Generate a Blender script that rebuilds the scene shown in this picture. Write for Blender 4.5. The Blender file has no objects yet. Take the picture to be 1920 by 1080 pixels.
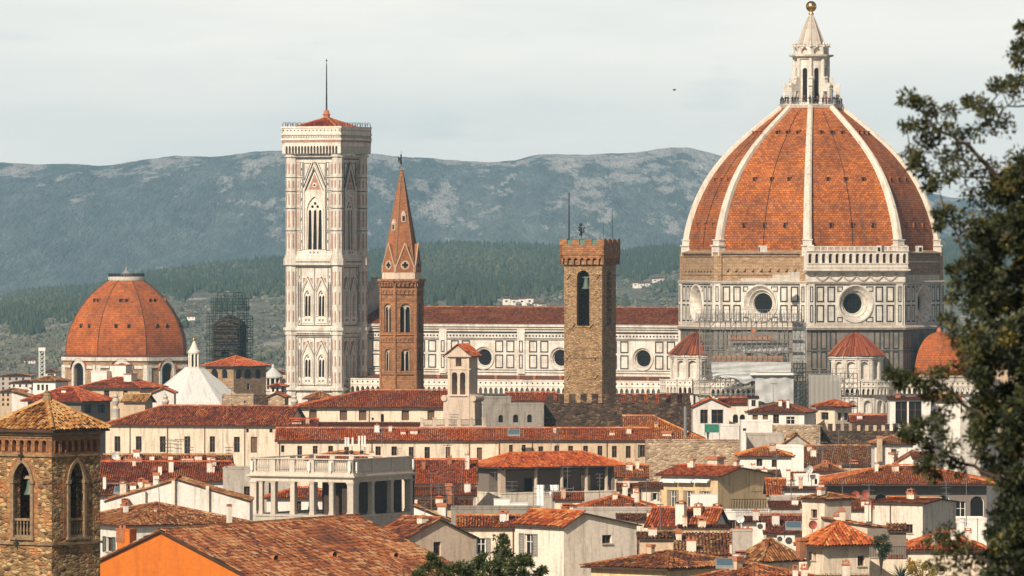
import bpy, math, random
import numpy as np
from mathutils import Vector, Matrix
R = math.radians
rnd = random.Random(7)
nrng = np.random.default_rng(7)
SC = bpy.context.scene
COL = SC.collection

# ------------------------------------------------------------------ camera
F, CX, HY, ZC = 12300.0, 960.0, 480.0, 56.0     # focal length and horizon in photo pixels, eye height in metres
cam = bpy.data.cameras.new('camera')
camo = bpy.data.objects.new('camera', cam); COL.objects.link(camo)
camo.location = (0, 0, ZC); camo.rotation_euler = (R(90), 0, 0)
cam.sensor_width = 36.0; cam.lens = 36.0*F/1920.0
cam.shift_y = -(540-HY)/1920.0
cam.clip_start = 1.0; cam.clip_end = 40000.0
cam.dof.use_dof = True; cam.dof.focus_distance = 1150.0; cam.dof.aperture_fstop = 9.0
SC.camera = camo

# ------------------------------------------------------------------ light
SUN_AZ, SUN_EL = 27.0, 33.0      # degrees to the left behind the camera, degrees above the horizon
w = bpy.data.worlds.new("World"); SC.world = w; w.use_nodes = True
nt = w.node_tree; nt.nodes.clear()
def wn(t, **k):
    n = nt.nodes.new(t)
    for a, b in k.items(): setattr(n, a, b)
    return n
sky = wn('ShaderNodeTexSky'); sky.sky_type = 'NISHITA'; sky.sun_disc = False
sky.sun_elevation = R(SUN_EL); sky.sun_rotation = R(180+SUN_AZ); sky.dust_density = 2.0; sky.air_density = 1.0
tc = wn('ShaderNodeTexCoord')
sep = wn('ShaderNodeSeparateXYZ'); nt.links.new(tc.outputs['Generated'], sep.inputs[0])
mp = wn('ShaderNodeMapping'); mp.inputs['Scale'].default_value = (14, 14, 75); nt.links.new(tc.outputs['Generated'], mp.inputs[0])
nz = wn('ShaderNodeTexNoise'); nz.inputs['Scale'].default_value = 1.0; nz.inputs['Detail'].default_value = 6; nt.links.new(mp.outputs[0], nz.inputs['Vector'])
mr = wn('ShaderNodeMapRange'); nt.links.new(sep.outputs['Z'], mr.inputs['Value'])
mr.inputs['From Min'].default_value = 0.0; mr.inputs['From Max'].default_value = 0.45; mr.inputs['To Min'].default_value = 0.94; mr.inputs['To Max'].default_value = 0.6
mr2 = wn('ShaderNodeMapRange'); nt.links.new(nz.outputs['Fac'], mr2.inputs['Value'])
mr2.inputs['From Min'].default_value = 0.40; mr2.inputs['From Max'].default_value = 0.58
ramp = wn('ShaderNodeMix', data_type='RGBA'); nt.links.new(mr2.outputs[0], ramp.inputs['Factor'])
ramp.inputs['A'].default_value = (10.6, 10.4, 9.7, 1); ramp.inputs['B'].default_value = (11.9, 11.3, 10.3, 1)   # thin cloud veil
mpw = wn('ShaderNodeMapping'); mpw.inputs['Scale'].default_value = (42, 42, 150); mpw.inputs['Location'].default_value = (3.1, 0, 1.7); nt.links.new(tc.outputs['Generated'], mpw.inputs[0])
nzw = wn('ShaderNodeTexNoise'); nzw.inputs['Scale'].default_value = 1.0; nzw.inputs['Detail'].default_value = 7; nt.links.new(mpw.outputs[0], nzw.inputs['Vector'])
mrw = wn('ShaderNodeMapRange'); nt.links.new(nzw.outputs['Fac'], mrw.inputs['Value']); mrw.inputs['From Min'].default_value = 0.60; mrw.inputs['From Max'].default_value = 0.74; mrw.inputs['To Max'].default_value = 0.55
wis = wn('ShaderNodeMix', data_type='RGBA'); nt.links.new(mrw.outputs[0], wis.inputs['Factor']); nt.links.new(ramp.outputs['Result'], wis.inputs['A']); wis.inputs['B'].default_value = (8.8, 9.0, 8.8, 1)
mr3 = wn('ShaderNodeMapRange'); nt.links.new(sep.outputs['Z'], mr3.inputs['Value'])      # the veil is thicker and brighter low down
mr3.inputs['From Min'].default_value = 0.035; mr3.inputs['From Max'].default_value = 0.16
up = wn('ShaderNodeMix', data_type='RGBA'); nt.links.new(mr3.outputs[0], up.inputs['Factor']); nt.links.new(wis.outputs['Result'], up.inputs['A']); up.inputs['B'].default_value = (1.6, 1.4, 1.2, 1)
mx = wn('ShaderNodeMix', data_type='RGBA'); nt.links.new(mr.outputs[0], mx.inputs['Factor'])
nt.links.new(sky.outputs[0], mx.inputs['A']); nt.links.new(up.outputs['Result'], mx.inputs['B'])
bg = wn('ShaderNodeBackground'); bg.inputs['Strength'].default_value = 0.1; nt.links.new(mx.outputs['Result'], bg.inputs['Color'])
wo = wn('ShaderNodeOutputWorld'); nt.links.new(bg.outputs[0], wo.inputs['Surface'])

sl = bpy.data.lights.new('sun', 'SUN'); sl.energy = 5.0; sl.angle = R(0.7); sl.color = (1.0, 0.88, 0.72)
so = bpy.data.objects.new('sun', sl); COL.objects.link(so); so.location = (-200, -100, 400)
sd = Vector((-math.sin(R(SUN_AZ))*math.cos(R(SUN_EL)), -math.cos(R(SUN_AZ))*math.cos(R(SUN_EL)), math.sin(R(SUN_EL))))
so.rotation_euler = sd.to_track_quat('Z', 'Y').to_euler()
SC.view_settings.view_transform = 'Standard'; SC.view_settings.look = 'None'; SC.view_settings.gamma = 1.0
SC.view_settings.exposure = 0.12
SC.cycles.max_bounces = 5; SC.cycles.diffuse_bounces = 3; SC.cycles.volume_bounces = 0

# ------------------------------------------------------------------ pixel -> place helpers
def X(px, Y): return (px-CX)/F*Y
def Z(py, Y): return ZC-(py-HY)/F*Y
def S(Y): return F/Y

# ------------------------------------------------------------------ mesh builder
class MB:
    def __init__(self): self.V = []; self.n = 0; self.Fa = []; self.T = None; self.tv = []; self.m = 0; self.hast = False
    def addv(self, pts, tint=None):
        a = np.asarray(pts, dtype=np.float64).reshape(-1, 3)
        if self.T is not None:
            M = np.array(self.T); a = a @ M[:3, :3].T + M[:3, 3]
        self.V.append(a); b = self.n; self.n += len(a)
        if tint is None: self.tv.append(np.zeros(len(a), np.float32))
        else: self.tv.append(np.broadcast_to(np.asarray(tint, np.float32), (len(a),)).copy()); self.hast = True
        return b
    def faces(self, arr): # int array (n,k)
        arr = np.asarray(arr, dtype=np.int64)
        if len(arr): self.Fa.append((arr, self.m))
    def poly(self, pts, tint=None):
        b = self.addv(pts, tint); self.faces([[b+i for i in range(len(pts))]])
    def box(self, x0, x1, y0, y1, z0, z1, tint=None):
        b = self.addv([(x0,y0,z0),(x1,y0,z0),(x1,y1,z0),(x0,y1,z0),(x0,y0,z1),(x1,y0,z1),(x1,y1,z1),(x0,y1,z1)], tint)
        self.faces(np.array([[0,3,2,1],[4,5,6,7],[0,1,5,4],[1,2,6,5],[2,3,7,6],[3,0,4,7]])+b)
    def obox(self, O, U, V, u0, u1, v0, v1, z0, z1):
        # box in a horizontal frame: O (x,y), U and V unit 2D directions
        c = [(O[0]+U[0]*u+V[0]*v, O[1]+U[1]*u+V[1]*v) for u, v in ((u0,v0),(u1,v0),(u1,v1),(u0,v1))]
        b = self.addv([(x,y,z0) for x,y in c]+[(x,y,z1) for x,y in c])
        self.faces(np.array([[0,3,2,1],[4,5,6,7],[0,1,5,4],[1,2,6,5],[2,3,7,6],[3,0,4,7]])+b)
    def tube(self, p0, p1, r0, r1=None, n=8, cap=True, tint=None):
        r1 = r0 if r1 is None else r1
        p0 = np.array(p0, float); p1 = np.array(p1, float); d = p1-p0; L = np.linalg.norm(d)
        if L < 1e-9: return
        d /= L; h = np.array([0,0,1.0]) if abs(d[2]) < .9 else np.array([1.0,0,0])
        a = np.cross(h, d); a /= np.linalg.norm(a); c = np.cross(d, a)
        t = np.arange(n)*2*math.pi/n
        ring = np.cos(t)[:,None]*a+np.sin(t)[:,None]*c
        b = self.addv(np.vstack([p0+ring*r0, p1+ring*r1]), tint)
        i = np.arange(n); j = (i+1) % n
        self.faces(np.stack([i, j, j+n, i+n], 1)+b)
        if cap:
            self.faces([[b+k for k in range(n-1,-1,-1)]]); self.faces([[b+n+k for k in range(n)]])
    def path(self, pts, rads, n=6, tint=None):
        for k in range(len(pts)-1): self.tube(pts[k], pts[k+1], rads[k], rads[k+1], n, True, tint)
    def lathe(self, prof, n=16, c=(0,0), a0=0.0, arc=2*math.pi, cap=False, tint=None):
        # prof [(r,z)...]; full or partial turn
        full = abs(arc-2*math.pi) < 1e-6
        m = n if full else n+1
        t = a0+np.arange(m)*arc/n
        V = []
        for r, z in prof:
            V.append(np.stack([c[0]+r*np.cos(t), c[1]+r*np.sin(t), np.full(m, z)], 1))
        b = self.addv(np.vstack(V), tint)
        i = np.arange(n); j = (i+1) % m
        for k in range(len(prof)-1):
            self.faces(np.stack([k*m+i, k*m+j, (k+1)*m+j, (k+1)*m+i], 1)+b)
        if cap:
            self.faces([[b+(len(prof)-1)*m+k for k in range(m)]]); self.faces([[b+k for k in range(m-1,-1,-1)]])
    def prism(self, poly, z0, z1):
        n = len(poly); b = self.addv([(x,y,z0) for x,y in poly]+[(x,y,z1) for x,y in poly])
        i = np.arange(n); j = (i+1) % n
        self.faces(np.stack([i,j,j+n,i+n],1)+b)
        self.faces([[b+k for k in range(n-1,-1,-1)]]); self.faces([[b+n+k for k in range(n)]])
    def ball(self, c, r, n=10, m=7, sz=1.0, tint=None):
        prof = [(max(r*math.sin(math.pi*k/m), r*0.01), c[2]-r*sz*math.cos(math.pi*k/m)) for k in range(m+1)]
        self.lathe(prof, n, (c[0], c[1]), tint=tint)
    def hexa(self, q0, q1):
        # solid between two matching loops of 3D points
        n = len(q0); b = self.addv(list(q0)+list(q1)); i = np.arange(n); j = (i+1) % n
        self.faces(np.stack([i,j,j+n,i+n],1)+b)
        self.faces([[b+k for k in range(n-1,-1,-1)]]); self.faces([[b+n+k for k in range(n)]])
    def build(self, name, mats, parent=None, smooth=False):
        me = bpy.data.meshes.new(name)
        o = bpy.data.objects.new(name, me); COL.objects.link(o)
        if not isinstance(mats, (list, tuple)): mats = [mats]
        for mm in mats: me.materials.append(mm)
        if self.n:
            V = np.vstack(self.V)
            me.vertices.add(len(V)); me.vertices.foreach_set('co', V.astype(np.float32).ravel())
            tot = sum(a.size for a, _ in self.Fa); npol = sum(len(a) for a, _ in self.Fa)
            me.loops.add(tot); me.polygons.add(npol)
            me.loops.foreach_set('vertex_index', np.concatenate([a.ravel() for a, _ in self.Fa]).astype(np.int32))
            cnt = np.concatenate([np.full(len(a), a.shape[1]) for a, _ in self.Fa])
            st = np.concatenate([[0], np.cumsum(cnt)[:-1]])
            me.polygons.foreach_set('loop_start', st.astype(np.int32))
            me.polygons.foreach_set('material_index', np.concatenate([np.full(len(a), k) for a, k in self.Fa]).astype(np.int32))
            # uv in metres: u along the horizontal of the face, v up the face
            uvs = []
            for a, _ in self.Fa:
                P = V[a]
                n3 = np.cross(P[:,1]-P[:,0], P[:,2]-P[:,0])
                if a.shape[1] > 3: n3 = n3+np.cross(P[:,2]-P[:,0], P[:,3]-P[:,0])
                l = np.linalg.norm(n3, axis=1, keepdims=True); n3 = n3/np.maximum(l, 1e-12)
                t = np.stack([-n3[:,1], n3[:,0], np.zeros(len(n3))], 1)
                lt = np.linalg.norm(t, axis=1, keepdims=True)
                t = np.where(lt > 1e-3, t/np.maximum(lt, 1e-12), np.array([1.0,0,0]))
                fl = (t[:,0] < -1e-6) | ((abs(t[:,0]) <= 1e-6) & (t[:,1] < 0)); t[fl] *= -1
                bt = np.cross(n3, t); bt[bt[:,2] < 0] *= -1
                uvs.append(np.stack([np.einsum('ijk,ik->ij', P, t), np.einsum('ijk,ik->ij', P, bt)], 2).reshape(-1, 2))
            uv = me.uv_layers.new(name='UVMap')
            uv.data.foreach_set('uv', np.vstack(uvs).astype(np.float32).ravel())
            if self.hast:
                at = me.attributes.new('tint', 'FLOAT', 'POINT')
                at.data.foreach_set('value', np.concatenate(self.tv))
            me.update(calc_edges=True)
            me.polygons.foreach_set('use_smooth', np.full(npol, bool(smooth)))
        if parent is not None: o.parent = parent
        return o

def tag(o, label=None, cat=None, group=None, kind=None):
    if label: o['label'] = label
    if cat: o['category'] = cat
    if group: o['group'] = group
    if kind: o['kind'] = kind
    return o
def thing(name, label, cat, loc=(0,0,0), rz=0.0, group=None):
    o = bpy.data.objects.new(name, None); COL.objects.link(o); o.empty_display_size = 0.5
    o.location = loc; o.rotation_euler = (0, 0, rz)
    return tag(o, label, cat, group)

# ------------------------------------------------------------------ materials
MATS = {}
def newmat(name):
    m = bpy.data.materials.new(name); m.use_nodes = True; MATS[name] = m
    t = m.node_tree; b = t.nodes['Principled BSDF']
    return m, t, b
def N(t, typ, ins=None, **k):
    n = t.nodes.new(typ)
    for a, v in k.items(): setattr(n, a, v)
    for a, v in (ins or {}).items():
        if isinstance(v, bpy.types.NodeSocket): t.links.new(v, n.inputs[a])
        else: n.inputs[a].default_value = v
    return n
def c4(c): return (c[0], c[1], c[2], 1.0)
def uvmap(t, sx=1, sy=1, sz=1, obj=False):
    tcn = N(t, 'ShaderNodeTexCoord')
    return N(t, 'ShaderNodeMapping', {'Vector': tcn.outputs['Object' if obj else 'UV'], 'Scale': (sx, sy, sz)}).outputs[0]
def noise(t, vec, scale, detail=4, rough=0.6):
    return N(t, 'ShaderNodeTexNoise', {'Vector': vec, 'Scale': scale, 'Detail': detail, 'Roughness': rough}).outputs['Fac']
def remap(t, val, a, b, c=0.0, d=1.0):
    return N(t, 'ShaderNodeMapRange', {'Value': val, 'From Min': a, 'From Max': b, 'To Min': c, 'To Max': d}).outputs[0]
def mix(t, fac, a, b, mode='MIX'):
    n = N(t, 'ShaderNodeMix', data_type='RGBA', blend_type=mode)
    for key, v in (('Factor', fac), ('A', a), ('B', b)):
        s = n.inputs[key]
        if isinstance(v, bpy.types.NodeSocket): t.links.new(v, s)
        else: s.default_value = c4(v) if key != 'Factor' else v
    return n.outputs['Result']
def bump(t, b, h, strength=0.4, dist=0.05):
    t.links.new(N(t, 'ShaderNodeBump', {'Height': h, 'Strength': strength, 'Distance': dist}).outputs[0], b.inputs['Normal'])
def rampn(t, fac, stops):
    n = N(t, 'ShaderNodeValToRGB', {'Fac': fac}); cr = n.color_ramp
    while len(cr.elements) < len(stops): cr.elements.new(0.5)
    for e, (p, c) in zip(cr.elements, stops): e.position = p; e.color = c4(c)
    return n.outputs[0]

def plain(name, c, rough=0.7, metal=0.0, var=0.25, sc=1.5):
    m, t, b = newmat(name)
    n = noise(t, uvmap(t), sc, 5)
    d = tuple(x*(1-var) for x in c)
    t.links.new(mix(t, remap(t, n, .35, .7), d, c), b.inputs['Base Color'])
    b.inputs['Roughness'].default_value = rough; b.inputs['Metallic'].default_value = metal
    return m
def plaster(name, c, stain=(.20,.15,.10), amt=0.75, obj=False):
    m, t, b = newmat(name)
    uv = uvmap(t, obj=obj); st = uvmap(t, 1.1, 1.1 if obj else .13, .13, obj=obj)
    n1 = remap(t, noise(t, uv, 0.28, 6, .65), .42, .70, 0, amt*0.75)
    n2 = remap(t, noise(t, st, 1.2, 5, .7), .49, .74, 0, amt)
    n3 = remap(t, noise(t, uv, 2.6, 4), .3, .7, .86, 1.06)
    oi = N(t, 'ShaderNodeObjectInfo').outputs['Random']
    col = mix(t, n1, c, tuple(x*.72+.28*s for x, s in zip(c, stain)))
    col = mix(t, n2, col, stain)
    v = N(t, 'ShaderNodeCombineColor', {'Red': n3, 'Green': n3, 'Blue': n3}).outputs[0]
    col = mix(t, 1.0, col, v, 'MULTIPLY')
    ov = remap(t, oi, 0, 1, .85, 1.05)
    v2 = N(t, 'ShaderNodeCombineColor', {'Red': ov, 'Green': ov, 'Blue': ov}).outputs[0]
    col = mix(t, 1.0, col, v2, 'MULTIPLY')
    t.links.new(col, b.inputs['Base Color']); b.inputs['Roughness'].default_value = .9
    bump(t, b, noise(t, uv, 6, 5), .25, .03)
    return m
def rubble(name, c1, c2, mortar, bw=.5, bh=.24, dist=.12, bs=.5, warm=None):
    m, t, b = newmat(name)
    uv = uvmap(t)
    dn = N(t, 'ShaderNodeTexNoise', {'Vector': uv, 'Scale': 2.2, 'Detail': 2.0})
    off = N(t, 'ShaderNodeVectorMath', {0: dn.outputs['Color'], 1: (.5,.5,.5)}, operation='SUBTRACT')
    sc = N(t, 'ShaderNodeVectorMath', {0: off.outputs[0], 'Scale': dist}, operation='SCALE')
    ad = N(t, 'ShaderNodeVectorMath', {0: uv, 1: sc.outputs[0]}, operation='ADD')
    br = N(t, 'ShaderNodeTexBrick', {'Vector': ad.outputs[0], 'Color1': c4(c1), 'Color2': c4(c2), 'Mortar': c4(mortar), 'Scale': 1.0,
           'Mortar Size': .025*bh/.24, 'Mortar Smooth': .3, 'Brick Width': bw, 'Row Height': bh, 'Bias': 0.0})
    n1 = remap(t, noise(t, uv, .7, 6, .7), .35, .7, .68, 1.25)
    n2 = remap(t, noise(t, uv, 5, 3, .7), .3, .7, .75, 1.2)
    mul = N(t, 'ShaderNodeMath', {0: n1, 1: n2}, operation='MULTIPLY').outputs[0]
    v = N(t, 'ShaderNodeCombineColor', {'Red': mul, 'Green': mul, 'Blue': mul}).outputs[0]
    col = mix(t, 1.0, br.outputs['Color'], v, 'MULTIPLY')
    if warm:
        col = mix(t, remap(t, noise(t, uv, .45, 5, .6), .52, .66), col, warm)
        col = mix(t, 1.0, col, v, 'MULTIPLY')
    t.links.new(col, b.inputs['Base Color']); b.inputs['Roughness'].default_value = .95
    inv = N(t, 'ShaderNodeMath', {0: noise(t, uv, 4, 4), 1: br.outputs['Fac']}, operation='SUBTRACT').outputs[0]
    bump(t, b, inv, bs, .06)
    return m
def stones(name, stops, mortar, sx=2.0, sy=3.6, rand=.9, warm=None, bs=.9):
    """random rubble masonry: irregular stones of different colours bedded in mortar"""
    m, t, b = newmat(name)
    uv = uvmap(t); uvs_ = uvmap(t, sx, sy)
    dn = N(t, 'ShaderNodeTexNoise', {'Vector': uv, 'Scale': 3.0, 'Detail': 2.0})
    off = N(t, 'ShaderNodeVectorMath', {0: dn.outputs['Color'], 1: (.5,.5,.5)}, operation='SUBTRACT')
    sc = N(t, 'ShaderNodeVectorMath', {0: off.outputs[0], 'Scale': .5}, operation='SCALE')
    ad = N(t, 'ShaderNodeVectorMath', {0: uvs_, 1: sc.outputs[0]}, operation='ADD').outputs[0]
    v1 = N(t, 'ShaderNodeTexVoronoi', {'Vector': ad, 'Scale': 1.0, 'Randomness': rand})
    v2 = N(t, 'ShaderNodeTexVoronoi', {'Vector': ad, 'Scale': 1.0, 'Randomness': rand}, feature='DISTANCE_TO_EDGE')
    rr = N(t, 'ShaderNodeSeparateColor', {0: v1.outputs['Color']}).outputs[0]
    big = remap(t, noise(t, uv, .5, 6, .7), .3, .7, -.18, .18)
    f = N(t, 'ShaderNodeMath', {0: rr, 1: big}, operation='ADD').outputs[0]
    col = rampn(t, f, stops)
    if warm: col = mix(t, remap(t, noise(t, uv, .55, 5, .65), .53, .62, 0, .85), col, warm)
    n2 = remap(t, noise(t, uv, 6, 4, .7), .3, .7, .65, 1.2)
    col = mix(t, 1.0, col, N(t, 'ShaderNodeCombineColor', {'Red': n2, 'Green': n2, 'Blue': n2}).outputs[0], 'MULTIPLY')
    e = remap(t, v2.outputs['Distance'], .02, .10)
    col = mix(t, e, mortar, col)
    t.links.new(col, b.inputs['Base Color']); b.inputs['Roughness'].default_value = .95
    hs = N(t, 'ShaderNodeMath', {0: remap(t, v2.outputs['Distance'], 0, .25), 1: noise(t, uv, 5, 4)}, operation='ADD').outputs[0]
    bump(t, b, hs, bs, .09)
    return m
def marble(name, c, vein, bw=1.6, bh=.7):
    m, t, b = newmat(name)
    uv = uvmap(t)
    br = N(t, 'ShaderNodeTexBrick', {'Vector': uv, 'Color1': c4(c), 'Color2': c4(tuple(x*.86 for x in c)), 'Mortar': c4(tuple(x*.55 for x in c)), 'Scale': 1.0,
           'Mortar Size': .012, 'Brick Width': bw, 'Row Height': bh})
    n1 = remap(t, noise(t, uv, .35, 7, .7), .45, .72, 0, .8)
    n2 = remap(t, noise(t, uvmap(t, 1.5, .12), 1.0, 6, .75), .47, .72, 0, .7)
    col = mix(t, n1, br.outputs['Color'], vein)
    col = mix(t, n2, col, tuple(x*.8 for x in vein))
    t.links.new(col, b.inputs['Base Color']); b.inputs['Roughness'].default_value = .7
    bump(t, b, noise(t, uv, 5, 4), .2, .04)
    return m
def tilemat(name, stops, moss=(.10,.085,.05), mossamt=.5):
    m, t, b = newmat(name)
    at = N(t, 'ShaderNodeAttribute', attribute_name='tint').outputs['Fac']
    uv = uvmap(t)
    big = noise(t, uv, .22, 5, .7)
    oi = N(t, 'ShaderNodeObjectInfo').outputs['Random']
    f = N(t, 'ShaderNodeMath', {0: at, 1: remap(t, big, .3, .7, -.22, .22)}, operation='ADD').outputs[0]
    f = N(t, 'ShaderNodeMath', {0: f, 1: remap(t, oi, 0, 1, -.13, .13)}, operation='ADD').outputs[0]
    col = rampn(t, f, stops)
    ov = remap(t, N(t, 'ShaderNodeMath', {0: N(t, 'ShaderNodeMath', {0: oi, 1: 7.31}, operation='MULTIPLY').outputs[0]}, operation='FRACT').outputs[0], 0, 1, .72, 1.12)
    col = mix(t, 1.0, col, N(t, 'ShaderNodeCombineColor', {'Red': 1.0, 'Green': ov, 'Blue': ov}).outputs[0], 'MULTIPLY')
    col = mix(t, remap(t, noise(t, uv, .9, 6, .75), .55, .78, 0, mossamt), col, moss)
    col = mix(t, remap(t, noise(t, uv, 9, 3, .6), .3, .7, 0, .35), col, tuple(x*.5 for x in stops[1][1]))
    t.links.new(col, b.inputs['Base Color']); b.inputs['Roughness'].default_value = .85
    bump(t, b, noise(t, uv, 14, 3), .3, .02)
    return m
def brickroof(name, c1, c2, mortar, bw, bh, soot=(.09,.045,.03), sootamt=.6):
    # flat dome tiles laid in courses
    m, t, b = newmat(name)
    uv = uvmap(t)
    br = N(t, 'ShaderNodeTexBrick', {'Vector': uv, 'Color1': c4(c1), 'Color2': c4(c2), 'Mortar': c4(mortar), 'Scale': 1.0,
           'Mortar Size': .05, 'Mortar Smooth': .2, 'Brick Width': bw, 'Row Height': bh, 'Bias': -.1})
    n1 = remap(t, noise(t, uv, .10, 7, .72), .35, .68, .5, 1.25)
    n2 = remap(t, noise(t, uv, 1.1, 4, .7), .3, .7, .72, 1.25)
    mul = N(t, 'ShaderNodeMath', {0: n1, 1: n2}, operation='MULTIPLY').outputs[0]
    v = N(t, 'ShaderNodeCombineColor', {'Red': mul, 'Green': mul, 'Blue': mul}).outputs[0]
    col = mix(t, 1.0, br.outputs['Color'], v, 'MULTIPLY')
    col = mix(t, remap(t, noise(t, uvmap(t, 1.0, .07), .9, 6, .75), .52, .74, 0, sootamt), col, soot)
    t.links.new(col, b.inputs['Base Color']); b.inputs['Roughness'].default_value = .9
    bump(t, b, br.outputs['Fac'], -.35, .08)
    return m

m_ = MATS
marble('marble', (.77,.715,.635), (.36,.285,.22))
marble('marble_pale', (.84,.77,.68), (.55,.43,.33))
marble('marble_grey', (.60,.53,.45), (.28,.22,.17), 1.2, .5)
plain('marble_green', (.035,.04,.036), .6)
plain('marble_pink', (.50,.26,.18), .6, var=.4)
plain('marble_dirty', (.27,.23,.19), .8, var=.5, sc=.5)
rubble('raw_stone', (.50,.33,.19), (.36,.22,.12), (.20,.13,.08), .9, .32, .12, .6)
stones('bargello_stone', [(0,(.20,.11,.05)),(.35,(.34,.20,.09)),(.65,(.47,.28,.135)),(1,(.56,.37,.20))], (.25,.16,.085), 2.1, 4.0)
rubble('badia_brick', (.48,.215,.085), (.28,.12,.05), (.24,.13,.07), .7, .34, .25, .8)
stones('tower_rubble', [(0,(.09,.045,.02)),(.3,(.25,.135,.055)),(.6,(.46,.29,.12)),(.85,(.58,.40,.19)),(1,(.60,.25,.09))], (.25,.16,.08), 2.1, 4.2, warm=(.58,.20,.06))
plain('old_trim', (.34,.23,.13), .9, var=.55, sc=2.5)
stones('dark_rubble', [(0,(.026,.014,.008)),(.4,(.066,.037,.021)),(.8,(.135,.080,.044)),(1,(.22,.14,.08))], (.055,.034,.02), 1.5, 2.8)
stones('pale_rubble', [(0,(.22,.14,.08)),(.4,(.42,.29,.18)),(.8,(.58,.43,.29)),(1,(.66,.52,.38))], (.38,.28,.19), 1.4, 2.8)
rubble('spire_brick', (.44,.165,.06), (.32,.11,.042), (.26,.12,.06), .5, .2, .05, .5)
rubble('brick_red', (.47,.16,.06), (.33,.10,.04), (.36,.24,.15), .3, .1, .05, .5)
brickroof('dome_tile', (.56,.165,.028), (.31,.075,.017), (.12,.034,.014), .80, .50, sootamt=.75)
brickroof('dome_tile_old', (.56,.150,.024), (.37,.088,.018), (.18,.05,.018), .75, .55)
tilemat('tile_red', [(.0,(0.064,0.017,0.008)), (.25,(0.248,0.042,0.010)), (.55,(0.459,0.087,0.014)), (.8,(0.569,0.143,0.023)), (1.0,(0.660,0.309,0.096))])
tilemat('tile_orange', [(.0,(0.101,0.027,0.009)), (.25,(0.378,0.077,0.013)), (.55,(0.571,0.132,0.018)), (.8,(0.655,0.204,0.034)), (1.0,(0.689,0.363,0.134))], mossamt=.35)
tilemat('tile_brown', [(.0,(0.036,0.018,0.011)), (.22,(0.129,0.046,0.016)), (.5,(0.316,0.096,0.024)), (.75,(0.431,0.174,0.041)), (1.0,(0.517,0.368,0.173))], mossamt=.7)
tilemat('tile_ochre', [(.0,(0.088,0.035,0.013)), (.25,(0.264,0.106,0.026)), (.5,(0.458,0.194,0.044)), (.78,(0.546,0.282,0.079)), (1.0,(0.581,0.370,0.158))], mossamt=.55)
tilemat('tile_dark', [(.0,(0.055,0.023,0.014)), (.25,(0.157,0.041,0.017)), (.55,(0.266,0.066,0.020)), (.8,(0.349,0.103,0.030)), (1.0,(0.414,0.196,0.081))])
plaster('rib_marble', (.80,.71,.60), (.30,.22,.16), .8, True)
plain('roof_bed', (.16,.055,.025), .95, var=.5)
plain('eave_wood_and_shade', (.075,.048,.034), .9, var=.4)  # eave timber; also paints the shade in the belvedere room
plaster('cream', (.84,.69,.53)); plaster('white_wall', (.86,.80,.73), amt=.5); plaster('warm_white', (.84,.74,.62))
plaster('tan', (.62,.45,.30)); plaster('grey_wall', (.50,.44,.38), amt=.8); plaster('dirty_grey', (.34,.30,.255), (.09,.075,.06), .9)
plaster('yellow_wall', (.78,.57,.32)); plaster('orange_wall', (.64,.165,.012), (.40,.085,.012), .6); plaster('stone_trim', (.55,.46,.37), amt=.6)
plaster('terrace_stone', (.62,.54,.45), (.20,.17,.14), .45); plaster('painted_shade', (.20,.165,.14))  # last one: dark plaster with the shade of loggias and eaves in its colour
plaster('beige_stone', (.68,.54,.42), (.25,.18,.13), .7)
plaster('lead_white', (.66,.65,.62), (.36,.34,.31), .8)
def glassmat():
    m, t, b = newmat('window_glass')
    b.inputs['Base Color'].default_value = (.012,.011,.010,1); b.inputs['Roughness'].default_value = .35; b.inputs['Specular IOR Level'].default_value = .2
    return m
glassmat()
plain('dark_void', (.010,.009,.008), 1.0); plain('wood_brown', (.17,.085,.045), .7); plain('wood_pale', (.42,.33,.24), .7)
plain('shutter_grey', (.27,.25,.23), .6); plain('shutter_green', (.045,.075,.05), .6); plain('white_paint', (.78,.75,.70), .5, var=.1)
plain('iron', (.03,.028,.027), .6, .3); plain('steel', (.33,.32,.31), .45, .6); plain('bronze', (.11,.17,.13), .6, .2)
plain('gold', (.80,.47,.12), .28, 1.0, var=.15); plain('copper_green', (.10,.21,.17), .7); plain('lead', (.28,.28,.27), .6)
plain('terracotta', (.50,.17,.075), .8); plain('scaffold', (.33,.31,.29), .5, .3); plain('scaffold_dark', (.035,.05,.042), .7)
plain('sheeting', (.50,.50,.49), .7, var=.25, sc=.6); plain('sheeting_blue', (.50,.52,.52), .6, var=.2, sc=.5); plain('board', (.40,.20,.12), .8)
plain('netting_green', (.03,.20,.13), .8); plain('dish_red', (.42,.09,.05), .6); plain('dish_white', (.75,.73,.70), .5)
plain('solar', (.10,.16,.20), .15); plain('cloth_white', (.80,.80,.80), .9, var=.12); plain('red_paint', (.50,.04,.03), .5)
plain('skin', (.55,.33,.23), .7, var=.05)
for nm, c in (('cloth_black',(.03,.03,.035)),('cloth_blue',(.06,.09,.18)),('cloth_red',(.38,.05,.04)),('cloth_grey',(.25,.24,.23)),('cloth_cream',(.6,.52,.42))): plain(nm, c, .9, var=.1)

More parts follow.
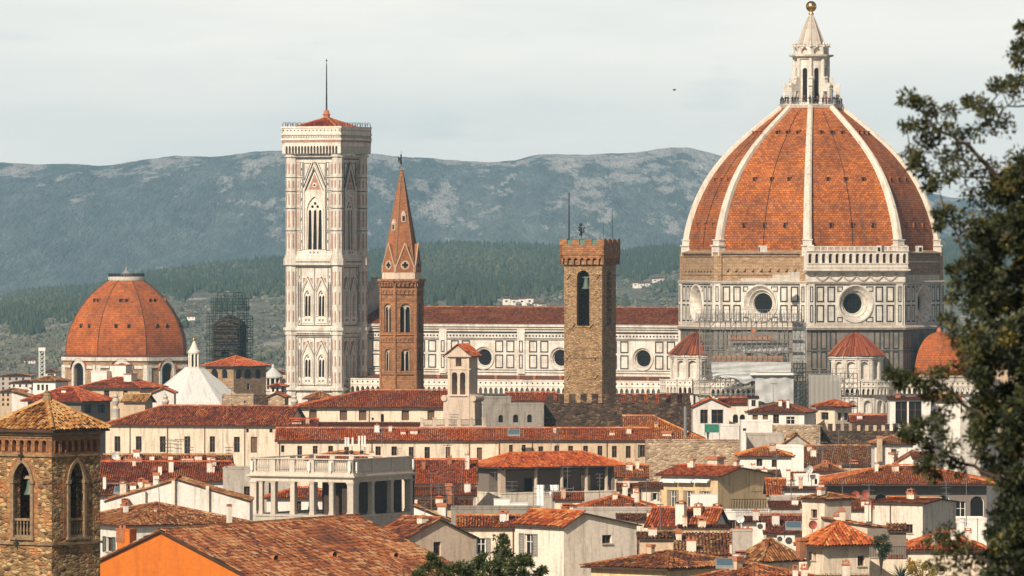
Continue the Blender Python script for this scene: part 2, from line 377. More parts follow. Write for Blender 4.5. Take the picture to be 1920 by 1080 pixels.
# ------------------------------------------------------------------ wall with openings
def outline(h, seg=10):
    k = h.get('k', 'rect'); u0, u1, v0, v1 = h['u0'], h['u1'], h['v0'], h['v1']
    if k == 'rect': return [(u0,v0),(u1,v0),(u1,v1),(u0,v1)]
    c = (u0+u1)/2; r = (u1-u0)/2
    if k == 'circle':
        rv = (v1-v0)/2; cv = (v0+v1)/2; n = seg*3
        return [(c+r*math.cos(2*math.pi*i/n), cv+rv*math.sin(2*math.pi*i/n)) for i in range(n)]
    if k == 'round':
        sp = v1-r
        top = [(c+r*math.cos(math.pi*i/seg), sp+r*math.sin(math.pi*i/seg)) for i in range(seg+1)]
    else:  # pointed
        w_ = u1-u0; sp = v1-w_*.866
        top = [(u0+w_*math.cos(R(60)*i/(seg/2)), sp+w_*math.sin(R(60)*i/(seg/2))) for i in range(int(seg/2)+1)]
        top += [(u1-w_*math.cos(R(60)*(1-i/(seg/2))), sp+w_*math.sin(R(60)*(1-i/(seg/2)))) for i in range(1, int(seg/2)+1)]
    return [(u0,v0),(u1,v0)]+top
class Face:
    """a vertical wall plane: O (x,y) at its left end seen from outside, U along it, inward normal Nn"""
    def __init__(s, O, U, w): s.O = O; s.U = U; s.w = w; s.Nn = (-U[1], U[0])
    def p(s, u, v, dep=0.0): return (s.O[0]+s.U[0]*u+s.Nn[0]*dep, s.O[1]+s.U[1]*u+s.Nn[1]*dep, v)
    def hit(s, px, py, inv=None):
        # where the line of sight through a photo pixel meets this wall; the face is in the frame inv (ox,oy,rot)
        ox, oy, rz = inv
        c, q = math.cos(rz), math.sin(rz)
        O = (ox+c*s.O[0]-q*s.O[1], oy+q*s.O[0]+c*s.O[1]); U = (c*s.U[0]-q*s.U[1], q*s.U[0]+c*s.U[1])
        t = (px-CX)/F
        u = (t*O[1]-O[0])/(U[0]-t*U[1]); y = O[1]+U[1]*u
        return u, Z(py, y), y, abs(U[0])
def wall(mb, f, z0, z1, holes=(), depth=.25, w=None):
    w = f.w if w is None else w
    us = sorted({0.0, w}|{h['u0'] for h in holes}|{h['u1'] for h in holes})
    vs = sorted({z0, z1}|{h['v0'] for h in holes}|{h['v1'] for h in holes})
    us = [u for u in us if -1e-6 <= u <= w+1e-6]; vs = [v for v in vs if z0-1e-6 <= v <= z1+1e-6]
    for i in range(len(us)-1):
        for j in range(len(vs)-1):
            cu, cv = (us[i]+us[i+1])/2, (vs[j]+vs[j+1])/2
            if any(h['u0'] < cu < h['u1'] and h['v0'] < cv < h['v1'] for h in holes): continue
            mb.poly([f.p(us[i],vs[j]), f.p(us[i+1],vs[j]), f.p(us[i+1],vs[j+1]), f.p(us[i],vs[j+1])])
    for h in holes:
        ol = outline(h); k = h.get('k', 'rect'); n = len(ol); dp = h.get('depth', depth)
        if k != 'rect':
            mid = (h['v0']+h['v1'])/2
            for i in range(n):
                a, b = ol[i], ol[(i+1) % n]
                if abs(a[0]-b[0]) < 1e-9: continue
                if k != 'circle' and i == 0: continue
                top = h['v1'] if (k != 'circle' or (a[1]+b[1])/2 > mid) else h['v0']
                mb.poly([f.p(*a), f.p(*b), f.p(b[0], top), f.p(a[0], top)])
        for i in range(n):
            a, b = ol[i], ol[(i+1) % n]
            mb.poly([f.p(*a), f.p(*b), f.p(b[0],b[1],dp), f.p(a[0],a[1],dp)])
def fill(mb, f, h, dep):
    mb.poly([f.p(a, b, dep) for a, b in outline(h)])
def band(mb, f, u0, u1, v0, v1, out, dep=0.0):
    """a box standing proud of a wall face by `out`"""
    q = [(u0,v0),(u1,v0),(u1,v1),(u0,v1)]
    mb.hexa([f.p(a,b,dep) for a,b in q], [f.p(a,b,-out) for a,b in q])
def ringframe(mb, f, u0, u1, v0, v1, t, out):
    for a in ((u0,u1,v0,v0+t),(u0,u1,v1-t,v1),(u0,u0+t,v0+t,v1-t),(u1-t,u1,v0+t,v1-t)):
        mb.poly([f.p(a[0],a[2],-out), f.p(a[1],a[2],-out), f.p(a[1],a[3],-out), f.p(a[0],a[3],-out)])
def sheet(mb, f, u0, u1, v0, v1, out):
    mb.poly([f.p(u0,v0,-out), f.p(u1,v0,-out), f.p(u1,v1,-out), f.p(u0,v1,-out)])
def archring(mb, f, h, t, out, dep=0.0):
    """moulding round an opening, t wide, proud by out"""
    a = outline(h); 
    H = dict(h); H['u0'] -= t; H['u1'] += t; H['v1'] += t*(1.25 if h.get('k') == 'pointed' else 1.0)
    if h.get('k') == 'circle': H['v0'] -= t
    b = outline(H); n = len(a); closed = h.get('k') == 'circle'
    rng = range(n) if closed else range(1, n)
    for i in rng:
        j = (i+1) % n
        q0 = [a[i], a[j], b[j], b[i]]
        mb.hexa([f.p(x,y,dep) for x,y in q0], [f.p(x,y,-out) for x,y in q0])
def regular_faces(n, rad, a_first=0.0):
    """outward faces of a regular n-gon whose vertices sit at a_first+k*360/n (counter-clockwise seen from above)"""
    v = [(rad*math.cos(a_first+2*math.pi*k/n), rad*math.sin(a_first+2*math.pi*k/n)) for k in range(n)]
    out = []
    for k in range(n):
        a, b = v[k], v[(k+1) % n]; L = math.dist(a, b)
        out.append(Face(a, ((b[0]-a[0])/L, (b[1]-a[1])/L), L))
    return v, out

# ------------------------------------------------------------------ clay tile roofs
def tiles(mb, poly, pitch=.24, length=.42, up=None, jit=1.0, lift=.02):
    """cover a planar convex roof polygon with half-round tiles; poly 3D, first edge is the eave"""
    P = np.array(poly, float)
    e = P[1]-P[0]; e /= np.linalg.norm(e)
    nrm = np.cross(P[1]-P[0], P[2]-P[0]); nrm /= np.linalg.norm(nrm)
    if nrm[2] < 0: nrm = -nrm
    s = np.cross(nrm, e); s = s if s[2] > 0 else -s
    Q = np.stack([(P-P[0])@e, (P-P[0])@s], 1)
    u0, u1 = Q[:,0].min(), Q[:,0].max(); nc = max(int((u1-u0)/pitch), 1); pit = (u1-u0)/nc
    th = np.array([0, 55, 125, 180])*math.pi/180
    chunks = []; tints = []; ph = nrng.uniform(0, 6, 4); vmax = Q[:,1].max(); pats = [(nrng.uniform(u0,u1), nrng.uniform(0,vmax), nrng.uniform(.6,2.6), nrng.uniform(.5,1.8), nrng.choice([.3,.22,-.28,-.2])) for _ in range(1+int((u1-u0)/6))]
    seg = [(Q[i], Q[(i+1) % len(Q)]) for i in range(len(Q))]
    for c in range(nc):
        uc = u0+(c+.5)*pit
        vs = []
        for a, b in seg:
            if (a[0]-uc)*(b[0]-uc) <= 0 and abs(a[0]-b[0]) > 1e-9: vs.append(a[1]+(b[1]-a[1])*(uc-a[0])/(b[0]-a[0]))
        if len(vs) < 2: continue
        v0, v1 = min(vs), max(vs)
        if v1-v0 < length*.4: continue
        nr = max(int(round((v1-v0)/length)), 1); st = (v1-v0)/nr
        k = np.arange(nr)
        va = v0+k*st+nrng.normal(0, .02*jit, nr)-.02; vb = v0+(k+1)*st+.03
        uj = uc+nrng.normal(0, .016*jit, nr); ra = pit*.40; rb = pit*.32
        la = lift+.035+nrng.normal(0, .008*jit, nr); lb = np.full(nr, lift)
        sg = .045*np.sin(uc*.55+ph[0])*np.sin(k*st*.8+ph[1])+.03*np.sin(uc*1.3+ph[2]); la = la+sg; lb = lb+sg
        sk = nrng.normal(0, .012*jit, nr)
        for (vv, rr, ll, uu) in ((va, ra, la, uj), (vb, rb, lb, uj+sk)):
            pts = (P[0][None,None,:]+(uu[:,None]+rr*np.cos(th)[None,:])[:,:,None]*e+vv[:,None,None]*s
                   +(ll[:,None]+rr*.9*np.sin(th)[None,:])[:,:,None]*nrm)
            chunks.append(pts)
        A = chunks.pop(-2); B = chunks.pop(-1)
        chunks.append(np.concatenate([A, B], 1))    # nr,8,3
        tt_ = nrng.beta(1.3, 1.3, nr)
        for (pu, pv, wu, wv, dt) in pats:
            if abs(uc-pu) < wu: tt_ = np.where(abs(k*st-pv) < wv, np.clip(tt_*.6+.2+dt, 0, 1), tt_)
        tints.append(tt_)
    if not chunks: return
    W = np.concatenate(chunks, 0); T = np.concatenate(tints)
    b = mb.addv(W.reshape(-1,3), np.repeat(T, 8))
    base = b+np.arange(len(W))[:,None]*8
    for q in ((0,1,5,4),(1,2,6,5),(2,3,7,6)):
        mb.faces(base+np.array(q)[None,:])
def ridgeline(mb, p0, p1, r=.17, step=.45):
    p0 = np.array(p0, float); p1 = np.array(p1, float); L = np.linalg.norm(p1-p0); n = max(int(L/step), 1)
    d = (p1-p0)/L; a = np.cross(d, [0,0,1.0]); la = np.linalg.norm(a)
    if la < 1e-6: return
    a /= la; up = np.cross(a, d); th = np.array([0,50,90,130,180])*math.pi/180
    for k in range(n):
        q0 = p0+d*(k*L/n-.03); q1 = p0+d*((k+1)*L/n+.03); j = rnd.gauss(0,.012)
        A = [q0+a*(r*1.08*math.cos(t)+j)+up*(r*1.08*math.sin(t)+.0) for t in th]; B = [q1+a*(r*.92*math.cos(t)+j)+up*(r*.92*math.sin(t)) for t in th]
        b = mb.addv(A+B, rnd.uniform(.45, 1.0)); i = np.arange(4)
        mb.faces(np.stack([i,i+1,i+6,i+5],1)+b)
def slope(mb, poly, Y, thick=.14, tile=True, m_tile=0, m_bed=1, m_eave=2):
    P = [np.array(p, float) for p in poly]
    mb.m = m_bed
    mb.poly([tuple(p+np.array([0,0,-.03])) for p in P], 0.2)
    mb.m = m_eave
    lo = [tuple(p+np.array([0,0,-.03-thick])) for p in P]; hi = [tuple(p+np.array([0,0,-.032])) for p in P]
    n = len(P)
    for i in range(n):
        j = (i+1) % n; mb.poly([lo[i], lo[j], hi[j], hi[i]])
    mb.poly(lo[::-1])
    if tile:
        mb.m = m_tile
        big = 1.5 if Y < 700 else (1.3 if Y < 900 else (1.3 if Y < 1100 else 1.5))
        tiles(mb, [tuple(p) for p in P], .23*big, .40*big, jit=1.6 if Y < 760 else 1.2)
    mb.m = 0

# ================================================================== the lie of the land
from mathutils import noise as mn
def gridmesh(name, xs, ys, zf, mat, smooth=True):
    Xg, Yg = np.meshgrid(xs, ys); Zg = zf(Xg, Yg)
    mb = MB(); b = mb.addv(np.stack([Xg, Yg, Zg], 2).reshape(-1, 3))
    nx, ny = len(xs), len(ys); i, j = np.meshgrid(np.arange(nx-1), np.arange(ny-1))
    k = (j*nx+i).ravel(); mb.faces(np.stack([k, k+1, k+nx+1, k+nx], 1))
    return mb.build(name, mat, smooth=smooth)
def ground_z(x, y):
    return np.interp(y, [-300, -4, 6, 30, 80, 200, 330, 400, 13000], [54.3, 54.3, 54.1, 51.5, 45.0, 24.0, 6.0, 0, 0])+0*x
def groundmat():
    m, t, b = newmat('ground_earth')
    ob = uvmap(t, obj=True)
    col = mix(t, remap(t, noise(t, ob, .02, 8), .4, .65), (.16,.14,.11), (.09,.10,.05))
    t.links.new(col, b.inputs['Base Color']); b.inputs['Roughness'].default_value = 1
groundmat()
g = gridmesh('ground', np.linspace(-2900, 2900, 30), np.array([-300,-4,6,18,30,50,80,140,200,270,330,400,800,1500,3000,6000,9000,12400.]), ground_z, MATS['ground_earth'])
tag(g, kind='structure')

def hillmat(name, dark, mid, rock, rockamt, fy):
    m, t, b = newmat(name)
    ob = uvmap(t, 1, fy, 1.0, obj=True)       # features drawn out up the gentle slope, as gullies and thickets are
    n1 = noise(t, ob, 1/240., 8, .6); n2 = noise(t, ob, 1/34., 6, .72); n3 = noise(t, ob, 1/11., 4, .7)
    nr = noise(t, ob, 1/75., 10, .74)
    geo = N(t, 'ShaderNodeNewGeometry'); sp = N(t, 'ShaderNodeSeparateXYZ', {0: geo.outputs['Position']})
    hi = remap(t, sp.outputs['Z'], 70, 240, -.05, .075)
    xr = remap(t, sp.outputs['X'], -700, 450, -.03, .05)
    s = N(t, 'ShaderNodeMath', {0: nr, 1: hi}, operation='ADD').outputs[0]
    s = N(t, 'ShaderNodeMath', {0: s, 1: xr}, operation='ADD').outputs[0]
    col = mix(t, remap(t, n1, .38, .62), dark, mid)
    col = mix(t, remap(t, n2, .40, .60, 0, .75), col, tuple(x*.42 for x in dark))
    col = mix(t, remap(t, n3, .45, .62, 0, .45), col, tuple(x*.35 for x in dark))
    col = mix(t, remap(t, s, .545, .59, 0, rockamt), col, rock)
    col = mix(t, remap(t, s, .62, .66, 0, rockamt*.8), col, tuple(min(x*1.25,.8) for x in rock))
    t.links.new(col, b.inputs['Base Color']); b.inputs['Roughness'].default_value = 1
    hsum = N(t, 'ShaderNodeMath', {0: n2, 1: n3}, operation='ADD').outputs[0]
    bump(t, b, hsum, 1.0, 14)
    return m
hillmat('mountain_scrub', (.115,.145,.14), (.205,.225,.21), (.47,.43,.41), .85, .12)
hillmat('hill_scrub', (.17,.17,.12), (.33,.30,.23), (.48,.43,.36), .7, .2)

def fbm(x, y, sc, oct=5, ridged=False):
    out = np.zeros(x.size)
    xf, yf = x.ravel(), y.ravel()
    for i in range(x.size):
        out[i] = mn.fractal((xf[i]*sc, yf[i]*sc, 3.7), 0.9, 2.1, oct)
    return out.reshape(x.shape)
MR = np.array([(-900,330),(-300,312),(0,304),(60,305),(130,307),(190,312),(240,303),(280,296),(330,291),(400,293),(470,286),(530,285),(620,290),(700,287),(740,292),(800,296),(860,301),(920,304),(965,302),(1010,291),(1090,288),(1160,288),(1215,281),(1255,275),(1290,275),(1330,284),(1380,300),(1450,322),(1550,345),(1700,357),(1780,372),(1920,380),(2300,400),(2900,420)], float)
YM = 11200.0
def mountain_z(x, y):
    px = x/y*F+CX
    zr = ZC+(HY-np.interp(px, MR[:,0], MR[:,1]))/F*YM
    t = np.clip((y-8200)/(YM-8200), 0, 1)
    prof = 0.35*t+0.65*t*t*(3-2*t)
    back = np.clip((y-YM)/1000, 0, 1)
    n = fbm(x, y*.16, 1/330.0, 6)
    return zr*prof*(1-.45*back)+n*34*np.minimum(t*2.2, 1)*np.clip((YM-y)/900+.10, .10, 1)+fbm(x, y, 1/60., 3)*2.2*t
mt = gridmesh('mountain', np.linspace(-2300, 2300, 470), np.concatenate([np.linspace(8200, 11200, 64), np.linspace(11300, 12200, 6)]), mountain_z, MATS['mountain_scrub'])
tag(mt, kind='structure')
HR = np.array([(-900,590),(-200,575),(0,566),(30,552),(100,545),(180,541),(270,516),(400,499),(530,489),(640,480),(700,476),(780,466),(850,461),(950,463),(1060,467),(1160,476),(1230,468),(1280,464),(1500,458),(1800,454),(1920,456),(2400,470),(2900,480)], float)
YH = 6800.0
def hill_z(x, y, ns=True):
    px = x/y*F+CX
    zr = ZC+(HY-np.interp(px, HR[:,0], HR[:,1]))/F*YH
    t = np.clip((y-3000)/(YH-3000), 0, 1)
    back = np.clip((y-YH)/900, 0, 1)
    und = (np.sin(x/130+y/310)+np.sin(x/71-y/190+1.3)*.6+np.sin(x/310+2))*2.6*np.sin(np.pi*t)
    return zr*(.8*t+.2*t*t)*(1-.6*back)+und
hl = gridmesh('hills', np.linspace(-1700, 1700, 160), np.concatenate([np.linspace(3000, 6800, 80), np.linspace(6900, 7700, 6)]), hill_z, MATS['hill_scrub'])
tag(hl, kind='structure')

def tintmat(name, stops, rough=1.0, transl=0.0):
    m, t, b = newmat(name)
    at = N(t, 'ShaderNodeAttribute', attribute_name='tint').outputs['Fac']
    c_ = rampn(t, at, stops); t.links.new(c_, b.inputs['Base Color']); b.inputs['Roughness'].default_value = rough
    if transl:      # thin leaves let some light through
        tr = N(t, 'ShaderNodeBsdfTranslucent', {'Color': c_}); ms = N(t, 'ShaderNodeMixShader', {0: transl}); t.links.new(b.outputs[0], ms.inputs[1]); t.links.new(tr.outputs[0], ms.inputs[2])
        t.links.new(ms.outputs[0], t.nodes['Material Output'].inputs['Surface'])
    return m
tintmat('forest_leaf', [(0,(.016,.026,.014)), (.5,(.040,.058,.028)), (.85,(.085,.092,.044)), (1,(.16,.13,.07))])
tintmat('scrub_leaf', [(0,(.045,.055,.032)), (.5,(.11,.115,.078)), (1,(.20,.185,.14))])
def blobs(mb, x, y, z, h, r, tint, cone):
    n = len(x); k = 6; th = np.arange(k)*2*math.pi/k
    prof = [(0.55, .0), (1.0, .22), (.55, .62), (.04, 1.0)] if cone else [(.7, .0), (1.0, .35), (.75, .75), (.15, 1.0)]
    rings = []
    for f, hh in prof:
        jr = r[:,None]*f*(1+nrng.normal(0, .16, (n, k)))
        rings.append(np.stack([x[:,None]+jr*np.cos(th), y[:,None]+jr*np.sin(th), np.broadcast_to((z+h*hh)[:,None], (n,k))], 2))
    V = np.concatenate(rings, 1)
    b = mb.addv(V.reshape(-1, 3), np.repeat(tint, k*4)); base = b+np.arange(n)[:,None]*(k*4)
    for lv in range(3):
        for i in range(k):
            j = (i+1) % k
            mb.faces(base+np.array([lv*k+i, lv*k+j, (lv+1)*k+j, (lv+1)*k+i])[None,:])
FL = np.array([(-300,604),(0,604),(130,606),(200,596),(280,553),(520,551),(700,575),(860,577),(920,566),(1000,549),(1060,537),(1160,522),(1280,514),(1700,540),(1920,560),(2300,560)], float)
def scatter(n, y0, y1, pxl, pxr):
    y = y0+(y1-y0)*nrng.random(n)**1.0; px = pxl+(pxr-pxl)*nrng.random(n)
    x = (px-CX)/F*y; z = hill_z(x, y); row = HY-(z-ZC)*F/y
    return x, y, z, px, row
x, y, z, px, row = scatter(60000, 3600, 6950, -220, 2150)
lim = np.interp(px, FL[:,0], FL[:,1])+8*np.sin(px/23.)+6*np.sin(px/9.+1)
pat = np.sin(px/37.+row/11.)+np.sin(px/61.-row/7.+2)
ok = (row < lim+2) | ((pat > 1.55) & (row < lim+60))
x, y, z, px, row = x[ok], y[ok], z[ok], px[ok], row[ok]
mixd = np.clip(.5+.5*np.sin(px/90.+1)*np.sin(row/21.)+nrng.normal(0,.3,len(px)), 0, 1)
h = np.where(mixd > .62, nrng.normal(4.6, 1.0, len(x)), nrng.normal(6.6, 1.3, len(x))); r = np.where(mixd > .62, nrng.normal(2.4,.4,len(x)), nrng.normal(1.45,.25,len(x)))
tn = np.clip(nrng.normal(.40, .13, len(x))+np.where(mixd > .62, .25, 0), 0, 1)
mb = MB(); c = mixd <= .62
blobs(mb, x[c], y[c], z[c]-.4, np.maximum(h[c],3), np.maximum(r[c],.8), tn[c], True)
blobs(mb, x[~c], y[~c], z[~c]-.4, np.maximum(h[~c],2.5), np.maximum(r[~c],1), tn[~c], False)
fo = mb.build('forest', MATS['forest_leaf'])
tag(fo, 'dark conifer and oak forest covering the hills behind the city', 'forest', kind='stuff')
# scrub and olive groves lower down
x, y, z, px, row = scatter(15000, 3050, 6400, -220, 2150)
lim = np.interp(px, FL[:,0], FL[:,1])
ok = (row > lim-4) & (np.sin(px/31.+row/6.)+np.sin(px/13.-row/9.)+nrng.normal(0,.6,len(px)) > -.25)
x, y, z = x[ok], y[ok], z[ok]
mb = MB(); blobs(mb, x, y, z-.3, nrng.uniform(1.3, 3.4, len(x)), nrng.uniform(1.0, 2.6, len(x)), np.clip(nrng.normal(.5,.25,len(x)),0,1), False)
tag(mb.build('scrub', MATS['scrub_leaf']), 'grey green scrub and bushes on the lower hill slopes', 'scrub', kind='stuff')
pts = []
for i in range(46):
    for j in range(16):
        yy = 3650+j*52+rnd.gauss(0,5); pxx = 20+i*3.0+j*.8+rnd.gauss(0,.4)
        pts.append(((pxx-CX)/F*yy, yy))
pa = np.array(pts); za = hill_z(pa[:,0], pa[:,1])
mb = MB(); blobs(mb, pa[:,0], pa[:,1], za-.2, nrng.uniform(1.0,1.7,len(pa)), nrng.uniform(.25,.42,len(pa)), np.clip(nrng.normal(.8,.2,len(pa)),0,1), False)
tag(mb.build('olive_grove', MATS['scrub_leaf']), 'rows of young olive trees on the slope left of the tiled dome', 'olive grove', kind='stuff')

# ================================================================== the cathedral
CA = R(26.8)
Yc = 1400.0; sc_ = S(Yc)
cath = thing('cathedral', 'marble cathedral with huge red tiled octagonal dome and white ribs', 'cathedral', (X(1521, Yc), Yc, 0), -CA)
CI = (X(1521, Yc), Yc, -CA)
def zc(row): return ZC-(row-HY)/sc_
def poly_ring(mb, n, a0, prof): mb.lathe(prof, n, (0,0), a0)
def machic(mb, f, u0, u1, za0, za1, ztop, n, out, kind='pointed', gap=.28):
    """arcaded corbel table: small arches carrying a projecting parapet"""
    f2 = Face((f.O[0]-f.Nn[0]*out, f.O[1]-f.Nn[1]*out), f.U, f.w)
    p = (u1-u0)/n; holes = []
    for k in range(n):
        a = u0+k*p+p*gap/2; b = u0+(k+1)*p-p*gap/2
        hh = (b-a)*(.866 if kind == 'pointed' else .5)
        holes.append(dict(u0=a, u1=b, v0=za0, v1=min(za1-.05, max(za0+hh+.02, za1-.12*(za1-za0))), k=kind))
    # wall between u0 and u1 only
    g = Face((f2.O[0]+f2.U[0]*u0, f2.O[1]+f2.U[1]*u0), f2.U, u1-u0)
    hs = [dict(h, u0=h['u0']-u0, u1=h['u1']-u0) for h in holes]
    wall(mb, g, za0, za1, hs, out)
    # parapet above, closed sides, cap and end cheeks
    q = [(u0,za1),(u1,za1),(u1,ztop),(u0,ztop)]
    mb.hexa([f.p(a,b,0.02) for a,b in q], [f.p(a,b,-out) for a,b in q])
    for u in (u0, u1):
        mb.poly([f.p(u,za0), f.p(u,za0,-out), f.p(u,za1,-out), f.p(u,za1)])
def set_uv(o, uv):
    me = o.data; li = np.empty(len(me.loops), np.int32); me.loops.foreach_get('vertex_index', li)
    me.uv_layers[0].data.foreach_set('uv', np.asarray(uv, np.float32)[li].ravel())

# ---- dome
RD = 28.1
pr = [(239,467),(237,445),(232,418),(214,369),(186,320),(152,280),(117,247),(85,222),(59,200)]
zz = np.array([zc(r) for _, r in pr]); rr = np.array([a/sc_ for a, _ in pr])
pf = np.polyfit(zz, rr, 5)
z0d, z1d = zc(470), zc(199)
def rdome(z): return float(np.polyval(pf, z))
NZ = 46
zs = np.linspace(z0d, z1d, NZ)
arc = np.concatenate([[0], np.cumsum(np.hypot(np.diff(zs), np.diff([rdome(z) for z in zs])))])
mb = MB(); uvs = []
for k in range(8):
    a0, a1 = R(22.5+45*k), R(22.5+45*(k+1)); nc = 7
    for c in range(nc):
        for s_ in range(NZ-1):
            pts = []
            for (cc, q) in ((c,s_),(c+1,s_),(c+1,s_+1),(c,s_+1)):
                r_ = rdome(zs[q])-.75; A = np.array([r_*math.cos(a0), r_*math.sin(a0)]); B = np.array([r_*math.cos(a1), r_*math.sin(a1)])
                t = cc/nc; P = A+(B-A)*t; L = np.linalg.norm(B-A)
                pts.append((P[0], P[1], zs[q])); uvs.append((k*40+(t-.5)*L, arc[q]))
            mb.poly(pts)
dome = mb.build('dome', m_['dome_tile'], cath); set_uv(dome, uvs)
# ribs
for k in range(8):
    a = R(22.5+45*k); mb = MB(); ca, sa = math.cos(a), math.sin(a); prev = None
    for q in range(NZ):
        z = zs[q]; r_ = rdome(z); hw = .95-.42*q/NZ
        sect = []
        for rad, t in ((r_-1.0, hw), (r_-.1, hw), (r_+.28, hw*.45), (r_+.28, -hw*.45), (r_-.1, -hw), (r_-1.0, -hw)):
            sect.append((rad*ca-t*sa, rad*sa+t*ca, z))
        if prev: mb.hexa(prev, sect)
        prev = sect
    rib = mb.build('rib', m_['rib_marble'], cath)
    mb = MB(); U_ = (ca, sa); V_ = (-sa, ca); rb = rdome(z0d)
    mb.obox((0,0), U_, V_, rb-1.2, rb+.55, -1.15, 1.15, zc(480), zc(462)); mb.obox((0,0), U_, V_, rb-1.2, rb+.8, -1.4, 1.4, zc(462), zc(459.5))
    mb.obox((0,0), U_, V_, rb-1.4, rb+.35, -.95, .95, zc(459.5), zc(451)); mb.obox((0,0), U_, V_, rb-1.4, rb+.5, -1.15, 1.15, zc(451), zc(449))
    mb.build('rib_base', m_['marble'], cath)
# portholes in the tile faces (three rows of three on the faces seen)
for k in (5, 6, 7, 4, 0):
    a0, a1 = R(22.5+45*(k-1)), R(22.5+45*k)
    for ro in (251, 338, 423):
        for t in (.26, .5, .74):
            z = zc(ro); r_ = rdome(z)-.75
            P = np.array([r_*math.cos(a0), r_*math.sin(a0)])*(1-t)+np.array([r_*math.cos(a1), r_*math.sin(a1)])*t
            an = (a0+a1)/2; U_ = (math.cos(an), math.sin(an)); V_ = (-U_[1], U_[0])
            mb = MB(); sl_ = (rdome(z+.5)-rdome(z-.5))
            mb.obox(P, U_, V_, -.5, .32, -.42, -.28, z-.45, z+.42); mb.obox(P, U_, V_, -.5, .32, .28, .42, z-.45, z+.42)
            mb.obox(P, U_, V_, -.8, .42, -.5, .5, z+.42, z+.55)
            mb.m = 1; mb.obox(P, U_, V_, -.6, .24, -.28, .28, z-.55, z+.42)
            mb.build('porthole', [m_['dome_tile'], m_['dark_void']], dome)
for k in (5, 6, 7):   # thin dark tubes added for the crack lines down each face
    a0, a1 = R(22.5+45*(k-1)), R(22.5+45*k); an = (a0+a1)/2; mb = MB()
    pts = [((rdome(z)-.75)*math.cos(R(22.5))*math.cos(an)+.12*math.cos(an), (rdome(z)-.75)*math.cos(R(22.5))*math.sin(an)+.12*math.sin(an), z) for z in zs[1:-1:2]]
    mb.path(pts, [.07]*len(pts), 4); mb.build('crack_line', m_['iron'], dome)
for px_, k in ((1428, 5), (1650, 6), (1724, 7)):
    a = R(22.5+45*(k-1)+22.5); U_ = (math.cos(a), math.sin(a)); V_ = (-U_[1], U_[0]); r_ = (rdome(zc(466))-.6)*math.cos(R(22.5))
    f = Face((r_*U_[0]-V_[0]*30, r_*U_[1]-V_[1]*30), V_, 60); u, _, _, _ = f.hit(px_, 466, CI)
    mb = MB(); mb.obox(f.p(u,0)[:2], U_, V_, -1, .5, -.55, .55, zc(473), zc(461)); mb.m = 1; mb.obox(f.p(u,0)[:2], U_, V_, 0, .53, -.32, .32, zc(472), zc(464))
    mb.build('dormer', [m_['marble'], m_['dark_void']], dome)
# ---- drum
zt0, zm0, zb0 = zc(472), zc(529), zc(612)
vv, ff = regular_faces(8, RD, R(22.5))
# face index: normals at 45*(k+1) degrees; S = -90 -> k=5, SE -> 6, E -> 7, SW -> 4
vis = (3, 4, 5, 6, 7, 0)
mbd = MB(); mbin = MB(); mbr = MB()
def oculus(f, cu, cz, ro, ri, dep, mat='marble', parent=cath):
    mb = MB(); n = 32
    A = [(cu+ro*math.cos(2*math.pi*i/n), cz+ro*math.sin(2*math.pi*i/n)) for i in range(n)]
    rm_ = ri+.55*(ro-ri)
    rings = [(ro+.32, -.28, ro+.32, .05), (ro+.32, -.28), (ro, -.28), (rm_, dep*.35), (rm_-.15, dep*.35-.12), (ri+.3, dep*.8), (ri+.12, dep*.7), (ri, dep)]
    loops = []
    for q in [(ro+.32,.05),(ro+.32,-.28),(ro,-.28),(rm_,dep*.35),(rm_-.15,dep*.35-.15),(ri+.3,dep*.75),(ri+.12,dep*.68),(ri,dep)]:
        loops.append([f.p(cu+q[0]*math.cos(2*math.pi*i/n), cz+q[0]*math.sin(2*math.pi*i/n), q[1]) for i in range(n)])
    for a, b in zip(loops, loops[1:]):
        for i in range(n):
            j = (i+1) % n; mb.poly([a[i], a[j], b[j], b[i]])
    o = mb.build('round_window', m_[mat], parent)
    mb = MB(); mb.poly(loops[-1]); mb.build('pane', m_['window_glass'], o)
    mb = MB()
    for k in range(-2, 3):
        hh = math.sqrt(max(ri*ri-(k*ri/2.6)**2, 0))
        for (p0, p1) in ((f.p(cu+k*ri/2.6, cz-hh, dep-.06), f.p(cu+k*ri/2.6, cz+hh, dep-.06)), (f.p(cu-hh, cz+k*ri/2.6, dep-.06), f.p(cu+hh, cz+k*ri/2.6, dep-.06))):
            mb.tube(p0, p1, .035, n=4)
    mb.build('glazing_bars', m_['iron'], o)
def panels(mbi, f, cols, rows, pw, t=.3):
    for c in cols:
        for (a, b) in rows: ringframe(mbi, f, c-pw/2, c+pw/2, a, b, t, .045)
for k in range(8):
    f = ff[k]; L = f.w; cz = zc(567.5)
    hole = dict(u0=L/2-3.7, u1=L/2+3.7, v0=cz-3.7, v1=cz+3.7, k='circle', depth=.01)
    wall(mbd, f, zb0, zm0, [hole])
    if k in vis:
        oculus(f, L/2, cz, 3.7, 2.1, 1.7)
        r1 = (zc(565), zc(536)); r2 = (zc(602), zc(570))
        panels(mbin, f, (2.9, 5.35, L-5.35, L-2.9), (r1, r2), 1.75)
        for (a, b) in ((6.7, 8.3), (L-8.3, L-6.7)):
            for rw in (r1, r2): 
                d0, d1 = (rw[0], rw[0]+1.1) if rw is r2 else (rw[1]-1.1, rw[1])
                ringframe(mbin, f, a, b-.35 if a < L/2 else b, d0, d1, .2, .045)
        ringframe(mbin, f, 1.75, L-1.75, zc(605), zc(533), .14, .05)
        for e0 in (.15, L-1.55):
            band(mbd, f, e0, e0+1.4, zb0, zm0, .3)
            g2 = Face(f.p(0,0,-.3)[:2], f.U, L)
            for rw in (r1, r2): ringframe(mbin, g2, e0+.35, e0+1.05, rw[0], rw[1], .2, .05)
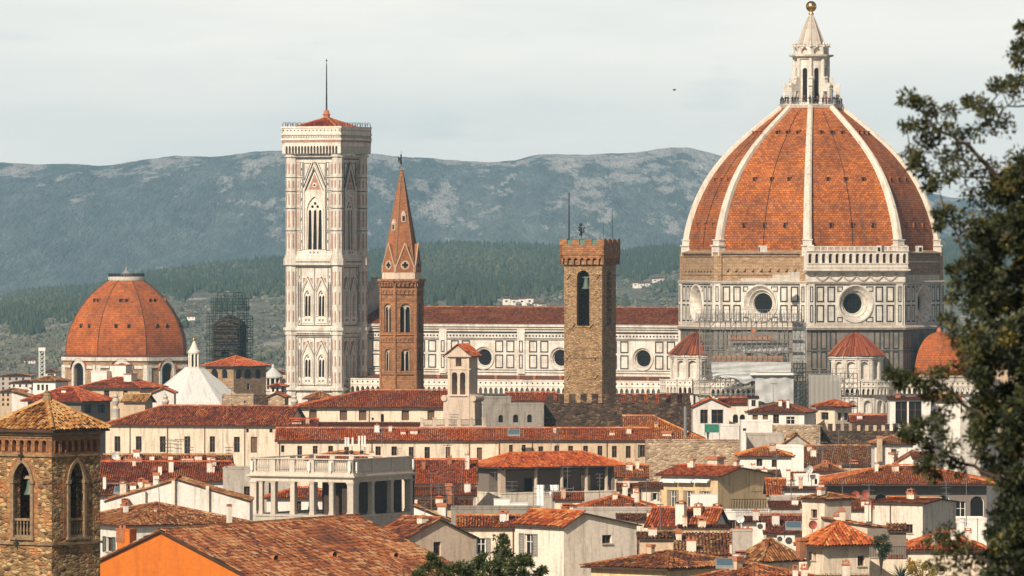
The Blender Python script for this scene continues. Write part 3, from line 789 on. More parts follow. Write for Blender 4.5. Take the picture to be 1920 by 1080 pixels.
drum = mbd.build('drum', m_['marble'], cath)
mbin.build('drum_cladding', m_['marble_green'], cath)
# upper, unfinished masonry band and its ledges
mb = MB()
for k in range(8):
    f = ff[k]
    g = Face(f.p(0,0,.5)[:2], f.U, f.w); wall(mb, g, zm0, zt0)
    if k in vis and k != 6:
        for i in range(9):
            u = f.w*(.14+.72*i/8); band(mb, g, u-.3, u+.3, zc(507), zc(503.5), .55)
        band(mb, g, 0, f.w, zc(515), zc(513.5), .18); band(mb, g, 0, f.w, zc(481), zc(479.5), .25)
        for e0 in (.0, f.w-1.7): band(mb, g, e0, e0+1.7, zm0, zc(473), .45)
mb.build('drum_masonry', m_['raw_stone'], cath)
mb = MB()
poly_ring(mb, 8, R(22.5), [(RD-.6,zm0-.3),(RD+.35,zm0-.25),(RD+.55,zm0+.15),(RD+.2,zm0+.35),(RD-.7,zm0+.4)])
poly_ring(mb, 8, R(22.5), [(RD-.6,zb0-.5),(RD+.7,zb0-.45),(RD+.95,zb0+.0),(RD+.4,zb0+.45),(RD-.6,zb0+.5)])
poly_ring(mb, 8, R(22.5), [(RD-.6,zb0+.5),(RD+.12,zb0+.5),(RD+.12,zb0+.9),(RD-.6,zb0+.95)])
mb.build('cornice', m_['marble_grey'], cath)
mb = MB()
poly_ring(mb, 8, R(22.5), [(RD-1.2,zt0-.6),(RD-.1,zt0-.5),(RD+.05,zt0-.2),(RD-1.8,zt0+.35)])
mb.build('cornice', m_['raw_stone'], cath)
# bits of marble facing left on the south and east faces
mb = MB()
for k, us in ((5, ((6.2, 13.5, 521, 527), (13.5, 21, 514, 527), (17, 21, 509, 514))), (7, ((0, 21.4, 515, 527), (0, 21.4, 489, 492)))):
    for a, b, r0, r1 in us: band(mb, Face(ff[k].p(0,0,.5)[:2], ff[k].U, ff[k].w), a, min(b, ff[k].w), zc(r1), zc(r0), .4)
mb.build('facing_marble', m_['marble_grey'], cath)
# the one finished side: arcaded gallery
f = ff[6]; L = f.w; mb = MB()
band(mb, f, -.4, L+.4, zc(529), zc(510), .35)
band(mb, f, -.8, L+.8, zc(510), zc(507), 1.3); band(mb, f, -1.0, L+1.0, zc(507), zc(504), 1.8)
g = Face(f.p(-.6,0,-1.4)[:2], f.U, L+1.2)
nA = 15; p_ = (L+1.2)/nA; hs = [dict(u0=k*p_+.34, u1=(k+1)*p_-.34, v0=zc(493), v1=zc(475.5), k='round') for k in range(nA)]
wall(mb, g, zc(504), zc(470), hs, .55)
band(mb, g, -.15, L+1.35, zc(471.5), zc(470), .25); band(mb, g, -.1, L+1.3, zc(494.5), zc(493.2), .2); band(mb, g, -.1, L+1.3, zc(501.5), zc(500), .2)
for s_ in (0, L+1.2):   # returns
    mb.poly([g.p(s_,zc(504)), g.p(s_,zc(504),1.9), g.p(s_,zc(470),1.9), g.p(s_,zc(470))])
mb.poly([g.p(0,zc(470)), g.p(L+1.2,zc(470)), g.p(L+1.2,zc(470),2.6), g.p(0,zc(470),2.6)])
gal = mb.build('gallery', m_['marble_pale'], cath)
mb = MB()
for z0_, z1_ in ((zc(470), zc(462.5)), (zc(500), zc(494.5))):
    d_ = -.1 if z0_ > zc(490) else -.06
    n_ = 74
    for k in range(n_): mb.tube(g.p((k+.5)*(L+1.2)/n_, z0_, d_), g.p((k+.5)*(L+1.2)/n_, z1_, d_), .075, n=5, cap=False)
band(mb, g, 0, L+1.2, zc(463.6), zc(461.8), .22); 
for k in range(16): band(mb, g, max(k*p_-.17,0), min(k*p_+.17,L+1.2), zc(470), zc(462), .24)
mb.build('balustrade', m_['marble_pale'], gal)
mb = MB()
for k in range(7):   # garlands of the frieze
    c0 = 1.6+k*(L-3.2)/6.0; w_ = (L-3.2)/6.0
    if k < 6:
        pts = [f.p(c0+w_*t, zc(515)-1.15*math.sin(math.pi*t), -.42) for t in np.linspace(0.05,.95,8)]
        mb.path(pts, [.2]*8, 5)
    mb.ball(f.p(c0, zc(514), -.42), .33, 8, 6)
mb.build('frieze_garland', m_['marble_grey'], gal)
# ---- lantern
lan = MB(); zl = zc(197)
poly_ring(lan, 8, R(22.5), [(5.4,zl-1.3),(6.6,zl-.7),(6.9,zl-.1),(6.9,zl+.15),(3,zl+.2)])
zca, zco = zc(133), zc(106)
vL, fL = regular_faces(8, 3.55, R(22.5))
for f_ in fL:
    wall(lan, f_, zl, zco, [dict(u0=f_.w/2-.55, u1=f_.w/2+.55, v0=zl+.6, v1=zc(128), k='round')], .6)
for v_ in vL:
    a = math.atan2(v_[1], v_[0]); lan.tube((v_[0]*1.02,v_[1]*1.02,zl), (v_[0]*1.02,v_[1]*1.02,zco), .38, n=8)
poly_ring(lan, 8, R(22.5), [(3.4,zco-.7),(3.9,zco-.6),(4.0,zco-.2),(4.75,zco+.0),(4.85,zco+.35),(3.0,zco+.45)])
vN, fN = regular_faces(8, 3.75, R(22.5))
for f_ in fN:
    wall(lan, f_, zco+.4, zc(88), [dict(u0=f_.w/2-.75, u1=f_.w/2+.75, v0=zco+.5, v1=zc(90), k='round')], .7); fill(lan, f_, dict(u0=f_.w/2-.75,u1=f_.w/2+.75,v0=zco+.5,v1=zc(90),k='round'), .7)
poly_ring(lan, 8, R(22.5), [(3.75,zc(88)),(3.95,zc(87)),(3.7,zc(85.5)),(2.9,zc(84))])
lantern = lan.build('lantern', m_['marble'], cath)
mb = MB()
for k in range(16):
    a = R(22.5*k); r_ = 3.85 if k % 2 else 3.6
    c_ = (r_*math.cos(a), r_*math.sin(a))
    mb = MB(); mb.lathe([(.28,zc(89)),(.34,zc(86)),(.16,zc(85)),(.3,zc(83)),(.2,zc(81)),(.05,zc(78.5))], 6, c_); mb.build('pinnacle', m_['marble'], lantern)
mb = MB(); mb.lathe([(2.95,zc(88)),(2.75,zc(82)),(2.1,zc(66)),(1.2,zc(45)),(.62,zc(33)),(.42,zc(28.5)),(.55,zc(28)),(.55,zc(27)),(.2,zc(26))], 8, (0,0), R(22.5))
for k in range(8):
    a = R(22.5+45*k); ca, sa = math.cos(a), math.sin(a)
    mb.path([(2.85*ca,2.85*sa,zc(83)),(2.15*ca,2.15*sa,zc(66)),(1.25*ca,1.25*sa,zc(45)),(.6*ca,.6*sa,zc(31))], [.2,.17,.13,.08], 5)
mb.build('spire', m_['marble_grey'], lantern)
mb = MB(); mb.ball((0,0,zc(12)), 1.16, 24, 16); mb.lathe([(.5,zc(27)),(.6,zc(25)),(.3,zc(24)),(.42,zc(22.5)),(.3,zc(21))], 12)
mb.build('ball', m_['gold'], lantern, smooth=True)
for k in range(8):   # buttresses with scrolls
    a = R(22.5+45*k); U_ = (math.cos(a), math.sin(a)); V_ = (-U_[1], U_[0]); mb = MB()
    pf_ = [(3.4,zl+.1),(6.0,zl+.1),(6.05,zc(166)),(5.6,zc(163)),(5.3,zc(160)),(4.9,zc(157)),(4.6,zc(150)),(4.2,zc(147)),(3.4,zc(140))]
    def q(t): return [(U_[0]*r_+V_[0]*t, U_[1]*r_+V_[1]*t, z) for r_, z in pf_]
    # pierced: two legs and a top
    for (i0, i1) in ((3.4, 4.1), (5.2, 6.05)):
        mb.obox((0,0), U_, V_, i0, i1, -.34, .34, zl+.1, zc(172))
    pt = [(3.4,zc(172)),(6.05,zc(172))]+pf_[2:]
    mb.hexa([(U_[0]*r_+V_[0]*-.38, U_[1]*r_+V_[1]*-.38, z) for r_, z in pt], [(U_[0]*r_+V_[0]*.38, U_[1]*r_+V_[1]*.38, z) for r_, z in pt])
    for (r_, z, q_) in ((5.75, zc(160.5), .5), (4.35, zc(147), .38)): mb.tube((U_[0]*r_-V_[0]*.42,U_[1]*r_-V_[1]*.42,z),(U_[0]*r_+V_[0]*.42,U_[1]*r_+V_[1]*.42,z), q_, n=10)
    mb.obox((0,0), U_, V_, 5.15, 6.15, -.42, .42, zc(168), zc(166.5))
    mb.build('buttress', m_['marble'], lantern)
mb = MB(); mb.lathe([(3.2,zl+.2),(3.2,zc(108))], 8, (0,0), R(22.5)); mb.build('lantern_glass', m_['dark_void'], lantern)
mb = MB()
for k in range(48):
    a = 2*math.pi*k/48; p0 = (6.6*math.cos(a), 6.6*math.sin(a)); mb.tube((*p0,zl+.1),(*p0,zl+1.35),.05,n=4)
    b_ = 2*math.pi*(k+1)/48; p1 = (6.6*math.cos(b_), 6.6*math.sin(b_))
    for hz in (.7, 1.3): mb.tube((*p0,zl+hz),(*p1,zl+hz),.04,n=4)
mb.build('railing', m_['iron'], lantern)
# ---- body under the drum
mbB = MB(); mbI = MB()
zbody = zb0-.5
for f in ff:
    wall(mbB, f, 0, zbody)
for k in (4, 5, 6, 7):
    f = ff[k]
    for c in (1.6, 3.7, 5.8, f.w-5.8, f.w-3.7, f.w-1.6):
        for r0, r1 in ((618, 652), (656, 690), (694, 725)): ringframe(mbI, f, c-.75, c+.75, zc(r1), zc(r0), .28, .05)
    for r_ in (616, 654, 692, 728): sheet(mbI, f, 0, f.w, zc(r_+1.4), zc(r_), .05)
mbB.build('crossing_wall', m_['marble_dirty'], cath); mbI.build('crossing_cladding', m_['marble_green'], cath)
def gallery_strip(parent, f, u0, u1, zt, zb, n):
    """pierced parapet on a little pointed arcade"""
    mb = MB(); zm = zb+(zt-zb)*.52
    machic(mb, f, u0, u1, zb, zm, zt, n, .8, 'pointed', .34)
    band(mb, f, u0, u1, zt-.22, zt, .95); band(mb, f, u0, u1, zm+.02, zm+.2, .92); band(mb, f, u0, u1, zb-.3, zb, .3)
    o = mb.build('gallery', m_['marble_pale'], parent)
    mb = MB(); g = Face(f.p(0,0,-.8)[:2], f.U, f.w); p = (u1-u0)/n
    for k in range(n):
        c = u0+(k+.5)*p; zz_ = (zm+.2+zt-.22)/2; r_ = min(p*.2, (zt-zm)*.2)
        mb.poly([g.p(c-r_,zz_,-.02), g.p(c,zz_-r_,-.02), g.p(c+r_,zz_,-.02), g.p(c,zz_+r_,-.02)])  # flat dark diamonds paint the darkness of the parapet's piercings
    mb.build('gallery_painted_holes', m_['marble_green'], o)
def exedra(ang, r0, name='exedra'):
    """round chapel with niches and a conical tiled roof against the drum"""
    c = (r0*math.cos(ang), r0*math.sin(ang)); n = 7
    a_st = ang-R(100); st = R(200)/n; mb = MB(); Rr = 5.7
    vs_ = [(c[0]+Rr*math.cos(a_st+st*k), c[1]+Rr*math.sin(a_st+st*k)) for k in range(n+1)]
    for k in range(n):
        a, b = vs_[k], vs_[k+1]; L = math.dist(a, b); f = Face(a, ((b[0]-a[0])/L, (b[1]-a[1])/L), L)
        h = dict(u0=L/2-.95, u1=L/2+.95, v0=zc(705), v1=zc(674), k='round')
        wall(mb, f, zc(712), zc(666), [h] if k % 2 == 0 or True else [], .6); fill(mb, f, h, .6)
        archring(mb, f, h, .2, .12)
        for u in (.0, .32, L-.54, L-.22):
            mb.tube(f.p(u+.11, zc(708), -.18), f.p(u+.11, zc(671), -.18), .17, n=7)
        band(mb, f, 0, L, zc(671), zc(667.5), .4); band(mb, f, -.05, L+.05, zc(667.5), zc(664.5), .62); band(mb, f, 0, L, zc(712), zc(707.5), .35)
    o = mb.build(name, m_['marble'], cath)
    mb = MB(); nn = 36; rr_ = Rr+.75; th = [a_st-R(6)+R(212)*k/nn for k in range(nn+1)]
    prof = [(rr_, zc(663.5)), (rr_*.70, zc(646.5)), (rr_*.36, zc(629.5)), (.18, zc(620))]
    for k in range(nn):
        for (ra, za), (rb, zb_) in zip(prof, prof[1:]):
            P = lambda r_, t, z: (c[0]+r_*math.cos(t), c[1]+r_*math.sin(t), z)
            mb.poly([P(ra,th[k],za), P(ra,th[k+1],za), P(rb,th[k+1],zb_), P(rb,th[k],zb_)], rnd.random())
        mb.path([(c[0]+r_*math.cos(th[k]), c[1]+r_*math.sin(th[k]), z+.05) for r_, z in prof], [.13,.11,.08,.04], 4, tint=rnd.random())
    ro = mb.build('conical_roof', m_['tile_dark'], o)
    mb = MB(); mb.ball((c[0],c[1],zc(618.5)), .35, 8, 6); mb.build('finial', m_['terracotta'], ro)
exedra(R(-45), 25.6); exedra(R(-135), 25.6)
def tribune(ang, r0, dome_on=True):
    c = (r0*math.cos(ang), r0*math.sin(ang)); Rb = 12.0
    vs_ = [(c[0]+Rb*math.cos(ang+R(-112.5+45*k)), c[1]+Rb*math.sin(ang+R(-112.5+45*k))) for k in range(6)]
    mb = MB(); faces = []
    for k in range(5):
        a, b = vs_[k], vs_[k+1]; L = math.dist(a, b); f = Face(a, ((b[0]-a[0])/L, (b[1]-a[1])/L), L); faces.append(f)
        h = dict(u0=L/2-2.1, u1=L/2+2.1, v0=zc(771), v1=zc(744), k='round')
        wall(mb, f, 0, zc(734), [h], .5); fill(mb, f, h, .5); archring(mb, f, h, .5, .25)
        band(mb, f, 0, L, zc(777), zc(773.5), .3)
        band(mb, f, -.1, .7, 0, zc(734), .35); band(mb, f, L-.7, L+.1, 0, zc(734), .35)
    o = mb.build('tribune', m_['marble'], cath)
    mbi = MB()
    for f in faces:
        L = f.w; gallery_strip(o, f, 0, L, zc(709), zc(734), 8)
        h = dict(u0=L/2-2.65, u1=L/2+2.65, v0=zc(771), v1=zc(740), k='round'); ol = outline(h, 14)
        H2 = outline(dict(h, u0=h['u0']-.22, u1=h['u1']+.22, v1=h['v1']+.22), 14)
        for i in range(1, len(ol)-0):
            j = (i+1) % len(ol)
            mbi.poly([f.p(*ol[i],-.05), f.p(*ol[j],-.05), f.p(*H2[j],-.05), f.p(*H2[i],-.05)])
        for r_ in (738, 741.5, 748, 755, 762): 
            sheet(mbi, f, .8, L/2-3.0, zc(r_+1.2), zc(r_), .04); sheet(mbi, f, L/2+3.0, L-.8, zc(r_+1.2), zc(r_), .04)
        for q_ in (-.75,.75): sheet(mbi, f, L/2+q_-.12, L/2+q_+.12, zc(770), zc(752), -.47)
    mbi.build('tribune_cladding', m_['marble_green'], o)
    # octagonal stage carrying the half dome
    Rs = 7.6; v2 = [(c[0]+Rs*math.cos(ang+R(-112.5+45*k)), c[1]+Rs*math.sin(ang+R(-112.5+45*k))) for k in range(6)]
    mb = MB()
    for a, b in zip(v2, v2[1:]):
        L = math.dist(a, b); f = Face(a, ((b[0]-a[0])/L, (b[1]-a[1])/L), L); wall(mb, f, zc(715), zc(702)); band(mb, f, -.2, L+.2, zc(703.5), zc(701), .35)
    mb.poly([(x,y,zc(713)) for x,y in vs_])
    mb.build('tribune_stage', m_['marble_grey'], o)
    mb = MB(); Rq = 7.3; nz = 14; uv = []
    for k in range(5):
        a0, a1 = ang+R(-112.5+45*k), ang+R(-67.5+45*k)
        for c_ in range(4):
            for q in range(nz):
                pts = []
                for (i, j) in ((c_,q),(c_+1,q),(c_+1,q+1),(c_,q+1)):
                    ph = j/nz*math.pi/2; r_ = max(Rq*math.cos(ph)**.9, .05); z = zc(702)+9.2*math.sin(ph)
                    t = i/4; A = (c[0]+r_*math.cos(a0), c[1]+r_*math.sin(a0)); B = (c[0]+r_*math.cos(a1), c[1]+r_*math.sin(a1))
                    pts.append((A[0]+(B[0]-A[0])*t, A[1]+(B[1]-A[1])*t, z)); uv.append((k*12+t*6, ph*9))
                mb.poly(pts)
    d = mb.build('half_dome', m_['dome_tile_old' if dome_on else 'marble_dirty'], o); set_uv(d, uv)
    mb = MB(); mb.lathe([(.5,zc(702)+9.0),(.6,zc(702)+9.5),(.3,zc(702)+10.0),(.05,zc(702)+10.4)], 8, c); mb.build('finial', m_['terracotta'], d)
tribune(R(0), 29.6); tribune(R(-90), 29.0, False)
# gallery and low wall under the south-east exedra
for ang in (R(-45), R(-135)):
    c = (25.6*math.cos(ang), 25.6*math.sin(ang)); Rr = 7.4; n = 5; a_st = ang-R(62); st = R(124)/n
    vs_ = [(c[0]+Rr*math.cos(a_st+st*k), c[1]+Rr*math.sin(a_st+st*k)) for k in range(n+1)]
    mb = MB(); fs = []
    for a, b in zip(vs_, vs_[1:]):
        L = math.dist(a, b); f = Face(a, ((b[0]-a[0])/L, (b[1]-a[1])/L), L); fs.append(f)
        h = dict(u0=L/2-.8, u1=L/2+.8, v0=zc(768), v1=zc(745), k='round')
        wall(mb, f, 0, zc(734), [h], .4); fill(mb, f, h, .4); archring(mb, f, h, .3, .2); band(mb, f, 0, L, zc(777), zc(773), .3)
    mb.poly([(x,y,zc(712)) for x,y in vs_])
    o = mb.build('chapel_wall', m_['marble'], cath)
    for f in fs: gallery_strip(o, f, 0, f.w, zc(709), zc(734), 3)

# ---- nave
YN = 1425.0; sn = S(YN)
def zn(row): return ZC-(row-HY)/sn
x0n, x1n = -104.0, -22.0; yw = 10.8; ya = 20.5
fn = Face((x0n, -yw), (1,0), x1n-x0n); Ln = fn.w
mb = MB(); mbi = MB(); holes = []
ocu = []
for px_ in (757, 907, 1050, 1205):
    u, z, _, _ = fn.hit(px_, 670, CI); ocu.append((u, zn(670)))
for u, z in ocu: holes.append(dict(u0=u-2.35, u1=u+2.35, v0=z-2.35, v1=z+2.35, k='circle', depth=.01))
wall(mb, fn, zn(705), zn(612), holes)
for (a, b, o_) in ((612,607,.9),(616,612,.5),(621,619,.35),(697,694,.3)): band(mb, fn, 0, Ln, zn(a), zn(b), o_)
bays = [ocu[0][0]-9.5]+[(ocu[i][0]+ocu[i+1][0])/2 for i in range(3)]+[ocu[3][0]+9.5]
for b_ in bays:
    if 0 < b_ < Ln-1: band(mb, fn, b_-.9, b_+.9, zn(700), zn(612), .4)
nave = mb.build('nave_wall', m_['marble'], cath)
for u, z in ocu: oculus(fn, u, z, 2.3, 1.7, .7)
r1, r2 = (zn(660), zn(638)), (zn(690), zn(664))
for i in range(len(bays)-1):
    a, b = bays[i]+1.4, bays[i+1]-1.4; n_ = 6; p_ = (b-a)/n_
    for k in range(n_):
        c = a+(k+.5)*p_
        if min(abs(c-u) for u, _ in ocu) < 2.9 or c < .5 or c > Ln-.5: continue
        for rw in (r1, r2): ringframe(mbi, fn, c-p_*.36, c+p_*.36, rw[0], rw[1], .27, .045)
    if bays[i] > 1:
        g = Face(fn.p(0,0,-.4)[:2], fn.U, Ln)
        for rw in (r1, r2): ringframe(mbi, g, bays[i]-.45, bays[i]+.45, rw[0], rw[1], .2, .045)
for r_, q_ in ((621.8,2.6),(633.5,1.3),(636,1.3),(692.5,2),(614.5,1.6)): sheet(mbi, fn, 0, Ln, zn(r_+q_), zn(r_), .05)  # upper dark bands thickened to paint the shadow line under the eaves
nd = int(Ln/.8)
for k in range(nd):   # the patterned course under the eaves
    c = (k+.5)*Ln/nd; z = zn(629); mbi.poly([fn.p(c-.26,z,-.05), fn.p(c,z-.26,-.05), fn.p(c+.26,z,-.05), fn.p(c,z+.26,-.05)])
mbi.build('nave_cladding_and_shade', m_['marble_green'], cath)
mb = MB(); ze, zr_ = zn(607), zn(577)
slope(mb, [(x0n,-yw-.9,ze),(x1n,-yw-.9,ze),(x1n,0,zr_),(x0n,0,zr_)], 1420); slope(mb, [(x1n,yw+.9,ze),(x0n,yw+.9,ze),(x0n,0,zr_),(x1n,0,zr_)], 1420, tile=False)
ridgeline(mb, (x0n,0,zr_+.05), (x1n,0,zr_+.05), .2, .6)
mb.build('nave_roof', [m_['tile_dark'], m_['roof_bed'], m_['eave_wood_and_shade']], cath)
# stepped gable of the front
mb = MB(); st = []
for k in range(9): st += [(-12.5+k*1.45, zn(607)+k*.92+1.0), (-12.5+k*1.45, zn(607)+(k+1)*.92+1.0)]
st = [(-12.5,0)]+st+[(0.2,st[-1][1])]+[(-a,b) for a,b in st[::-1]]+[(12.5,0)]
mb.hexa([(x0n-1.6,a,b) for a,b in st], [(x0n-.2,a,b) for a,b in st])
for k in range(9):
    mb.box(x0n-1.9, x0n+.1, -12.6+k*1.45, -11.9+k*1.45, zn(607)+(k+1)*.92+1.0, zn(607)+(k+1)*.92+1.8)
mb.build('front_gable', m_['marble_grey'], cath)
# aisle with its lean-to roof and pierced gallery
fa = Face((x0n,-ya), (1,0), x1n+8-x0n); mb = MB()
wall(mb, fa, 0, zn(735)); o = mb.build('aisle_wall', m_['marble_grey'], cath)
gallery_strip(cath, fa, 0, fa.w, zn(709), zn(735), int(fa.w/1.25))
mb = MB(); mb.poly([(x0n,-ya,zn(716)),(x1n+8,-ya,zn(716)),(x1n+8,-yw,zn(703)),(x0n,-yw,zn(703))]); mb.build('aisle_roof', m_['roof_bed'], cath)
mbi = MB()
for r_ in (738, 743, 749, 755): sheet(mbi, fa, 0, fa.w, zn(r_+1.6), zn(r_), .05)
mbi.build('aisle_cladding', m_['marble_green'], cath)
def cath_pt(px_, row, f):
    u, z, _, _ = f.hit(px_, row, CI); return f.p(u, z)
def loc2w(p):
    c, s_ = math.cos(-CA), math.sin(-CA); return (CI[0]+c*p[0]-s_*p[1], CI[1]+s_*p[0]+c*p[1], p[2])

# ================================================================== marble bell tower
YG = 1425.0; sg = S(YG); GA = R(25.6); WG = 11.3
def zg(row): return ZC-(row-HY)/sg
# near corner at px 636.5
ccx, ccy = X(636.5, YG), YG
ctr = (X(612.3, YG+6), YG+6)
camp = thing('bell_tower', 'tall square white and pink marble bell tower with mast on low red roof', 'bell tower', (ctr[0], ctr[1], 0), -GA)
h_ = WG/2
gf = [Face((-h_,-h_),(1,0),WG), Face((h_,-h_),(0,1),WG), Face((h_,h_),(-1,0),WG), Face((-h_,h_),(0,-1),WG)]
mb = MB(); dk = MB(); pk = MB()
stages = [(735, 800, None), (628, 727, 2), (497, 614, 2), (301, 478, 1)]
wins = []
def tracery(parent, f, h, lights, dep, mat='marble_pale'):
    """lights of a gothic window: mullions, a head plate with small arches, near-black pane behind for the recess shadow"""
    mbx = MB(); w_ = h['u1']-h['u0']; hw = w_*.866; sp = h['v1']-hw
    g = Face(f.p(0,0,dep*.16)[:2], f.U, f.w)
    lw = w_/lights
    hs = [dict(u0=h['u0']+i*lw+lw*.14, u1=h['u0']+(i+1)*lw-lw*.14, v0=h['v0'], v1=sp+lw*.25, k='pointed') for i in range(lights)]
    # head plate clipped to the arch: fan quads from the light tops up to the outline
    ol = [p for p in outline(h, 16)][2:]; ol = ol[::-1]
    us = np.linspace(h['u0'], h['u1'], 25)
    oy = np.interp(us, [p[0] for p in ol], [p[1] for p in ol])
    def low(u):
        for q in hs:
            if q['u0'] <= u <= q['u1']:
                k = [p for p in outline(q, 10)][2:][::-1]; return float(np.interp(u, [p[0] for p in k], [p[1] for p in k]))
        return h['v0']
    for i in range(24):
        a, b = us[i], us[i+1]; m2 = (a+b)/2
        la, lb = low(a+1e-4), low(b-1e-4)
        mbx.poly([g.p(a,la), g.p(b,lb), g.p(b,max(oy[i+1],lb)), g.p(a,max(oy[i],la))])
    for q in range(lights+1):
        u = h['u0']+q*lw; mbx.tube(g.p(u, h['v0'],-.05), g.p(u, sp,-.05), lw*.13, n=6)
    o = mbx.build('window', m_[mat], parent)
    mbx = MB(); fill(mbx, f, h, dep*.42); mbx.build('pane', m_['dark_void'], o)  # near-black pane gives the recess its shadow
    mbx = MB()
    rr_ = lw*.26
    cs = [(h['u0']+w_/2, sp+hw*.52)]+([(h['u0']+w_*.33, sp+hw*.30),(h['u0']+w_*.67, sp+hw*.30)] if lights == 3 else [])
    for (cu, cv) in cs: mbx.poly([g.p(cu+rr_*math.cos(2*math.pi*i/10), cv+rr_*math.sin(2*math.pi*i/10), -.04) for i in range(10)])
    mbx.build('tracery_opening', m_['dark_void'], o)
holes = {i: [] for i in range(4)}
for (r1_, r0_, nw) in stages[1:]:
    for i in range(4):
        if nw == 2:
            for cu in (WG/2-1.68, WG/2+1.68):
                top = r1_+37+3; bot = r1_+96 if r1_ > 600 else r1_+96
                holes[i].append(dict(u0=cu-.78, u1=cu+.78, v0=zg(707 if r1_ > 600 else 593), v1=zg(664 if r1_ > 600 else 544), k='pointed', depth=.9, lights=2))
        else:
            holes[i].append(dict(u0=WG/2-1.85, u1=WG/2+1.85, v0=zg(468), v1=zg(368), k='pointed', depth=1.4, lights=3))
for i, f in enumerate(gf): wall(mb, f, 0, zg(290), holes[i], .9)
shaft = mb.build('shaft', m_['marble'], camp)
for i in (0, 1):
    f = gf[i]
    for h in holes[i]: tracery(camp, f, h, h['lights'], h['depth'])
mb = MB()
B = 1.15
for (sx, sy) in ((-1,-1),(1,-1),(1,1),(-1,1)):
    n_ = 8; v8 = [(sx*h_+B*1.12*math.cos(R(22.5+45*k)), sy*h_+B*1.12*math.sin(R(22.5+45*k))) for k in range(8)]
    mb.prism(v8, 0, zg(288))
for rows in ((484, 497, .5), (478, 484, .25), (614, 620, .5), (620, 628, .22), (727, 732, .5), (290, 294, .35)):
    hh = h_+B*.3+rows[2]; mb.box(-hh, hh, -hh, hh, zg(rows[1]), zg(rows[0]))
    for (sx, sy) in ((-1,-1),(1,-1),(1,1),(-1,1)):
        v8 = [(sx*h_+(B*1.12+rows[2])*math.cos(R(22.5+45*k)), sy*h_+(B*1.12+rows[2])*math.sin(R(22.5+45*k))) for k in range(8)]; mb.prism(v8, zg(rows[1])+.01, zg(rows[0])-.01)
mb.build('corner_buttresses', m_['marble'], camp)
for i in (0, 1):
    f = gf[i]
    for h in holes[i]:
        mb = MB(); archring(mb, f, h, .42 if h['lights'] == 3 else .3, .22)
        cu = (h['u0']+h['u1'])/2; w_ = h['u1']-h['u0']; t_ = h['v1']
        if h['lights'] == 3:   # tall gable over the great window
            A = f.p(cu, zg(309), -.3); 
            for sgn in (-1, 1): mb.tube(f.p(cu+sgn*2.55, zg(357), -.2), A, .2, n=5)
            mb.tube(f.p(cu,zg(312),-.3), f.p(cu,zg(301),-.3), .16, .05, n=5)
            for sgn in (-1, 1):
                mb.tube(f.p(cu+sgn*2.55, zg(468), -.2), f.p(cu+sgn*2.55, zg(352), -.2), .2, n=6)
                mb.tube(f.p(cu+sgn*2.1, zg(468), -.1), f.p(cu+sgn*2.1, zg(395), -.1), .13, n=6)
            band(mb, f, cu-2.9, cu+2.9, zg(478), zg(469), .25)
        else:
            apex = t_+2.5
            for sgn in (-1, 1): mb.tube(f.p(cu+sgn*1.32, t_-.3, -.2), f.p(cu, apex, -.25), .13, n=5); mb.tube(f.p(cu+sgn*1.32, h['v0']-1.2, -.15), f.p(cu+sgn*1.32, t_-.2, -.15), .12, n=5)
            band(mb, f, cu-1.4, cu+1.4, h['v0']-1.5, h['v0']-.15, .16)
        mb.build('window_surround', m_['marble_pale'], camp)
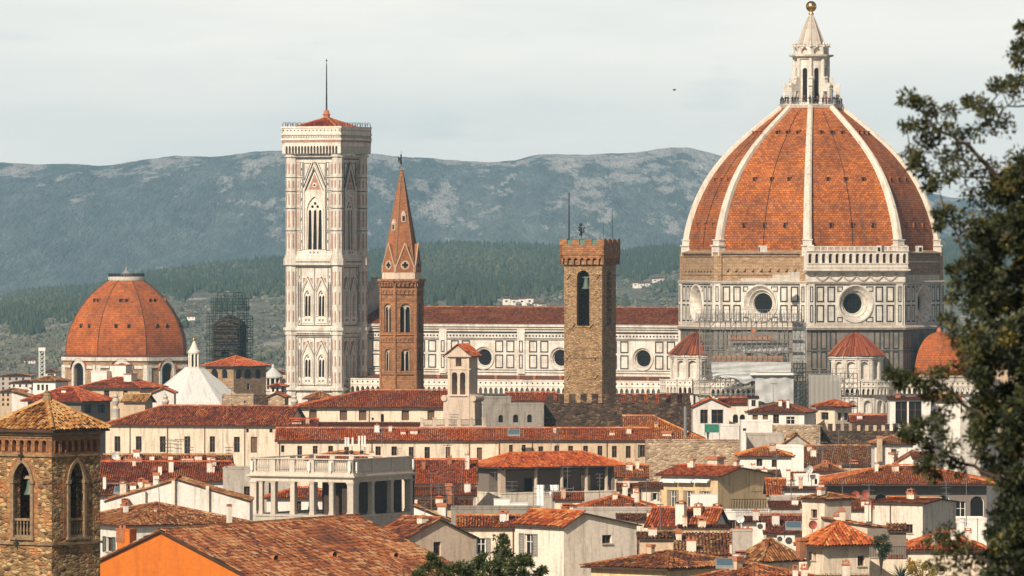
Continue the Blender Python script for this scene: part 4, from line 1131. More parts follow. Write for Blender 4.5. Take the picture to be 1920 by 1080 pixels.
for i in (0, 1):
    f = gf[i]
    for (r1_, r0_, nw) in stages[1:]:
        zt_, zb_ = zg(r1_+4), zg(r0_-3)
        if nw == 2:
            ringframe(dk, f, 1.5, WG-1.5, zb_, zt_, .17, .05)
            for u in (2.28, WG/2-.08, WG-2.42): sheet(dk, f, u, u+.14, zb_, zt_, .05)
            zmid = zb_+(zt_-zb_)*.74
            for u0_ in (1.7, WG-2.25):
                ringframe(dk, f, u0_, u0_+.55, zb_+1.9, zmid, .07, .05); sheet(pk, f, u0_+.16, u0_+.4, zb_+2.2, zmid-.3, .05)
                sheet(dk, f, u0_+.2, u0_+.36, zb_+.6, zb_+1.2, .05); sheet(dk, f, u0_+.2, u0_+.36, zmid+.9, zmid+1.5, .05)
            for cu in (WG/2-1.68, WG/2+1.68):
                t_ = zg(664 if r1_ > 600 else 544)
                for sgn in (-1, 1):
                    P = [(cu+sgn*1.45, t_+.5), (cu+sgn*1.45, t_+2.9), (cu+sgn*.32, t_+2.9)]
                    a, b, c = P; pk.poly([f.p(a[0]-sgn*.28,a[1]+.75,-.04), f.p(b[0]-sgn*.28,b[1]-.25,-.04), f.p(c[0]+sgn*.15,c[1]-.25,-.04)])
                    dk.tube(f.p(cu+sgn*1.5,t_-.1,-.06), f.p(cu+sgn*.05,t_+2.85,-.06), .07, n=4)
                for q in (-.4, .4):
                    z_ = zg(707 if r1_ > 600 else 593)-.85
                    for sg2 in (-1, 1): dk.tube(f.p(cu+q-.25, z_-.25*sg2, -.19), f.p(cu+q+.25, z_+.25*sg2, -.19), .06, n=4)
            n_ = 20
            for k in range(n_):
                u = 1.5+(WG-3.0)*(k+.5)/n_; v = zg(r1_-4); dk.poly([f.p(u-.2,v-.16,-.75), f.p(u,v-.02,-.75), f.p(u+.2,v-.16,-.75), f.p(u,v-.3,-.75)])
        else:
            rows_ = (301, 332, 357, 389, 432, 472)
            for r_ in rows_[1:-1]: sheet(dk, f, 1.2, WG/2-2.9, zg(r_+1.6), zg(r_), .05); sheet(dk, f, WG/2+2.9, WG-1.2, zg(r_+1.6), zg(r_), .05)
            for ra, rb in zip(rows_, rows_[1:]):
                for u0_, u1_ in ((1.2, 2.02), (2.14, 2.74), (WG-2.74, WG-2.14), (WG-2.02, WG-1.2)):
                    ringframe(dk if u1_-u0_ < .7 else pk, f, u0_, u1_, zg(rb-2), zg(ra+3), .09, .05)
                    if u1_-u0_ > .7: sheet(pk, f, u0_+.28, u1_-.28, zg(rb-5), zg(ra+6), .05)
                    else: sheet(dk, f, u0_+.2, u1_-.2, zg((ra+rb)/2+3), zg((ra+rb)/2-2), .05)
            for u in (2.8, WG-2.93): sheet(dk, f, u, u+.13, zg(472), zg(303), .05)
            cu = WG/2
            for sgn in (-1, 1):
                dk.tube(f.p(cu+sgn*2.75,zg(352),-.08), f.p(cu+sgn*.3,zg(304),-.08), .13, n=4); dk.tube(f.p(cu+sgn*2.2,zg(357),-.08), f.p(cu,zg(318),-.12), .08, n=4)
                a = [(cu+sgn*2.55, zg(338)), (cu+sgn*2.55, zg(306)), (cu+sgn*.95, zg(306))]
                for p, q in zip(a, a[1:]+a[:1]): dk.tube(f.p(*p,-.03), f.p(*q,-.03), .07, n=4)
            pk.poly([f.p(cu-1.5,zg(355),-.04), f.p(cu+1.5,zg(355),-.04), f.p(cu,zg(325),-.04)])
            pk.m = 1; pk.poly([f.p(cu+.5*math.cos(t),zg(347)+.5*math.sin(t),-.09) for t in np.linspace(0,2*math.pi,14)[:-1]]); pk.m = 0
            dk.poly([f.p(cu+.28*math.cos(t),zg(347)+.28*math.sin(t),-.13) for t in np.linspace(0,2*math.pi,12)[:-1]])
            for q in (-.9, 0, .9):
                for sg2 in (-1, 1): dk.tube(f.p(cu+q-.22, zg(473.5)-.22*sg2, -.29), f.p(cu+q+.22, zg(473.5)+.22*sg2, -.29), .05, n=4)
            n_ = 26
            for k in range(n_):
                u = 1.4+(WG-2.8)*(k+.5)/n_; 
                for vv_ in (zg(491), zg(298)): dk.poly([f.p(u-.16,vv_,-.88 if vv_ < 60 else -.05), f.p(u,vv_-.2,-.88 if vv_ < 60 else -.05), f.p(u+.16,vv_,-.88 if vv_ < 60 else -.05), f.p(u,vv_+.2,-.88 if vv_ < 60 else -.05)])
    # corner buttress strips
    for k_ in range(4):
        pass
for (sx, sy) in ((-1,-1),(1,-1),(1,1)):
    v8 = [(sx*h_+B*1.12*math.cos(R(22.5+45*k)), sy*h_+B*1.12*math.sin(R(22.5+45*k))) for k in range(8)]
    for k in range(8):
        a, b = v8[k], v8[(k+1) % 8]; L = math.dist(a, b); f = Face(a, ((b[0]-a[0])/L, (b[1]-a[1])/L), L)
        for (ra, rb) in ((303,330),(334,356),(360,388),(392,430),(434,470),(505,540),(544,575),(579,608),(634,660),(664,690),(694,722)):
            sheet(pk, f, L*.34, L*.66, zg(rb-4), zg(ra+4), .04)
        for r_ in (332, 358, 390, 432): sheet(dk, f, 0, L, zg(r_+1.4), zg(r_), .045)
dk.build('green_cladding', m_['marble_green'], camp); pk.build('pink_stripe', [m_['marble_pink'], m_['marble_pale']], camp)
# crowning gallery
mb = MB(); hw = h_+.75
tf = [Face((-hw,-hw),(1,0),2*hw), Face((hw,-hw),(0,1),2*hw), Face((hw,hw),(-1,0),2*hw), Face((-hw,hw),(0,-1),2*hw)]
for f in tf: machic(mb, f, -.8, 2*hw+.8, zg(288), zg(271), zg(262), 19, .8, 'pointed', .3)
H2 = hw+.85
for (r0_, r1_, o_) in ((262.5,259,.12),(253,249.5,.12),(240,237,.2)): mb.box(-H2-o_, H2+o_, -H2-o_, H2+o_, zg(r0_), zg(r1_)) if r0_ > 245 else None
pfc = [Face((-H2,-H2),(1,0),2*H2), Face((H2,-H2),(0,1),2*H2), Face((H2,H2),(-1,0),2*H2), Face((-H2,H2),(0,-1),2*H2)]
for f in pfc: band(mb, f, 0, 2*H2, zg(262), zg(237.5), .0, .4); band(mb, f, -.1, 2*H2+.1, zg(240), zg(237), .15, .45)
mb.build('parapet', m_['marble_pale'], camp)
dk = MB(); pk = MB()
for f in pfc[:2]:
    for k in range(16):
        u = (k+.5)*2*H2/16; r_ = .2; dk.poly([f.p(u-r_,zg(244.5),-.02), f.p(u,zg(244.5)-r_,-.02), f.p(u+r_,zg(244.5),-.02), f.p(u,zg(244.5)+r_,-.02)])
    for k in range(24):
        u = (k+.5)*2*H2/24; ringframe(dk, f, u-.26, u+.26, zg(258.3), zg(253.8), .08, .02)
    sheet(pk, f, 0, 2*H2, zg(266.5), zg(263), .0+.06)
dk.build('parapet_cladding', m_['marble_green'], camp); pk.build('parapet_cladding', m_['marble_pink'], camp)
mb = MB(); zr0, zr1 = zg(243), zg(219); q = H2-.9
mb.m = 1; mb.box(-q, q, -q, q, zr0-1.2, zr0-.05); mb.m = 0
for a, b in (((-q,-q),(q,-q)),((q,-q),(q,q)),((q,q),(-q,q)),((-q,q),(-q,-q))):
    P = [(a[0],a[1],zr0),(b[0],b[1],zr0),(0,0,zr1)]
    mb.m = 1; mb.poly(P); mb.m = 0; tiles(mb, P, .34, .55)
for a in ((-q,-q),(q,-q),(q,q),(-q,q)): ridgeline(mb, (a[0],a[1],zr0+.05), (0,0,zr1+.05), .2, .6)
ro = mb.build('tower_roof', [m_['tile_red'], m_['roof_bed']], camp)
mb = MB(); mb.lathe([(.75,zr1-.3),(.75,zr1+.5),(.95,zr1+.6),(.7,zr1+.9),(.5,zr1+1.6)], 8, (0,0), 0, cap=True); mb.build('mast_base', m_['terracotta'], ro)
mb = MB(); mb.tube((0,0,zr1+1.2),(0,0,zg(118)),.2,.11); mb.tube((0,0,zg(118)),(0,0,zg(108)),.05,.03); mb.ball((0,0,zg(112)),.2,8,6); mb.build('mast', m_['iron'], camp)
mb = MB()
for k in range(4):
    f = pfc[k]
    for i in range(12):
        u0_, u1_ = i*2*H2/12, (i+1)*2*H2/12
        mb.tube(f.p(u0_,zg(237),.3), f.p(u0_,zg(229.5),.3), .035, n=4)
        pts = [f.p(u0_+(u1_-u0_)*t, zg(237)+.95*math.sin(math.pi*t)**.5, .3) for t in np.linspace(0,1,8)]; mb.path(pts, [.03]*8, 4)
mb.build('railing', m_['iron'], camp)

# ================================================================== hexagonal brick spire
YB = 1262.0; sb = S(YB); 
def zb_(row): return ZC-(row-HY)/sb
bad = thing('brick_spire', 'slim hexagonal brown brick bell tower with pointed orange spire', 'church tower', (X(753, YB), YB, 0), R(0))
RB = 40/sb
a0 = R(-90-17.5)
v6, f6 = regular_faces(6, RB, a0)
mb = MB()
mbt = []
for k, f in enumerate(f6):
    L = f.w; c = L/2
    hs = [dict(u0=c-1.02, u1=c+1.02, v0=zb_(623), v1=zb_(569), k='round', depth=.7), dict(u0=c-.82, u1=c+.82, v0=zb_(695), v1=zb_(654), k='round', depth=.6)]
    wall(mb, f, 0, zb_(533), hs, .6); mbt.append((f, hs))
sh = mb.build('shaft', m_['badia_brick'], bad)
mb = MB()
for f, hs in mbt:
    for h in hs: archring(mb, f, h, .22, .1)
    for (r0_, r1_, o_) in ((628,625.5,.22),(702,699.5,.22),(632,630,.1)): band(mb, f, -.05, f.w+.05, zb_(r0_), zb_(r1_), o_)
    for (za, zt2, ro_) in ((552,543,541),(537,529,527.5)): machic(mb, f, 0, f.w, zb_(za), zb_(zt2), zb_(ro_), 5, .22 if za > 540 else .42, 'round', .3)
    machic(mb, f, 0, f.w, zb_(641), zb_(633.5), zb_(632), 5, .15, 'round', .3)
    band(mb, f, -.3, f.w+.3, zb_(527.4), zb_(523), .65)
    for e in (0, f.w): mb.tube(f.p(e,0,.05), f.p(e,zb_(533),.05), .3, n=6)
mb.build('cornice', m_['badia_brick'], bad)
for k in (5, 0, 1):
    f, hs = mbt[k]
    for h in hs:
        c = (h['u0']+h['u1'])/2; mb = MB(); g = Face(f.p(0,0,.3)[:2], f.U, f.w); w_ = (h['u1']-h['u0'])/2-.08
        sp = h['v1']-(h['u1']-h['u0'])/2
        hh = [dict(u0=h['u0']+.1, u1=c-.1, v0=h['v0'], v1=sp+.35, k='round'), dict(u0=c+.1, u1=h['u1']-.1, v0=h['v0'], v1=sp+.35, k='round')]
        us = np.linspace(h['u0'], h['u1'], 21); r_ = (h['u1']-h['u0'])/2
        for i in range(20):
            a, b = us[i], us[i+1]
            def low(u):
                for q in hh:
                    if q['u0'] <= u <= q['u1']: rr_ = (q['u1']-q['u0'])/2; return q['v1']-rr_+math.sqrt(max(rr_**2-(u-(q['u0']+rr_))**2, 0))
                return h['v0']
            top = lambda u: sp+math.sqrt(max(r_*r_-(u-c)**2, 0))
            mb.poly([g.p(a,low(a+1e-4)), g.p(b,low(b-1e-4)), g.p(b,max(top(b),low(b-1e-4))), g.p(a,max(top(a),low(a+1e-4)))])
        mb.tube(g.p(c,h['v0'],-.02), g.p(c,sp,-.02), .11, n=7); mb.obox(g.p(c,0,0)[:2], g.U, g.Nn, -.2, .2, -.15, .15, sp-.1, sp+.15)
        o = mb.build('window', m_['stone_trim'], bad)
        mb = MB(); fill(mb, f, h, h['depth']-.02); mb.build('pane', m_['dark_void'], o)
vp, fp = regular_faces(6, 37.3/sb, a0)
mb = MB(); mb.prism(vp, zb_(523), zb_(511)); mb.build('plinth', m_['beige_stone'], bad)
mb = MB(); mb.lathe([(36.8/sb,zb_(511)),(4.2/sb,zb_(330)),(.3,zb_(318))], 6, (0,0), a0)
spire = mb.build('spire', m_['spire_brick'], bad)
mb = MB()
for k in range(6):
    a = a0+R(60*k); ca, sa = math.cos(a), math.sin(a)
    mb.path([(37.4/sb*ca,37.4/sb*sa,zb_(511)),(4.6/sb*ca,4.6/sb*sa,zb_(330))], [.12,.08], 5)
mb.lathe([(.42,zb_(332)),(.5,zb_(330)),(.35,zb_(327)),(.42,zb_(324)),(.2,zb_(319)),(.04,zb_(312))], 8)
mb.build('spire_rib', m_['old_trim'], spire)
for k in (5, 0, 1):
    f = fp[k]; c = f.w/2; mb = MB(); w_ = f.w*.47
    P = [(c-w_, zb_(511)), (c+w_, zb_(511)), (c+w_, zb_(500)), (c, zb_(457)), (c-w_, zb_(500))]
    mb.hexa([f.p(a,b,.9) for a,b in P], [f.p(a,b,.0) for a,b in P])
    o = mb.build('gablet', m_['spire_brick'], spire)
    mb = MB(); zc2 = zb_(497); rr_ = .88
    mb.poly([f.p(c+rr_*math.cos(t), zc2+rr_*math.sin(t), -.05) for t in np.linspace(0,2*math.pi,20)[:-1]])
    for s2 in (-1,1): mb.tube(f.p(c+s2*w_,zb_(501),-.06), f.p(c,zb_(456),-.06), .12, n=5)
    mb.tube(f.p(c-w_,zb_(511),-.04), f.p(c-w_,zb_(457+40),-.04), .12, n=5); mb.tube(f.p(c+w_,zb_(511),-.04), f.p(c+w_,zb_(457+40),-.04), .12, n=5)
    mb.build('gablet_trim', m_['tan'], o)
    mb = MB()
    for (dx, dz) in ((0,.36),(0,-.36),(.36,0),(-.36,0),(0,0)):
        mb.poly([f.p(c+dx+.27*math.cos(t), zc2+dz+.27*math.sin(t), -.09-.005*(dx+dz)) for t in np.linspace(0,2*math.pi,12)[:-1]])
    mb.build('quatrefoil', m_['dark_void'], o)
# little dormers on the spire
for px_, ro in ((755, 409), (738, 425)):
    f = f6[0] if px_ > 745 else f6[5]; zz_ = zb_(ro); r_ = np.interp(zz_, [zb_(511), zb_(330)], [36.8/sb, 4.2/sb])*math.cos(R(30))
    an = math.atan2(-f.Nn[1], -f.Nn[0]); U_ = (math.cos(an), math.sin(an)); V_ = (-U_[1], U_[0])
    mb = MB(); mb.obox((0,0), U_, V_, r_-.7, r_+.25, -.42, .42, zz_-.75, zz_+.6)
    tri = [(-.5,zz_+.6),(.5,zz_+.6),(0,zz_+1.5)]
    mb.hexa([(U_[0]*(r_-.7)+V_[0]*a, U_[1]*(r_-.7)+V_[1]*a, b) for a,b in tri], [(U_[0]*(r_+.3)+V_[0]*a, U_[1]*(r_+.3)+V_[1]*a, b) for a,b in tri])
    mb.m = 1; mb.obox((0,0), U_, V_, r_, r_+.28, -.24, .24, zz_-.55, zz_+.4); mb.build('dormer', [m_['beige_stone'], m_['dark_void']], spire)
mb = MB(); zt_ = zb_(312); mb.tube((0,0,zt_-.6),(0,0,zb_(283)),.05,.03,n=5)
b_ = zb_(308)   # angel-shaped vane seen from the side
mb.path([(-.15,0,b_),(-.2,0,b_+.7),(-.16,0,b_+1.3),(-.12,0,b_+1.6)],[.28,.2,.16,.08],7); mb.ball((-.15,0,b_+1.75),.16,8,6)
mb.hexa([(-.25,-.03,b_+1.2),(-.75,-.03,b_+1.5),(-.6,-.03,b_+.2)],[(-.25,.03,b_+1.2),(-.75,.03,b_+1.5),(-.6,.03,b_+.2)])
mb.build('weathervane', m_['iron'], bad)

# ================================================================== crenellated stone tower
YT = 1150.0; st_ = S(YT); TA = R(21.6)
def zt(row): return ZC-(row-HY)/st_
WT = 71/st_/math.cos(TA); cnx = (X(1129, YT), YT)
DT = 27/st_/math.sin(TA)
ctr = (cnx[0]-math.cos(TA)*WT/2+math.sin(TA)*DT/2, cnx[1]+math.sin(TA)*WT/2+math.cos(TA)*DT/2)
bar = thing('stone_tower', 'square rough stone tower with battlements and tall arched bell opening', 'tower', (ctr[0], ctr[1], 0), -TA)
def rect_faces(a, b): return [Face((-a/2,-b/2),(1,0),a), Face((a/2,-b/2),(0,1),b), Face((a/2,b/2),(-1,0),a), Face((-a/2,b/2),(0,-1),b)]
tf = rect_faces(WT, DT); mb = MB()
for f in tf:
    h = dict(u0=f.w/2-1.2, u1=f.w/2+1.2, v0=zt(611), v1=zt(507), k='round'); wall(mb, f, 0, zt(478), [h], .9)
sh = mb.build('shaft', m_['bargello_stone'], bar)
mb = MB()
for f in tf:
    band(mb, f, f.w/2-1.5, f.w/2+1.5, zt(614), zt(611), .2); band(mb, f, -.04, f.w+.04, zt(671.5), zt(670), .12)
mb.build('string_course', m_['bargello_stone'], bar)
mb = MB()
O_ = .55
for f in tf: machic(mb, f, -O_, f.w+O_, zt(496), zt(482), zt(478), 7, O_, 'round', .32)
a_, b_ = WT+2*O_+.1, DT+2*O_+.1
pfz = rect_faces(a_, b_)
for f in pfz:
    band(mb, f, 0, f.w, zt(479), zt(459), .0, .5)
    nm = 4; mw = f.w/(nm*2-1)*1.12; gw = (f.w-nm*mw)/(nm-1)
    for k in range(nm): band(mb, f, k*(mw+gw), k*(mw+gw)+mw, zt(459.02), zt(448), .002, .5)
    band(mb, f, -.06, f.w+.06, zt(477.5), zt(476), .1)
mb.build('battlement', m_['badia_brick'], bar)
mb = MB(); mb.box(-a_/2+.3, a_/2-.3, -b_/2+.3, b_/2-.3, zt(477), zt(470)); mb.build('roof_deck', m_['lead'], bar)
mb = MB()
for f in pfz[:2]:
    nm = 4; mw = f.w/(nm*2-1)*1.12; gw = (f.w-nm*mw)/(nm-1)
    for k in range(nm-1): band(mb, f, k*(mw+gw)+mw+.05, (k+1)*(mw+gw)-.05, zt(459), zt(450), -.2, .3)
mb.build('crenel_screen', m_['copper_green'], bar)
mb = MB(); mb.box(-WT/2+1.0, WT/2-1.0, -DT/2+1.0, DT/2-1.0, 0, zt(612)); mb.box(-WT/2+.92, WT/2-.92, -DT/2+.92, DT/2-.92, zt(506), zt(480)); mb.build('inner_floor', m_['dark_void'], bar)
mb = MB()
zz_ = zt(532); mb.lathe([(.05,zz_+1.0),(.35,zz_+.95),(.45,zz_+.2),(.6,zz_-.5),(.85,zz_-.9),(.8,zz_-.95),(.4,zz_-.4)], 14, (0,-DT/2+1.6)); mb.tube((-WT/2+1,-DT/2+1.6,zz_+1.1),(WT/2-1,-DT/2+1.6,zz_+1.1),.16)
mb.build('bell', m_['bronze'], bar)
mb = MB()
for (ux, row) in ((.12,520),(.9,520),(.25,612),(.72,612),(.1,672),(.85,672),(.12,710),(.85,708)):
    f = tf[0]; mb.tube(f.p(ux*f.w-.32, zt(row)-.42, -.08), f.p(ux*f.w+.32, zt(row)+.42, -.08), .06, n=4)
mb.build('wall_anchor', m_['iron'], bar)
def at_tower(px_): return ((px_-CX)/F*YT-ctr[0])
for px_, r0_, r_, yy in ((1067, 361, .15, -1.0), (1131, 416, .05, 1.0), (1148, 392, .06, 2.0)):
    mb = MB(); c, s_ = math.cos(TA), math.sin(TA); wx = (px_-CX)/F*(ctr[1]+yy)-ctr[0]; lx, ly = c*wx-s_*yy, s_*wx+c*yy
    mb.tube((lx,ly,zt(472)),(lx,ly,zt(r0_)),r_,r_*.6,n=6); mb.build('mast', m_['iron'], bar)
mb = MB(); yy = -2.2; wx = (1090-CX)/F*(ctr[1]+yy)-ctr[0]; c, s_ = math.cos(TA), math.sin(TA); lx, ly = c*wx-s_*yy, s_*wx+c*yy
P = lambda dx, dz: (lx+dx, ly, zt(441)+dz)
mb.tube((lx,ly,zt(472)),P(0,.2),.05,n=5)
mb.path([P(-.1,0),P(0,.5),P(-.08,1.0),P(-.05,1.45)],[.16,.26,.3,.22],7); mb.ball(P(-.1,1.85),.3,8,6)      # rampant lion vane
for a in ([(-.05,1.3),(-.4,1.5),(-.5,1.25)],[(-.05,1.1),(-.42,1.05),(-.48,.8)],[(0,.4),(-.3,.2),(-.32,-.1)],[(0,.3),(.15,0),(0,-.25)],[(.1,.4),(.5,.6),(.42,1.1),(.6,1.4)]):
    mb.path([P(*q) for q in a],[.11]*len(a),5)
mb.build('weathervane', m_['iron'], bar)

# ================================================================== houses
class H: pass
HS = []
def along(O, U, px):
    """distance along a horizontal line at which it is seen at photo column px"""
    t = (px-CX)/F
    return (t*O[1]-O[0])/(U[0]-t*U[1])
def frame(L, C, Rr, Y, a, d):
    h = H(); N0 = (X(C, Y), Y)
    if a >= 0:
        rot = -R(a); U = (math.cos(rot), math.sin(rot)); V = (-U[1], U[0])
        w_ = -along(N0, U, L)
        if a > 0 and Rr is not None and Rr > C: d = along(N0, V, Rr)
        O = (N0[0]-U[0]*w_, N0[1]-U[1]*w_)
    else:
        rot = R(-a); U = (math.cos(rot), math.sin(rot)); V = (-U[1], U[0])
        w_ = along(N0, U, Rr); O = N0
        if L is not None and L < C: d = along(N0, V, L)
    h.w, h.d, h.O, h.rot, h.U, h.V, h.a, h.C, h.Y = w_, d, O, rot, U, V, a, C, Y
    h.inv = (O[0], O[1], rot)
    h.front = Face((0,0),(1,0),w_); h.right = Face((w_,0),(0,1),d); h.left = Face((0,d),(0,-1),d); h.back = Face((w_,d),(-1,0),w_)
    h.side = h.right if a >= 0 else h.left
    return h
def local_Y(h, x, y): return h.O[1]+h.U[1]*x+h.V[1]*y
def zrow(h, row, x, y): return Z(row, local_Y(h, x, y))
WINM = {'dark': None, 'shut': 'shutter_grey', 'green': 'shutter_green', 'brown': 'wood_brown', 'white': 'white_paint'}
def window_part(f, q, parent, style='dark', dep=.25, sill=True):
    u0, u1, v0, v1 = q['u0'], q['u1'], q['v0'], q['v1']; k = q.get('k', 'rect')
    mb = MB(); t = min(.09, (u1-u0)*.12); g = Face(f.p(0,0,dep)[:2], f.U, f.w)
    if k == 'rect':
        for a in ((u0,u0+t,v0,v1),(u1-t,u1,v0,v1),(u0+t,u1-t,v0,v0+t),(u0+t,u1-t,v1-t,v1)): band(mb, g, *a, .06)
        c = (u0+u1)/2
        if u1-u0 > .6: band(mb, g, c-t*.5, c+t*.5, v0+t, v1-t, .07)
        if v1-v0 > 1.3: band(mb, g, u0+t, c-t*.5, v0+(v1-v0)*.62, v0+(v1-v0)*.62+t*.7, .05); band(mb, g, c+t*.5, u1-t, v0+(v1-v0)*.62, v0+(v1-v0)*.62+t*.7, .05)
    else: archring(mb, Face(f.p(0,0,dep)[:2], f.U, f.w), dict(q, u0=u0+t, u1=u1-t, v1=v1-t), t, .06)
    o = mb.build('window', m_['wood_brown' if style not in ('shut', 'white') else 'white_paint'], parent)
    mb = MB(); fill(mb, f, q, dep+.01)
    mb.build('pane', m_['window_glass'] if style != 'brown' else m_['wood_brown'], o)
    if style in ('shut', 'green'):
        sw = (u1-u0)*.52
        for (a, b) in ((u0-sw, u0-.02), (u1+.02, u1+sw)):
            mb = MB()
            for e in ((a,a+.07,v0-.05,v1+.05),(b-.07,b,v0-.05,v1+.05),(a+.07,b-.07,v0-.05,v0+.06),(a+.07,b-.07,v1-.06,v1+.05)): band(mb, f, *e, .08, -.02)
            n = max(int((v1-v0)/.16), 4)
            for i in range(n):
                z = v0+.06+(v1-v0-.12)*(i+.2)/n; band(mb, f, a+.07, b-.07, z, z+.09, .06, -.03)
            mb.build('shutter', m_[WINM[style]], o)
    if sill:
        mb = MB(); band(mb, f, u0-.12, u1+.12, v0-.12, v0-.003, .14); mb.build('sill', m_['stone_trim'], o)
    return o
def roofpolys(h, kind, ze, zt, o, hip, rf=.5):
    w_, d = h.w, h.d; out = []; ridge = []
    if kind == 'gx':
        m = d*rf
        out = [([(-o,-o,ze),(w_+o,-o,ze),(w_+o,m,zt),(-o,m,zt)], True), ([(w_+o,d+o,ze),(-o,d+o,ze),(-o,m,zt),(w_+o,m,zt)], False)]
        ridge = [((-o,m,zt),(w_+o,m,zt))]
    elif kind == 'gy':
        out = [([(w_+o,-o,ze),(w_+o,d+o,ze),(w_/2,d+o,zt),(w_/2,-o,zt)], True), ([(-o,d+o,ze),(-o,-o,ze),(w_/2,-o,zt),(w_/2,d+o,zt)], True)]
        ridge = [((w_/2,-o,zt),(w_/2,d+o,zt))]
    elif kind == 'hip':   # ridge along x
        i = min(hip if hip is not None else d/2+o, w_/2+o)
        a, b = (-o+i, d/2, zt), (w_+o-i, d/2, zt)
        out = [([(-o,-o,ze),(w_+o,-o,ze),b,a], True), ([(w_+o,d+o,ze),(-o,d+o,ze),a,b], False), ([(w_+o,-o,ze),(w_+o,d+o,ze),b], True), ([(-o,d+o,ze),(-o,-o,ze),a], True)]
        ridge = [((-o,-o,ze),a), ((w_+o,-o,ze),b), ((w_+o,d+o,ze),b), ((-o,d+o,ze),a)]+([(a,b)] if b[0]-a[0] > .3 else [])
    elif kind == 'hipl' or kind == 'hipr':   # hip at one end, gable at the other
        i = hip if hip is not None else d/2+o
        a = (-o+i, d/2, zt) if kind == 'hipl' else (-o, d/2, zt); b = (w_+o, d/2, zt) if kind == 'hipl' else (w_+o-i, d/2, zt)
        out = [([(-o,-o,ze),(w_+o,-o,ze),b,a], True), ([(w_+o,d+o,ze),(-o,d+o,ze),a,b], False)]
        out += [([(-o,d+o,ze),(-o,-o,ze),a], True)] if kind == 'hipl' else [([(w_+o,-o,ze),(w_+o,d+o,ze),b], True)]
        e = (-o,-o,ze) if kind == 'hipl' else (w_+o,-o,ze)
        ridge = [(a,b),(e, a if kind == 'hipl' else b)]
    elif kind == 'hipy':
        i = min(hip if hip is not None else w_/2+o, d/2+o)
        a, b = (w_/2, -o+i, zt), (w_/2, d+o-i, zt)
        out = [([(-o,-o,ze),(w_+o,-o,ze),a], True), ([(w_+o,-o,ze),(w_+o,d+o,ze),b,a], True), ([(w_+o,d+o,ze),(-o,d+o,ze),b], False), ([(-o,d+o,ze),(-o,-o,ze),a,b], True)]
        ridge = [((-o,-o,ze),a), ((w_+o,-o,ze),a), ((w_+o,d+o,ze),b), ((-o,d+o,ze),b)]+([(a,b)] if b[1]-a[1] > .3 else [])
    elif kind == 'shed':
        out = [([(-o,-o,ze),(w_+o,-o,ze),(w_+o,d+o*.3,zt),(-o,d+o*.3,zt)], True)]
    elif kind == 'shedl':  # high on the right, falls to the left
        out = [([(-o,d+o,ze),(-o,-o,ze),(w_+o*.3,-o,zt),(w_+o*.3,d+o,zt)], True)]
    elif kind == 'shedr':
        out = [([(w_+o,-o,ze),(w_+o,d+o,ze),(-o*.3,d+o,zt),(-o*.3,-o,zt)], True)]
    return out, ridge
